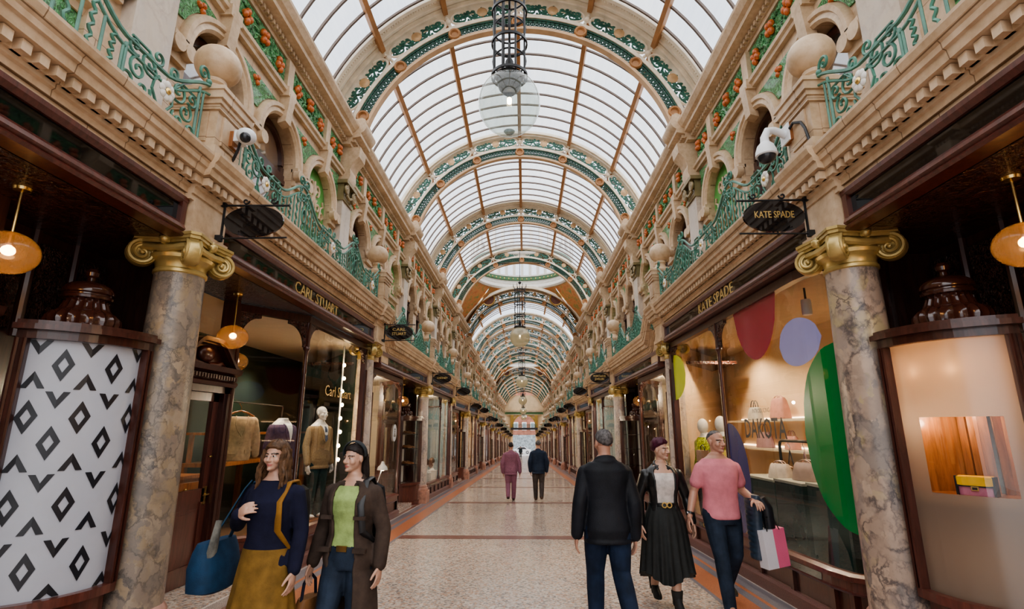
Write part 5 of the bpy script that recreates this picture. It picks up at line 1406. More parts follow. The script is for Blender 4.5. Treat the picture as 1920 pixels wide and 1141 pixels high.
mb = MB(); mb.tube([(.07 * math.sin(a), .06 + .05 * math.cos(a) + .03 * (1 - math.cos(a)) * 0, 1.325 - .12 * (1 + math.cos(a)) * .5 - .0) for a in [-1.9 + 3.8 * i / 24 for i in range(25)]], .008, 6); mb.tube([(.05 * math.sin(a), .085 + .035 * math.cos(a), 1.30 - .17 * (1 + math.cos(a)) * .5) for a in [-1.8 + 3.6 * i / 24 for i in range(25)]], .006, 6); rawbuild(mb, 'necklace', BLACK, t)
for s in 'LR': shoe(t, J, s, M('black_suede', (.012, .012, .012), .7), 1.68, heel=.055, boot=.12)
hair(t, I, HW, 'crop', 9)
# ---- man in pink polo shirt
t, J, I = figure('man in pink polo shirt and jeans with cropped hair, watch on wrist', 1.77, (2.20, 5.92), PI + .05,
                 dict(elR=(.15, -.02, .635), wrR=(.20, .02, .50), elL=(-.15, -.035, .64), wrL=(-.15, .12, .60), anL=(-.065, -.16, .09), knL=(-.07, -.01, .285), anR=(.045, .12, .045), knR=(.05, .075, .285)), SKIN2, 'm', head_yaw=.4, hands={'L': ((-.05, 1, -.2), (0, .1, -1), .7)})
pink = cloth('pink_pique', (.62, .22, .26), .85, 9, .12)
tops(t, J, I, pink, 'polo_shirt', .018, .485, .835, .012, short=True, collar=.015)
trousers(t, J, I, JEAN, 'jeans', .012)
for s in 'LR': shoe(t, J, s, cloth('olive_suede', (.055, .048, .035), .8), 1.77, pitch=.2 if s == 'L' else 0)
hair(t, I, HG, 'bald', 4)
mb = MB(); w_ = J['wrR'].lerp(J['elR'], .12); dv = (J['wrR'] - J['elR']).normalized(); mb.tube([w_ - dv * .012, w_ + dv * .012], .036, 14); mb.ell(w_ + V3(.03, .012, .0), (.014, .018, .018), 10, 8, 1); rawbuild(mb, 'wristwatch', [BLACK, CHROME], t)
b = thing('puffer_jacket', 'dark blue quilted jacket draped over the arm of the man in pink', 'jacket', lpt(t, (-.29, .1, .98))); b.rotation_euler = t.rotation_euler.copy()
mb = MB(); rings = []
for i in range(37):
    z = .13 - .62 * i / 36; k = 1 + .16 * abs(math.sin(i * PI / 3)); w0 = .055 if i > 2 else .03 + .012 * i
    rings.append(ering((-.0, .02, z), w0 * k, (.13 - .04 * (i / 36)) * (.94 + .06 * k), 26, 2.6))
mb.loft(rings[::-1], 0, True); rawbuild(mb, 'quilted_body', M('navy_nylon', (.035, .055, .085), .35, var=.2), b)
mb = MB(); mb.tube([V3(-.05, .09, .1), V3(-.1, .1, .0), V3(-.12, .09, -.18), V3(-.11, .08, -.3)], [.05, .06, .055, .045], 12); rawbuild(mb, 'sleeve', M('black_nylon', (.012, .014, .02), .4), b)
b = thing('shopping_bag', 'pink and white paper shopping bag carried by the man in pink', 'bag', lpt(t, (-.40, .20, .62))); b.rotation_euler = (0, .1, t.rotation_euler.z + .25)
mb = MB(); mb.box(-.14, .0, -.06, .06, -.19, .17, 0); mb.box(.0, .125, -.06, .06, -.19, .17, 1); rawbuild(mb, 'paper_body', [cloth('pink_paper', (.75, .16, .28), .6, 3, .05), cloth('white_paper', (.68, .66, .70), .6, 3, .05)], b)
mb = MB()
for s in (-1, 1): mb.tube([V3(-.08, s * .06, .16), V3(-.04, s * .04, .29), V3(.04, s * .04, .29), V3(.07, s * .06, .16)], .006, 6)
rawbuild(mb, 'cord_handle', BLACK, b)
# ---- two suited men further on and one far walker
mauve = cloth('mauve_tweed', (.26, .115, .165), .85, 30, .15)
t, J, I = figure('man in mauve two piece suit walking away down the arcade', 1.74, (-.32, 16.9), .05, dict(anL=(-.05, -.12, .09), knL=(-.05, .02, .28), anR=(.05, .06, .045), elL=(-.155, -.02, .63), elR=(.15, -.02, .63), wrR=(.16, -.03, .48)), SKIN2, 'm', bw=1.06, vox=.008)
tops(t, J, I, mauve, 'jacket', .028, .44, .84, .02, flare=.2); trousers(t, J, I, mauve, 'trousers', .014)
for s in 'LR': shoe(t, J, s, cloth('brown_shoe', (.05, .025, .018), .5), 1.74)
hair(t, I, HD, 'short', 2)
t, J, I = figure('man in navy blazer and grey trousers walking away down the arcade', 1.80, (.54, 17.0), -.03, dict(anR=(.05, -.1, .08), anL=(-.05, .06, .045), elL=(-.15, -.02, .63), elR=(.155, -.02, .63)), SKIN2, 'm', bw=1.04, vox=.008)
tops(t, J, I, cloth('navy_blazer', (.020, .032, .06), .8), 'blazer', .026, .44, .84, .02, flare=.2); trousers(t, J, I, cloth('grey_flannel', (.075, .062, .058), .85), 'trousers', .013)
for s in 'LR': shoe(t, J, s, cloth('tan_shoe', (.09, .045, .025), .5), 1.8)
hair(t, I, HG, 'short', 6)
t, J, I = figure('tiny far figure in dark blue jacket near the end of the arcade', 1.72, (-.55, 84), .1, dict(anL=(-.05, -.1, .08)), SKIN2, 'm', vox=.016)
tops(t, J, I, cloth('far_jacket', (.02, .035, .05)), 'jacket', .03, .44, .84, .02, vox=.014); trousers(t, J, I, cloth('far_trousers', (.04, .04, .045)), 'trousers', .014, vox=.014); hair(t, I, HD, 'short', 8)
b = thing('tote_bag', 'small brown bag carried by the tiny far figure', 'bag', lpt(t, (.28, .05, .62)))
mb = MB(); mb.loft([ering((0, 0, z), .05, a, 12, 3) for z, a in ((-.14, .14), (.1, .12))], 0, True); rawbuild(mb, 'bag_body', cloth('far_bag', (.15, .08, .04)), b)
mb = MB(); mb.tube([V3(0, .08, .1), V3(0, 0, .22), V3(0, -.08, .1)], .012, 6); rawbuild(mb, 'handle', BLACK, b)
# ------------------------------------------------------------------ the shop units
def sgn(s): return SIDE[s]
A_PLAN = [(3.02, -5.6), (3.02, -4.2), (3.02, -2.95), (3.66, -2.25)]
BR_PLAN = [(3.6, .36), (3.35, .39), (3.15, .47), (3.02, .62), (2.98, .85), (2.98, 3.15), (2.98, 5.6)]
BL_PLAN = [(3.66, 2.15), (3.06, 2.95), (3.02, 5.6)]
CREAMW = M('cream_plaster', (.70, .60, .46), .7, var=.05); BLUEW = M('pale_blue_plaster', (.46, .58, .64), .7, var=.05); PINKW = M('pink_plaster', (.65, .36, .40), .7, var=.05)
TIMBF = wood_mat('shop_floor_boards', (.22, .12, .06), .4); GREYF = M('grey_carpet', (.22, .22, .22), .9)
CEILW = M('shop_ceiling', (.78, .70, .58), .8, var=.03)
def where(side, k): return '%s side, unit %s from the camera' % (sgn(side), ORD[k])
GEN = {}
for side in (-1, 1):
    S = sgn(side); items = []
    # ---------------- first unit: columns and stone
    c0 = column(side, Y0, 3.0, .228, .2, 3.24); c0['label'] = 'nearest big %s marble column on the %s with gilded scroll capital' % ('pinkish grey' if side > 0 else 'brown veined', S)
    c1 = column(side, YY(5.85), 3.06, .185, .16, 3.24, MARBLE3); c1['label'] = 'second marble column from the camera on the %s, half sunk in the shopfront' % S
    e0 = entablature(side)
    p0 = stone_pier(side, 0, ''); p0['label'] = 'nearest stone balcony pier with ball finial on the %s' % S
    p1 = stone_pier(side, 5.85, ''); p1['label'] = 'second stone balcony pier with ball from the camera on the %s' % S
    r0 = railing(side, -5.55, -.27); r0['label'] = 'near green iron balcony railing on the %s, cut by the picture edge' % S
    r1 = railing(side, .27, 5.58); r1['label'] = 'green iron balcony railing between the first and second stone balls, %s' % S
    lobby_shell(side, side < 0)
    f0 = fascia(side, -5.55, -.27, 'near fascia board of black glass on the %s, cut by the picture edge' % S)
    if side < 0:
        f1 = fascia(side, .27, 5.58, 'black glass fascia board lettered CARL STUART on the left', 'CARL STUART', 2.85)
        oval_sign(side, .12, None, 'nearest black oval hanging sign on the left, blank face'); oval_sign(side, 6.0, ['CARL', 'STUART'], 'oval hanging sign lettered CARL STUART at the second left column')
        lobby_door(side, .9, 2.1, ''); lobby_door(side, -2.2, -1.05, '')
        sw = shop_window(side, BL_PLAN, [1], 'left shop window with tailored jackets and mannequins behind glass', plates=())
        display_case(side, 'pattern', 'curved corner showcase papered with black diamonds on white, at the left edge')
    else:
        f1 = fascia(side, .27, 5.58, 'black glass fascia board lettered KATE SPADE on the right', 'KATE SPADE', 2.95)
        oval_sign(side, .12, ['KATE SPADE'], 'oval hanging sign lettered KATE SPADE by the near right column')
        lobby_door(side, -2.2, -1.05, '')
        sw = shop_window(side, BR_PLAN, [5], 'big right shop window with bags, coloured discs and DAKOTA lettering', plates=((1.0, 1.9, None), (1.9, 2.6, 'KATE SPADE'), (3.6, 4.6, 'KATE SPADE')))
        display_case(side, 'window', 'frosted corner showcase with a square clear opening, at the right edge')
    shop_window(side, A_PLAN, [2], 'shopfront beside the camera on the %s, mostly out of view' % S)
    globe_lamp(side, 3.35, 3.23, 2.73, 3.2, 'smoked globe lamp cut by the %s picture edge' % S)
    if side < 0: globe_lamp(side, 3.42, 6.14, 2.66, 3.2, 'smoked globe lamp hanging before the left shop door')
    interior(side, [(3.1, -5.6), (3.1, -3.0), (3.75, -2.2), (3.75, -1.1), (5.2, -1.1), (5.2, -5.6)], CREAMW if side < 0 else BEIGE, CEILW, TIMBF, ns=3)
    # ---------------- generic unit, built once and repeated down the arcade
    G = []
    g = column(side, Y0, 3.0, .19, .162, 3.24, MARBLE3); G.append((g, '%s free-standing marble column from the camera, %s side', lambda k: k))
    g = column(side, YY(5.85), 3.06, .185, .16, 3.24, MARBLE3); G.append((g, '%s marble column half sunk in the shopfronts, counted on the %s', lambda k: k))
    g = entablature(side); G.append((g, None, ''))
    g = stone_pier(side, 0, ''); G.append((g, '%s stone ball-topped balcony pier from the camera, %s side', lambda k: 2 * k))
    g = stone_pier(side, 5.85, ''); G.append((g, '%s stone ball-topped balcony pier from the camera, %s side', lambda k: 2 * k + 1))
    g = railing(side, -5.55, -.27, False); G.append((g, '%s green iron balcony railing from the camera, %s side', lambda k: 2 * k))
    g = railing(side, .27, 5.58, False); G.append((g, '%s green iron balcony railing from the camera, %s side', lambda k: 2 * k + 1))
    g = lobby_shell(side, False); G.append((g, None, ''))
    g = fascia(side, -5.55, -.27, 'x'); G.append((g, '%s mahogany and black glass fascia board from the camera, %s side', lambda k: 2 * k))
    g = fascia(side, .27, 5.58, 'x'); G.append((g, '%s mahogany and black glass fascia board from the camera, %s side', lambda k: 2 * k + 1))
    g = shop_window(side, A_PLAN, [2], 'x', plates=((-5.2, -3.2, None),)); G.append((g, '%s glazed mahogany shopfront from the camera, %s side', lambda k: 2 * k))
    g = shop_window(side, BR_PLAN, [5], 'x', plates=((1.2, 2.8, None), (3.4, 5.2, None))); G.append((g, '%s glazed mahogany shopfront from the camera, %s side', lambda k: 2 * k + 1))
    g = lobby_door(side, -2.2, -1.05, ''); G.append((g, None, ''))
    g = display_case(side, 'glass', 'x'); G.append((g, '%s curved corner showcase from the camera, glass with shelves, %s side', lambda k: k))
    g = globe_lamp(side, 3.35, 3.23, 2.73, 3.2, 'x'); G.append((g, '%s smoked globe lobby lamp along the shops, %s side', lambda k: k + (side < 0)))
    g = oval_sign(side, .12, None, 'x'); G.append((g, '%s black oval hanging sign from the camera, %s side', lambda k: 2 * k - (side > 0)))
    g = oval_sign(side, 6.0, None, 'x'); G.append((g, '%s black oval hanging sign from the camera, %s side', lambda k: 2 * k + 1 - (side > 0)))
    walls = [(interior(side, [(3.1, -5.6), (3.1, -3.0), (3.75, -2.2), (3.75, -1.1), (4.6, -1.1), (4.6, -3.3)], CREAMW, CEILW, GREYF, ns=3)),
             (interior(side, [(3.65, .4), (3.06, .9), (3.06, 5.6), (4.8, 8.1), (4.8, .4)], BLUEW, CEILW, GREYF))]
    walls = [q for w_ in walls for q in w_]
    for g, lab, _ in G + [(w_, None, '') for w_ in walls]:
        g.location = Vector(g.location) + Vector((0, CELL, -STEP))
        if lab: g['label'] = lab % (ORD[_(1)], S)
    for k in range(2, NC):
        for g, lab, _ in G:
            if k >= 7 and g.name.startswith('globe_lamp'): continue
            dup(g, (0, CELL * (k - 1), -STEP * (k - 1)), (lab % (ORD[_(k)], S)) if lab else None)
        for i, w_ in enumerate(walls):
            c = dup(w_, (0, CELL * (k - 1), -STEP * (k - 1)))
            if c.name.startswith('wall'):
                c.material_slots[0].link = 'OBJECT'; c.material_slots[0].material = [CREAMW, BLUEW, PINKW, WHITE, BEIGE][(k * 2 + (i > len(walls) // 2) + (side > 0)) % 5]
    # shop lights
    for k in range(NC):
        for v, u in ((-4.2, 4.0), (3.4, 4.0 if k or side > 0 else 4.7)):
            E_ = 190 if k else (14 if side < 0 else 70)
            if k or v < 0: light((side * u, YY(v) + CELL * k, 2.9 - STEP * k), E_, (1, .78, .55) if side > 0 or v < 0 else (1, .80, .58), .05)
for p_ in ((3.7, 6.4, 3.12), (3.7, 7.8, 3.12), (3.65, 9.3, 3.12), (4.1, 10.3, 3.12)): light(p_, 95, (1, .78, .54), .06, 'SPOT', ang=150)
for p_ in ((-3.95, 7.7, 3.1), (-3.7, 8.3, 3.1), (-3.65, 9.3, 3.1)): light(p_, 75, (1, .82, .62), .08, 'SPOT')
light((-4.7, 6.8, 3.1), 60, (1, .8, .6), .08, 'SPOT'); light((-4.8, 10.2, 3.1), 80, (1, .82, .62), .08, 'SPOT')
light((-3.42, 6.14, 2.66), 2, (1, .62, .3), .12); light((3.35, 3.23, 2.7), 2, (1, .62, .3), .12); light((-3.35, 3.23, 2.7), 2, (1, .62, .3), .12)
for s_ in (.3, .75):
    c = cylp(s_ * .9, .565, 1.99); light((c[0], c[1], c[2]), .42, (1, .62, .3), .05)
c = cylp(.6, .36, 1.7); light((c[0], c[1], c[2]), 2.5, (1, .8, .6), .03)  # unseen fill lamp added to brighten the niche of the frosted showcase
c = cylp(.15, .42, 1.62); light((c[0], c[1], c[2]), 1.5, (1, .8, .6), .03)  # second added fill, for the dark side of the niche
c = cylp(.6, .3, .75); light((c[0], c[1], c[2]), .8, (1, .7, .45), .05)
interior(1, [(3.65, .4), (3.06, .9), (3.06, 5.65), (4.75, 8.0), (4.75, .45)], BEIGE, M('beige_ceiling', (.55, .40, .27), .8, var=.04), GREYF)
interior(-1, [(3.75, .9), (3.75, 2.1), (3.12, 2.97), (3.06, 5.65), (5.4, 9.0), (5.4, .9)], DGREEN, CEILW, TIMBF, ns=3)
# ------------------------------------------------------------------ lettering and discs on the right window
def plan_u(v, plan=BR_PLAN):
    for a, b in zip(plan, plan[1:]):
        if a[1] <= v <= b[1]: return a[0] + (b[0] - a[0]) * (v - a[1]) / (b[1] - a[1])
    return plan[0][0] if v < plan[0][1] else plan[-1][0]
def disc(lab, mat, cy, cz, ry, rz, y0=-99, y1=99, z1=3.13, grp='coloured vinyl discs on the right shop window'):
    t = thing('window_disc', lab, 'window sticker', (2.96, cy, cz), grp); mb = MB(); n = 14; m = 24
    for i in range(n):
        ya = max(y0, cy - ry); yb = min(y1, cy + ry); a = ya + (yb - ya) * i / n; b = ya + (yb - ya) * (i + 1) / n
        def P(y, s):
            h = rz * math.sqrt(max(0, 1 - ((y - cy) / ry) ** 2)); return (plan_u(y - Y0) - .012, y, min(z1, cz + s * h))
        mb.add([P(a, -1), P(b, -1), P(b, 1), P(a, 1)], [(0, 3, 2, 1)], 0, True)
    mb.build('vinyl', mat, t); return t
def vinyl(n, c): return M(n, c, .25, var=.04, vs=2, coat=.3)
disc('lime green half disc on the far end of the right window', vinyl('lime_vinyl', (.55, .62, .04)), 10.0, 2.52, .72, .42, y1=10.02)
disc('tall crimson disc hanging from the top of the right window', vinyl('crimson_vinyl', (.30, .012, .035)), 6.38, 3.2, .62, .8)
disc('lavender oval disc on the right window near the column', vinyl('lavender_vinyl', (.33, .32, .58)), 5.44, 2.46, .38, .25)
disc('huge emerald green disc on the right window beside the column', vinyl('emerald_vinyl', (.005, .20, .045)), 4.72, 1.52, .78, .92, y0=4.87)
disc('navy blue disc on the right window below the DAKOTA lettering', vinyl('navy_vinyl', (.04, .04, .16)), 7.5, .93, .55, .72, y1=7.56)
t = thing('window_lettering', 'thin black DAKOTA lettering on the right shop window', 'lettering', (2.96, 6.42, 1.57)); mb = MB()
mb.join(textmb('DAKOTA', .33, lambda x, y, d: (2.962 - d * .2, 6.42 - x * .80, 1.57 + y), .001, bold=.003)); mb.join(textmb('INTRODUCING', .075, lambda x, y, d: (2.962 - d * .2, 6.45 - x * .9, 1.79 + y), .001))
mb.build('vinyl_letters', BLACKV, t)
t = thing('window_lettering', 'gold script shop name on the left shop window glass', 'lettering', (-2.99, 8.75, 2.17)); mb = MB()
mb.join(textmb('Carl Stuart', .24, lambda x, y, d: (-3.0 + d * .2, 8.75 + x * 1.15, 2.16 + y), .001)); mb.build('vinyl_letters', GOLDL, t)
t = thing('window_logo', 'white oval emblem on the glass of the second left shop window', 'window sticker', (-3.0, 12.75, 1.47 + .0)); mb = MB()
mb.add([(-3.0, 12.75 + .19 * math.cos(a), 1.48 + .2 * math.sin(a)) for a in [2 * PI * i / 28 for i in range(28)]], [list(range(28))], 0)
for q, (a, b, c, d) in enumerate(((-.06, .06, .07, .1), (-.03, .03, .0, .06), (-.09, .09, -.09, -.05), (-.05, .05, -.045, -.01))): mb.box(-2.998, -2.994, 12.75 + a, 12.75 + b, 1.48 + c, 1.48 + d, 1)
mb.build('vinyl', [WHITEV, BLACKV], t)
# ------------------------------------------------------------------ right shop contents
def slab(x0, x1, y0, y1, z0, z1, mi=0, mb=None):
    mb = mb or MB(); mb.box(x0, x1, y0, y1, z0, z1, mi); return mb
PODG = M('dark_green_lacquer', (.02, .06, .055), .25, var=.1); PODT = M('sage_top', (.42, .42, .33), .4)
for i, (ya, yb, x0, zt) in enumerate(((7.5, 8.5, 3.5, .90), (6.6, 7.3, 3.42, .94), (5.6, 6.35, 3.35, .98))):
    t = thing('display_podium', ('dark green podium farthest along the right window', 'dark green middle podium in the right window', 'dark green podium nearest the column in the right window')[i], 'podium', (x0 + .25, (ya + yb) / 2, fz(7) + .22), 'display podiums in the right window')
    slab(x0, x0 + .55, ya, yb, fz(ya) + .22, zt - .03).build('podium_body', PODG, t); slab(x0 - .01, x0 + .56, ya - .01, yb + .01, zt - .03, zt).build('podium_top', PODT, t)
for i, z in enumerate((1.74, 1.24)):
    t = thing('wall_shelf', ('upper lit wall shelf in the right shop', 'lower lit wall shelf in the right shop')[i], 'shelf', (4.6, 8.6, z), 'wall shelves in the right shop')
    slab(4.42, 4.73, 5.4, 11.4, z - .04, z).build('board', CREAMW, t); slab(4.72, 4.745, 5.5, 11.4, z + .01, z + .035).build('light_strip', emit('shelf_glow', (1, .72, .45), 4), t)
def bag_shape(name, lab, at, w, d, h, mat, hmat, rot=0., strap=.16, flop=False, parent_kind='handbag', cat='handbag', grp='handbags in the right shop'):
    t = thing(name, lab, cat, at, grp); t.rotation_euler = (0, 0, rot); mb = MB(); n = 26
    rings = [ering((0, 0, z * h), w * a, d * b, n, 4) for z, a, b in ((0, .46, .46), (.03, .5, .5), (.5, .47, .42), (.85, .43, .3), (1, .40, .16))]
    mb.loft(rings, 0, True); rawbuild(mb, 'bag_body', mat, t)
    mb = MB()
    for s in (-1, 1): mb.tube([V3(w * .25 * math.cos(a), s * d * .12, h * .93 + strap * math.sin(a)) for a in [PI * i / 12 for i in range(13)]], .008, 6)
    rawbuild(mb, 'handle', hmat, t)
    if flop:
        mb = MB(); mb.loft([ering((x, -d * .3, h * z), .03, .05, 12) for x, z in ((-.12, .78), (0, .95), (.08, .9), (.13, .7))], 0, True); rawbuild(mb, 'knotted_scarf', hmat, t)
    else: mb = MB(); mb.box(-.03, .03, -d * .47, -d * .40, h * .5, h * .62); rawbuild(mb, 'clasp', GOLDL, t)
    return t
def lea(n, c): return M(n, c, .42, var=.12, vs=12)
CRM = lea('cream_leather', (.62, .50, .40)); TAUP = lea('taupe_leather', (.42, .28, .22)); LIL = lea('lilac_leather', (.36, .22, .25)); ROSE = lea('rose_leather', (.55, .27, .23)); CLEARB = lea('pearl_leather', (.5, .48, .45))
bag_shape('handbag', 'cream handbag with knotted scarf on the farthest dark podium', (3.72, 7.75, .90), .36, .2, .2, CRM, lea('blush_silk', (.6, .4, .32)), PI / 2 + .3, .05, True)
bag_shape('handbag', 'taupe handbag with knotted scarf on the middle dark podium', (3.68, 6.95, .94), .38, .22, .22, TAUP, lea('tan_silk', (.55, .36, .24)), PI / 2 + .3, .05, True)
bag_shape('handbag', 'lilac handbag with tall handles on the lower wall shelf', (4.55, 10.0, 1.24), .5, .2, .28, LIL, LIL, PI / 2, .17)
bag_shape('handbag', 'small rose handbag at the near end of the lower wall shelf', (4.55, 9.0, 1.24), .32, .18, .22, ROSE, ROSE, PI / 2, .1)
bag_shape('handbag', 'pale pearl handbag with hoop handles on the upper wall shelf', (4.55, 10.3, 1.74), .42, .2, .24, CLEARB, BLACKV, PI / 2, .14)
bag_shape('handbag', 'rose pink slouchy bag on the upper wall shelf', (4.55, 9.3, 1.74), .46, .24, .36, ROSE, ROSE, PI / 2, .06)
t = thing('display_rack', 'black tubular display rack with hooks in the right shop', 'rack', (4.1, 7.55, fz(7.5) + .22)); mb = MB(); zt = 1.40; zb = fz(7.5) + .22
mb.tube([V3(4.1, 8.5, zb), V3(4.1, 8.5, zt - .08), V3(4.1, 8.47, zt - .02), V3(4.1, 8.4, zt), V3(4.1, 6.7, zt), V3(4.1, 6.63, zt - .02), V3(4.1, 6.6, zt - .08), V3(4.1, 6.6, zb)], .022, 10); mb.build('frame', BLACK, t)
for i in range(4):
    y = 8.2 - i * .42; mb = MB(); mb.tube([V3(4.1, y, zt), V3(4.1, y + .03, zt - .05), V3(4.1, y - .02, zt - .1), V3(4.1, y, zt - .14)], .006, 5); mb.build('hook', CHROME, t)
for i in range(4):
    y = 8.2 - i * .42; m_ = (BLACKV, LIL, TAUP, LIL)[i]
    t = thing('sling_bag', ('small black sling bag hung first on the rack', 'small lilac sling bag hung second on the rack', 'small taupe sling bag hung third on the rack', 'small mauve sling bag hung nearest on the rack')[i], 'handbag', (4.1, y, zt - .14), 'sling bags on the rack'); mb = MB()
    mb.tube([V3(4.1, y + .1, zt - .42), V3(4.1, y, zt - .14), V3(4.1, y - .1, zt - .42)], .009, 6); mb.build('strap', m_, t); slab(4.02, 4.18, y - .13, y + .13, zt - .6, zt - .42).build('bag_body', m_, t)
def dummy(name, lab, at, heading, H=1.85, headless=False, mat=None, stand=True, egg=False):
    t = thing(name, lab, 'mannequin', at, None); t.rotation_euler = (0, 0, heading); J = skeleton(H, dict(elL=(-.135, -.01, .63), elR=(.135, -.01, .63))); mb = MB(); tab = TORM
    torso(mb, H, tab)
    for s in 'LR':
        limb(mb, arm_pts(J, s), [x * H for x in (.034, .029, .0245, .0235, .016)]); limb(mb, leg_pts(J, s), [x * H for x in (.055, .05, .035, .033, .022)])
        hand(mb, J['wr' + s], J['wr' + s] - J['el' + s], V3(1 if s == 'L' else -1, 0, 0), 1 if s == 'L' else -1, H, .25)
        mb.ell(J['an' + s] + V3(0, .05, -.04), (.045, .12, .035), 12, 8)
    k = H / 1.75; mb.tube([J['neck'] - V3(0, 0, .06), J['neck'] + V3(0, 0, .05 if not headless else .02)], .05 * k, 14)
    if not headless:
        if egg: mb.ell(J['head'] + V3(0, 0, .01), (.085 * k, .095 * k, .13 * k), 20, 14)
        else: head_shape(mb, J['head'], k, rotz(0), True)
    place('body', remesh(mb, .009, 2), mat or MANQ, t)
    return t, J, dict(H=H, tab=tab, bw=1., hc=J['head'], k=k, Mh=rotz(0), f=1., lean=0., sex='m')
MANQ = M('mannequin_white', (.74, .70, .64), .35, var=.03)
def plinth(lab, x, y, w, z0, z1, mat=WHITE):
    t = thing('display_plinth', lab, 'plinth', (x, y, z0)); slab(x - w, x + w, y - w, y + w, z0, z1 - .02).build('block', mat, t); slab(x - w - .01, x + w + .01, y - w - .01, y + w + .01, z1 - .02, z1).build('top', mat, t)
for i, (x, y, c1, c2, lab) in enumerate(((3.40, 9.85, (.55, .60, .06), (.06, .05, .05), 'egg headed mannequin in lime and check clothes, far end of the right window'), (3.42, 9.0, (.25, .2, .04), (.05, .06, .12), 'egg headed mannequin in gold sequin top near the right window post'))):
    z = fz(y) + .22; t, J, I = dummy('mannequin', lab, (x, y, z), PI / 2 + .3, 1.86, egg=True)
    tops(t, J, I, cloth('display_top_%d' % i, c1, .4, 40, .8), 'top', .02, .5, .83, .016); trousers(t, J, I, cloth('display_skirt_%d' % i, c2, .8, 20, .4), 'trousers', .03, wide=.03)
    t = thing('check_handbag', ('check handbag held by the lime mannequin', 'yellow handbag held by the gold mannequin')[i], 'handbag', (x - .12, y - .2, z + 1.24)); mb = MB(); mb.box(x - .2, x - .06, y - .36, y - .08, z + 1.12, z + 1.32); mb.build('bag_body', lea('check_leather_%d' % i, ((.5, .3, .2), (.6, .5, .08))[i]), t)
    mb = MB(); mb.tube([V3(x - .13, y - .22 + .1 * math.cos(a), z + 1.31 + .1 * math.sin(a)) for a in [PI * q / 10 for q in range(11)]], .009, 6); mb.build('handle', BLACK, t)
t = thing('spotlight', 'white cylinder spotlight on the ceiling of the right shop', 'lamp', (3.4, 5.95, 3.0)); mb = MB(); mb.lathe([(.0, 2.86), (.05, 2.86), (.055, 2.88), (.055, 3.02), (.05, 3.04), (0, 3.04)], (3.4, 5.95, 0), 18); mb.build('housing', WHITEP, t); mb = MB(); mb.tube([V3(3.4, 5.95, 3.03), V3(3.4, 5.95, 3.18)], .012, 8); mb.build('stem', BLACK, t)
# bag in the right showcase
c = cylp(.62, .42, 1.13); t = thing('clutch_bag', 'yellow and pink clutch bag on the shelf of the frosted showcase', 'handbag', c); t.rotation_euler = (0, 0, -.62 + PI * .0)
t.rotation_euler = (0, 0, .62 - PI / 2 + .0); t.scale = (.82, .82, .82)
mb = MB(); mb.loft([ering((0, 0, z), a, .045 * b, 20, 5) for z, a, b in ((0, .12, 1), (.015, .125, 1.05), (.09, .122, .9), (.15, .118, .5))], 0, True); rawbuild(mb, 'bag_body', lea('pink_leather', (.48, .17, .26)), t)
mb = MB(); mb.loft([[(x, -.052 + (.0 if z > .07 else -.004), z), (x, .05 if z > .15 else -.045, z)] for x, z in ()] or [[(-.12, -.05, .085), (0, -.054, .065), (.12, -.05, .085)], [(-.122, -.05, .15), (0, -.05, .152), (.122, -.05, .15)], [(-.12, .03, .158), (0, .03, .16), (.12, .03, .158)]], 0, False, caps=False, closed=False); rawbuild(mb, 'flap', lea('yellow_leather', (.75, .42, .02)), t)
mb = MB()
for s in (-1, 1): mb.box(s * .125 - .008, s * .125 + .008, -.05, .05, 0, .155, 0)
mb.box(-.12, .12, -.056, -.05, .07, .08, 0); mb.box(-.025, .025, -.062, -.05, .04, .075, 1); mb.box(-.017, .017, -.064, -.06, .048, .068, 0); rawbuild(mb, 'black_trim_and_buckle', [BLACKV, GOLDL], t)
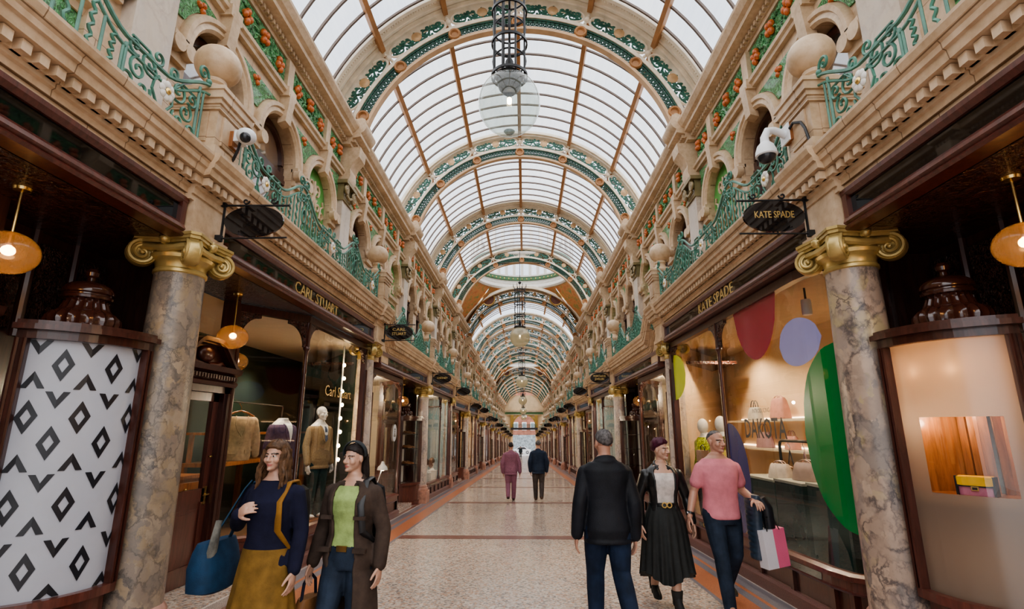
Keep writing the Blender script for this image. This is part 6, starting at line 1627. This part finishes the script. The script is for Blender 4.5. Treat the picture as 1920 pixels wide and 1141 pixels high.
# ------------------------------------------------------------------ left shop contents
def front_y(I, z, x, infl):
    T = I['tab']; H = I['H']; q = z / H
    for a, b in zip(T, T[1:]):
        if a[0] <= q <= b[0]:
            k = (q - a[0]) / (b[0] - a[0]); rx = (a[1] + (b[1] - a[1]) * k) * H + infl; ry = (a[2] + (b[2] - a[2]) * k) * H + infl; oy = (a[3] + (b[3] - a[3]) * k) * H
            return oy + ry * max(.05, 1 - (abs(x) / rx) ** 2.3) ** (1 / 2.3)
    return .1
def lapels(t, I, c, shirt, tie, infl=.026):
    H = I['H']; z0, z1 = .665 * H, .822 * H; mb = MB(); n = 8; P = lambda x, z, o: (x, front_y(I, min(z, .815 * H), x, infl) + o - (.02 if z > .815 * H else 0), z)
    if shirt:
        for i in range(n):
            za, zb_ = z0 + (z1 - z0) * i / n, z0 + (z1 - z0) * (i + 1) / n; wa, wb = .072 * i / n, .072 * (i + 1) / n
            for k in range(4):
                f0, f1 = -1 + k / 2, -1 + (k + 1) / 2; mb.add([P(wa * f0, za, .006), P(wb * f0, zb_, .006), P(wb * f1, zb_, .006), P(wa * f1, za, .006)], [(0, 3, 2, 1)], 0)
        rawbuild(mb, 'shirt_front', WHITE, t)
    if tie:
        mb = MB(); mb.loft([[P(-w, z, .013), P(w, z, .013), P(w, z, .008), P(-w, z, .008)] for w, z in ((.012, z0 + .01), (.03, z0 + .05), (.026, z1 - .08), (.016, z1 - .045), (.026, z1 - .012))], 0, False); rawbuild(mb, 'tie', cloth('blue_tie', (.03, .08, .18), .5), t)
    mb = MB()
    for s in (-1, 1):
        rings = []
        for i in range(n + 1):
            z = z0 - .01 + (z1 - z0) * i / n; x = .072 * i / n + .004; w = .012 + .045 * math.sin(PI * min(1, i / n * 1.1)) ** .8
            rings.append([P(s * x, z, .008), P(s * (x + w), z, .010), P(s * (x + w), z, .0), P(s * x, z, .0)])
        mb.loft(rings, 0, False)
    for z in (.655, .60): mb.ell(P(.012, z * H, .006), (.009, .005, .009), 8, 6)
    for s in (-1, 1): mb.loft([[P(s * (.06 + .1 * k), .545 * H + d, .012 if k < .9 else .004) for k in (0, .5, 1)] + [P(s * (.06 + .1 * k), .545 * H + d, -.004) for k in (1, .5, 0)] for d in (-.05, 0)], 0, False)
    rawbuild(mb, 'lapels', c, t)
def suit(t, J, I, c, tie, shirt=True, legs=None):
    tops(t, J, I, c, 'jacket', .026, .43, .825, .017, vox=.009, collar=False); lapels(t, I, c, True, tie)
    if legs: trousers(t, J, I, legs, 'trousers', .013)
    if shirt: mb = MB(); cz = J['neck']; mb.tube([cz + V3(.066 * math.sin(a), .064 * math.cos(a), -.01 - .012 * math.cos(a)) for a in [2 * PI * i / 20 for i in range(20)]], .018, 8, 0, True); rawbuild(mb, 'shirt_collar', WHITE, t)
plinth('low timber block under the tan suited mannequin', -3.5, 9.35, .3, fz(9.35) + .22, .1, WOODO)
t, J, I = dummy('mannequin', 'white mannequin in tan tweed jacket and blue tie in the left window', (-3.5, 9.35, .1), -PI / 2 - .45, 1.88)
suit(t, J, I, cloth('tan_tweed', (.28, .19, .10), .9, 40, .15), True, True, cloth('green_moleskin', (.02, .05, .045)))
plinth('low timber block under the headless mannequin', -3.62, 8.15, .3, fz(8.15) + .22, .1, WOODO)
t, J, I = dummy('mannequin', 'headless mannequin in purple tweed jacket in the left window', (-3.62, 8.15, .1), -PI / 2 - .3, 1.9, headless=True)
suit(t, J, I, cloth('purple_tweed', (.10, .065, .115), .9, 40, .2), False, True, cloth('grey_flannel2', (.08, .07, .08)))
t = thing('tailored_jacket', 'beige tailored jacket on a hanger in the left window', 'jacket', (-4.0, 7.6, .33)); t.rotation_euler = (0, 0, -PI / 2 - .75); J = skeleton(1.75, dict(elL=(-.14, 0, .64), elR=(.14, 0, .64), wrL=(-.15, .0, .50), wrR=(.15, .0, .50))); I = dict(H=1.75, tab=TORM, bw=.98, f=1., lean=0.)
tops(t, J, I, cloth('beige_wool', (.55, .38, .22), .9), 'jacket_body', .02, .46, .825, .016, vox=.009, collar=False); lapels(t, I, bpy.data.materials['beige_wool'], False, False, .02)
mb = MB(); mb.tube([V3(-.19, 0, 1.42), V3(-.08, 0, 1.48), V3(0, 0, 1.50), V3(.08, 0, 1.48), V3(.19, 0, 1.42)], .014, 8); mb.tube([V3(0, 0, 1.5), V3(0, 0, 1.56), V3(.03, 0, 1.60), V3(0, 0, 1.63), V3(-.02, 0, 1.61)], .005, 6); rawbuild(mb, 'hanger', WOODO, t)
t = thing('garment_rail', 'dark metal garment rail behind the beige jacket', 'rail', (-4.0, 7.9, fz(7.9) + .22)); mb = MB(); zb = fz(7.9) + .22; mb.tube([V3(-4.0, 7.1, zb), V3(-4.0, 7.1, 1.95), V3(-4.0, 8.9, 1.95), V3(-4.0, 8.9, zb)], .015, 8); mb.build('frame', BLACK, t); mb = MB(); mb.box(-4.2, -3.8, 7.08, 7.12, zb, zb + .03); mb.box(-4.2, -3.8, 8.88, 8.92, zb, zb + .03); mb.build('foot', BLACK, t)
t = thing('chest_of_drawers', 'orange timber chest of drawers inside the left shop door', 'chest of drawers', (-4.7, 6.9, fz(6.9) + .22)); zb = fz(6.9) + .22; slab(-5.0, -4.45, 6.0, 7.6, zb, .92).build('carcass', WOODO, t); slab(-5.02, -4.42, 5.97, 7.63, .92, .96).build('top', WOODO, t)
for r_ in range(4):
    for q in range(2):
        z = zb + .06 + r_ * .21; y = 6.05 + q * .78; d = slab(-4.45, -4.43, y, y + .73, z, z + .19).build('drawer', WOODO, t); mb = MB(); mb.ell((-4.41, y + .365, z + .1), (.025, .025, .025), 10, 8); mb.build('knob', BRASS, d)
t = thing('display_table', 'long timber counter along the back of the left shop', 'counter', (-4.9, 9.8, fz(9.8) + .22)); zb = fz(9.8) + .22; slab(-5.2, -4.6, 8.2, 11.6, 1.0, 1.06).build('top', WOODO, t)
for x in (-5.15, -4.65):
    for y in (8.25, 9.9, 11.5): slab(x - .04, x + .04, y - .04, y + .04, zb, 1.0).build('leg', WOODO, t)
slab(-5.18, -4.62, 8.25, 11.55, 1.48, 1.52).build('upper_shelf', WOODO, t)
for y in (8.3, 11.45): slab(-5.16, -5.1, y, y + .05, 1.06, 1.48).build('upright', WOODO, t)
t = thing('bulb_pole', 'white pole strung with bare glowing bulbs at the far end of the left window', 'lamp', (-3.4, 10.0, fz(10) + .22)); mb = MB(); mb.tube([V3(-3.4, 10.0, fz(10) + .22), V3(-3.4, 10.0, 3.15)], .016, 8); mb.build('pole', WHITEP, t)
for i in range(8):
    z = 1.02 + i * .25; s = 1 if i % 2 else -1; mb = MB(); mb.ell((-3.36, 10.0 - .03 - .02 * s, z), (.03, .03, .036), 12, 8); mb.build('bulb', BULB, t)
    if i % 3 == 1: light((-3.3, 9.94, z), 3, (1, .7, .4), .04)
globe_lamp(-1, 4.5, 6.6, 2.62, 3.18, 'globe lamp hung inside the left shop above the drawers'); globe_lamp(-1, 4.5, 8.2, 2.62, 3.18, 'globe lamp hung inside the left shop over the jackets')
# ------------------------------------------------------------------ second units
dz1 = -STEP
t0 = thing('leather_shoe', 'x', 'shoe', (-3.2, 15.9, 0), 'brown shoes on the glass showcase shelves')
mb = MB(); L = []
for q, w, h in ((-.14, .03, .06), (-.12, .042, .085), (-.05, .04, .08), (.0, .042, .06), (.07, .048, .05), (.13, .04, .04), (.16, .02, .025)): L.append([(q, w * math.cos(a), max(0, (math.sin(a) + .3) / 1.3) * h + .015) for a in [2 * PI * i / 14 for i in range(14)]])
mb.loft(L, 0, True); rawbuild(mb, 'upper', lea('tan_shoe_leather', (.22, .09, .035)), t0); mb = MB(); mb.box(-.145, -.07, -.035, .035, 0, .018); mb.prism([(-.14, -.035), (.1, -.045), (.165, 0), (.1, .045), (-.14, .035)], 'z', .01, .02); rawbuild(mb, 'sole', BLACKV, t0)
first = True
for i, z in enumerate((.965, 1.415, 1.815)):
    for j, a in enumerate((.25, .7)):
        c = cylp(a, .38, z); loc = (-c[0], c[1] + CELL, c[2] + dz1); lab = '%s brown shoe on the %s shelf of the second left corner showcase' % (('nearer the column', 'farther from the column')[j], ('bottom', 'middle', 'top')[i])
        if first: t0.location = loc; t0['label'] = lab; q = t0; first = False
        else: q = dup(t0, Vector(loc) - Vector(t0.location), lab)
        q.rotation_euler = (0, 0, -.5 + .2 * j)
zf2 = fz(12.6) + .22
plinth('white display block in the second left shop window', -3.27, 11.7, .18, zf2, .35, WHITE)
t = thing('desk_lamp', 'white desk lamp standing in the second left shop window', 'lamp', (-3.35, 12.9, zf2)); mb = MB(); mb.lathe([(.11, 0), (.11, .02), (.02, .03)], (-3.35, 12.9, zf2), 20); mb.tube([V3(-3.35, 12.9, zf2), V3(-3.4, 12.85, zf2 + .45), V3(-3.3, 12.95, zf2 + .92)], .012, 8); mb.build('arm', WHITEP, t); mb = MB(); mb.lathe([(.13, 0), (.11, .07), (.05, .13), (.03, .2), (0, .2)], (-3.3, 12.95, zf2 + .82), 20); mb.build('lamp_shade', WHITEP, t); mb = MB(); mb.ell((-3.3, 12.95, zf2 + .83), (.06, .06, .03), 12, 8); mb.build('bulb', BULBW, t); light((-3.3, 12.95, zf2 + .78), 4, (1, .85, .65), .05)
for i, (x, y) in enumerate(((-3.22, 11.66), (-3.3, 11.8))): dup(t0, Vector((x, y, .35)) - Vector(t0.location), ('front', 'back')[i] + ' shoe on the white block in the second left window')
t = thing('picture_frame', 'gilt framed picture on the pale blue shop wall, left', 'picture', (-4.74, 20.2, 1.4)); mb = MB(); mb.box(-4.79, -4.74, 19.8, 20.6, .95, 1.85); mb.build('frame', GOLDL, t); mb = MB(); mb.box(-4.74, -4.73, 19.88, 20.52, 1.03, 1.77); mb.build('picture', cloth('ochre_picture', (.35, .2, .06), .6, 3, .6), t)
for i, (x, y) in enumerate(((-3.4, 19.2), (-3.5, 19.8), (-3.4, 20.5))):
    zb = fz(y) + .22; plinth(('nearest', 'middle', 'farthest')[i] + ' white plinth carrying a wig stand in the pale blue shop', x, y, .16, zb, .2 - .15)
    t = thing('wig_stand', ('nearest', 'middle', 'farthest')[i] + ' white head with a brown wig in the pale blue shop window', 'wig', (x, y, .05), 'wig heads in the pale blue shop'); mb = MB(); mb.lathe([(.1, 0), (.09, .03), (.05, .08), (.05, .2)], (x, y, .05), 18); mb.ell((x, y, .34), (.08, .1, .13), 18, 12); mb.build('head', MANQ, t); mb = MB(); mb.ell((x - .02, y, .38), (.11, .13, .13), 18, 12); mb.ell((x - .05, y, .28), (.1, .12, .16), 16, 10); mb.build('wig', (HB, HD, HB)[i], t)
for i in range(5):
    y = 11.3 + i * .5; zb = fz(y) + .22; h = .55 + .25 * (i % 3); lab = ('first', 'second', 'third', 'fourth', 'fifth')[i] + ' gold necklace bust in the second right shop window'
    t = thing('necklace_bust', lab, 'jewellery stand', (3.35, y, zb), 'necklace busts in the second right window'); mb = MB(); mb.lathe([(.1, 0), (.1, .02), (.02, .04), (.02, h), (.07, h + .02), (.1, h + .12), (.12, h + .2), (.06, h + .27), (.045, h + .34), (.0, h + .35)], (3.35, y, zb), 18); mb.build('stand', M('cream_velvet', (.62, .52, .32), .8) if i == 0 else bpy.data.materials['cream_velvet'], t); mb = MB(); mb.tube([V3(3.35 + .1 * math.cos(a), y + .1 * math.sin(a), zb + h + .2 - .04 * (1 - math.cos(a - PI))) for a in [2 * PI * q / 20 for q in range(20)]], .012, 6, 0, True); mb.build('necklace', GOLDL, t)
# oval signs of the second units get their own lettering
def letter_sign(side, v, lines):
    tgt = Y0 + v + CELL
    for o in COL.objects:
        if o.name.startswith('hanging_sign') and abs(o.location.y - tgt) < .05 and o.location.x * side > 0:
            pl = [c for c in o.children if c.name.startswith('sign_plate')][0]
            for i, ln in enumerate(lines):
                zz = .012 + (len(lines) - 1) * .045 - i * .09; k = min(1.3, .34 / (len(ln) * .085 * .62))
                rawbuild(textmb(ln, .085, lambda x, yv, d: (side * (2.45 - 2.76) + x * k, -.014 - d, zz + yv), .003), 'gilt_lettering', GOLDL, pl)
            o['label'] = 'oval hanging sign lettered %s at the third column on the %s' % (' '.join(lines), SIDE[side])
letter_sign(-1, .12, ['CHESNEY']); letter_sign(1, .12, ['MONTAGUE', 'JEWELLERS'])
# ------------------------------------------------------------------ security cameras, green cloth
def dome_cam(side, y, z, lab, arm):
    t = thing('security_camera', lab, 'camera', (side * 2.73, y, z)); B = lambda mb, n, m: mb.build(n, m, t, side=side); u = 2.73
    mb = MB(); mb.box(u - .05, u, y - .07, y + .07, z - .08, z + .08); B(mb, 'wooden_pad', WOODO)
    mb = MB()
    if arm:
        mb.box(u - .065, u - .05, y - .08, y + .08, z - .09, z + .09); mb.tube([V3(u - .05, y, z), V3(u - .17, y - .02, z + .04), V3(u - .24, y - .03, z + .03), V3(u - .28, y - .04, z - .05), V3(u - .28, y - .04, z - .13)], [.04, .035, .035, .038, .045], 14); c = (u - .28, y - .04, z - .2)
        mb.lathe([(.04, .1), (.075, .06), (.095, .0), (.1, -.04), (.09, -.05)][::-1], c, 24)
    else:
        mb.box(u - .13, u - .05, y - .06, y + .06, z - .02, z + .1); c = (u - .2, y - .1, z - .0); mb.tube([V3(u - .1, y - .02, z + .03), V3(u - .2, y - .1, z + .03)], .04, 12); mb.ell(c, (.088, .088, .08), 24, 14)
    B(mb, 'housing', WHITEP); mb = MB(); mb.ell((c[0], c[1], c[2] - .04), (.085, .085, .08), 20, 12) if arm else mb.ell((c[0] - .02, c[1] - .05, c[2] - .04), (.05, .05, .05), 18, 12); B(mb, 'lens_dome', M('smoked_dome', (.03, .03, .035), .08) if 'smoked_dome' not in bpy.data.materials else bpy.data.materials['smoked_dome'])
    mb = MB(); mb.tube([V3(u - .05, y - .07, z + .02), V3(u - .04, y - .13, z + .05), V3(u - .02, y - .22, z - .0), V3(u - .03, y - .29, z - .1), V3(u - .02, y - .33, z - .3)] if arm else [V3(u - .1, y - .02, z), V3(u - .1, y - .04, z - .1), V3(u - .06, y - .03, z - .2), V3(u, y, z - .25)], .014, 8); B(mb, 'cable', BLACK)
dome_cam(-1, 4.50, 4.30, 'white dome security camera on the near left stone pier', False); dome_cam(1, 4.60, 4.36, 'white dome security camera on a curved arm, near right stone pier', True)
for i, (y, z) in enumerate(((8.25, 4.1), (13.7, 3.72))):
    t = thing('green_cloth', ('bright green rolled cloth behind the near right railing', 'bright green rolled cloth behind the second right railing')[i], 'cloth', (2.95, y, z), 'green cloths on the right balcony'); mb = MB()
    rings = [ering((2.95 + .02 * math.sin(q), 0, 0), .1 + .01 * math.sin(q * 2), .11 + .015 * math.cos(q * 3), 18) for q in range(9)]
    rings = [[(p[0], y - .45 + .112 * q, z + p[1]) for p in r_] for q, r_ in enumerate(rings)]; mb.loft(rings, 0, True); mb.build('roll', cloth('bright_green_cloth', (.0, .25, .11), .6) if i == 0 else bpy.data.materials['bright_green_cloth'], t); mb = MB()
    for e in (-.3, .3): mb.tube([V3(2.95 + .118 * math.cos(a), y + e, z + .128 * math.sin(a)) for a in [2 * PI * q / 16 for q in range(16)]], .01, 6, 0, True)
    mb.build('tie', BLACK, t)
# ------------------------------------------------------------------ far end of the arcade and the street
ZF = fz(YEND)
YEND += .45
w_ = thing('wall_end', None, None, (0, YEND, ZF), kind='structure'); Y = YEND
mb = MB(); zs = 1.95; r = 2.2
P = arch_pts(0, r, zs, 20)
for a, b in zip(P, P[1:]): mb.quad((a[0], Y, a[1]), (b[0], Y, b[1]), (b[0], Y, 8), (a[0], Y, 8))
for s in (-1, 1): mb.quad((s * r, Y, ZF), (s * 5, Y, ZF), (s * 5, Y, 8), (s * r, Y, 8))
for a, b in zip(P, P[1:]): mb.quad((a[0], Y, a[1]), (b[0], Y, b[1]), (b[0], Y + .5, b[1]), (a[0], Y + .5, a[1]))
mb.build('wall_face', M('cream_tympanum', (.74, .55, .34), .6, var=.1, vs=1), w_)
mb = MB(); mb.box(-4.2, 4.2, Y - .2, Y, 4.3, 4.75); mb.build('green_frieze', M('olive_frieze', (.09, .17, .07), .5), w_)
mb = MB(); mb.box(-4.2, 4.2, Y - .3, Y, 4.75, 5.1); mb.box(-4.2, 4.2, Y - .25, Y, 4.15, 4.3); mb.build('string_course', STONE_P, w_)
mb = MB(); ring_arch_pts = [(2.2, 0), (2.45, 0)]
rings = [[((2.2 + d) * math.cos(PI * i / 24), Y - o, zs + (2.2 + d) * math.sin(PI * i / 24)) for d, o in ((0, .0), (0, .15), (.3, .15), (.3, 0))] for i in range(25)]; mb.loft(rings, 0, False)
for s in (-1, 1): mb.box(s * 2.35 - .3, s * 2.35 + .3, Y - .3, Y, zs - .2, zs + 2.2)
mb.build('gilt_pilaster', M('yellow_faience', (.5, .32, .08), .4), w_)
t = thing('bridge', 'dark footbridge with green railing across the far arcade exit', 'bridge', (0, Y, 1.4)); mb = MB(); mb.box(-2.6, 2.6, Y - .5, Y + .8, 1.35, 1.75); mb.build('deck', DARKG, t); mb = MB(); mb.box(-2.3, 2.3, Y - .45, Y - .4, 2.35, 2.42)
for i in range(40): mb.box(-2.28 + i * .116, -2.25 + i * .116, Y - .44, Y - .41, 1.75, 2.36)
for i in range(9): mb.tube([V3(-2 + .5 * i + .16 * math.cos(a), Y - .46, 2.06 + .2 * math.sin(a)) for a in [2 * PI * q / 12 for q in range(12)]], .03, 5, 0, True)
mb.build('railing', IRON, t)
o = MB(); o.quad((-30, Y + .3, ZF - .02), (30, Y + .3, ZF - .02), (30, Y + 30, ZF - .1), (-30, Y + 30, ZF - .1)); o = o.build('floor', M('pale_paving', (.45, .45, .46), .7), loc=(0, Y, ZF)); tag(o, kind='structure')
t = thing('street_building', 'brick building seen across the street at the far end', 'building', (0, Y + 24, ZF)); mb = MB(); mb.box(-16, 16, Y + 24, Y + 26, ZF, 12); mb.build('wall', M('red_brick', (.36, .15, .10), .8, vs=1, var=.3), t)
for i in range(9):
    for j in range(3): mb = MB(); x = -8 + 2 * i; z = 1.2 + 3 * j; mb.box(x - .55, x + .55, Y + 23.9, Y + 24, z, z + 1.9, 0); mb.box(x - .4, x + .4, Y + 23.86, Y + 23.9, z + .15, z + 1.75, 1); mb.build('window', [WHITE, M('street_pane', (.3, .34, .38), .1) if 'street_pane' not in bpy.data.materials else bpy.data.materials['street_pane']], t)
mb = MB(); mb.box(-16, 16, Y + 23.7, Y + 24, ZF, ZF + 3.6); mb.build('shopfront_band', M('grey_shopfront', (.32, .36, .38), .4, vs=2, var=.4), t)
t = thing('white_car', 'small white car parked in the street beyond the arcade', 'car', (-.6, Y + 9, ZF - .05)); x0 = -.6; z0 = ZF - .05
prof = [(-2.0, .35), (-2.05, .6), (-1.9, .8), (-1.2, .9), (-.6, 1.38), (.7, 1.42), (1.35, .95), (1.95, .85), (2.05, .55), (2.0, .3)]
mb = MB(); mb.prism([(x0 + a, z0 + b) for a, b in prof], 'y', Y + 8.2, Y + 9.8); mb.build('car_body', M('car_paint', (.8, .8, .82), .2, var=0), t)
mb = MB(); mb.prism([(x0 + a, z0 + b) for a, b in ((-1.05, .92), (-.55, 1.32), (.62, 1.35), (1.15, .95))], 'y', Y + 8.18, Y + 8.2); mb.build('side_window', DARKG, t)
for a in (-1.3, 1.25):
    for b in (8.25, 9.75): mb = MB(); mb.tube([V3(x0 + a, Y + b - .1, z0 + .32), V3(x0 + a, Y + b + .1, z0 + .32)], .32, 18); mb.ell((x0 + a, Y + b - .1, z0 + .32), (.18, .03, .18), 12, 8, 1); mb.build('wheel', [BLACK, CHROME], t)
# ------------------------------------------------------------------ camera, light
cam = bpy.data.cameras.new('camera'); co = bpy.data.objects.new('camera', cam); COL.objects.link(co)
cam.sensor_width = 36; cam.lens = 973 / 1920 * 36; cam.clip_end = 400; cam.clip_start = .05
co.location = (.12, 0, 1.58); co.rotation_euler = (PI / 2 + math.radians(13.44), 0, math.radians(1.37))
SC.camera = co
w = bpy.data.worlds.new('overcast_sky'); SC.world = w; w.use_nodes = True
t = w.node_tree; bg = t.nodes['Background']
tc = t.nodes.new('ShaderNodeTexCoord')
t.links.new(ramp(t, noise(t, tc.outputs['Generated'], 2.5, 5), [(.35, (.80, .87, .98)), (.62, (1, 1, 1))]), bg.inputs[0])
bg.inputs[1].default_value = 1.25
sun = bpy.data.lights.new('overcast_sun', 'SUN'); so = bpy.data.objects.new('overcast_sun', sun); COL.objects.link(so)
sun.energy = 3.0; sun.angle = math.radians(140); sun.color = (1, .97, .93); so.rotation_euler = (math.radians(12), 0, 0); so.location = (0, 30, 30)
SC.view_settings.view_transform = 'AgX'
try: SC.view_settings.look = 'AgX - Medium High Contrast'
except Exception: pass
SC.view_settings.exposure = 0.45
SC.cycles.max_bounces = 8; SC.cycles.transparent_max_bounces = 16; SC.cycles.diffuse_bounces = 3; SC.cycles.glossy_bounces = 3
SC.cycles.sample_clamp_indirect = 4; SC.cycles.caustics_reflective = False; SC.cycles.caustics_refractive = False
SC.cycles.use_denoising = True; SC.cycles.use_adaptive_sampling = True; SC.cycles.adaptive_threshold = .03
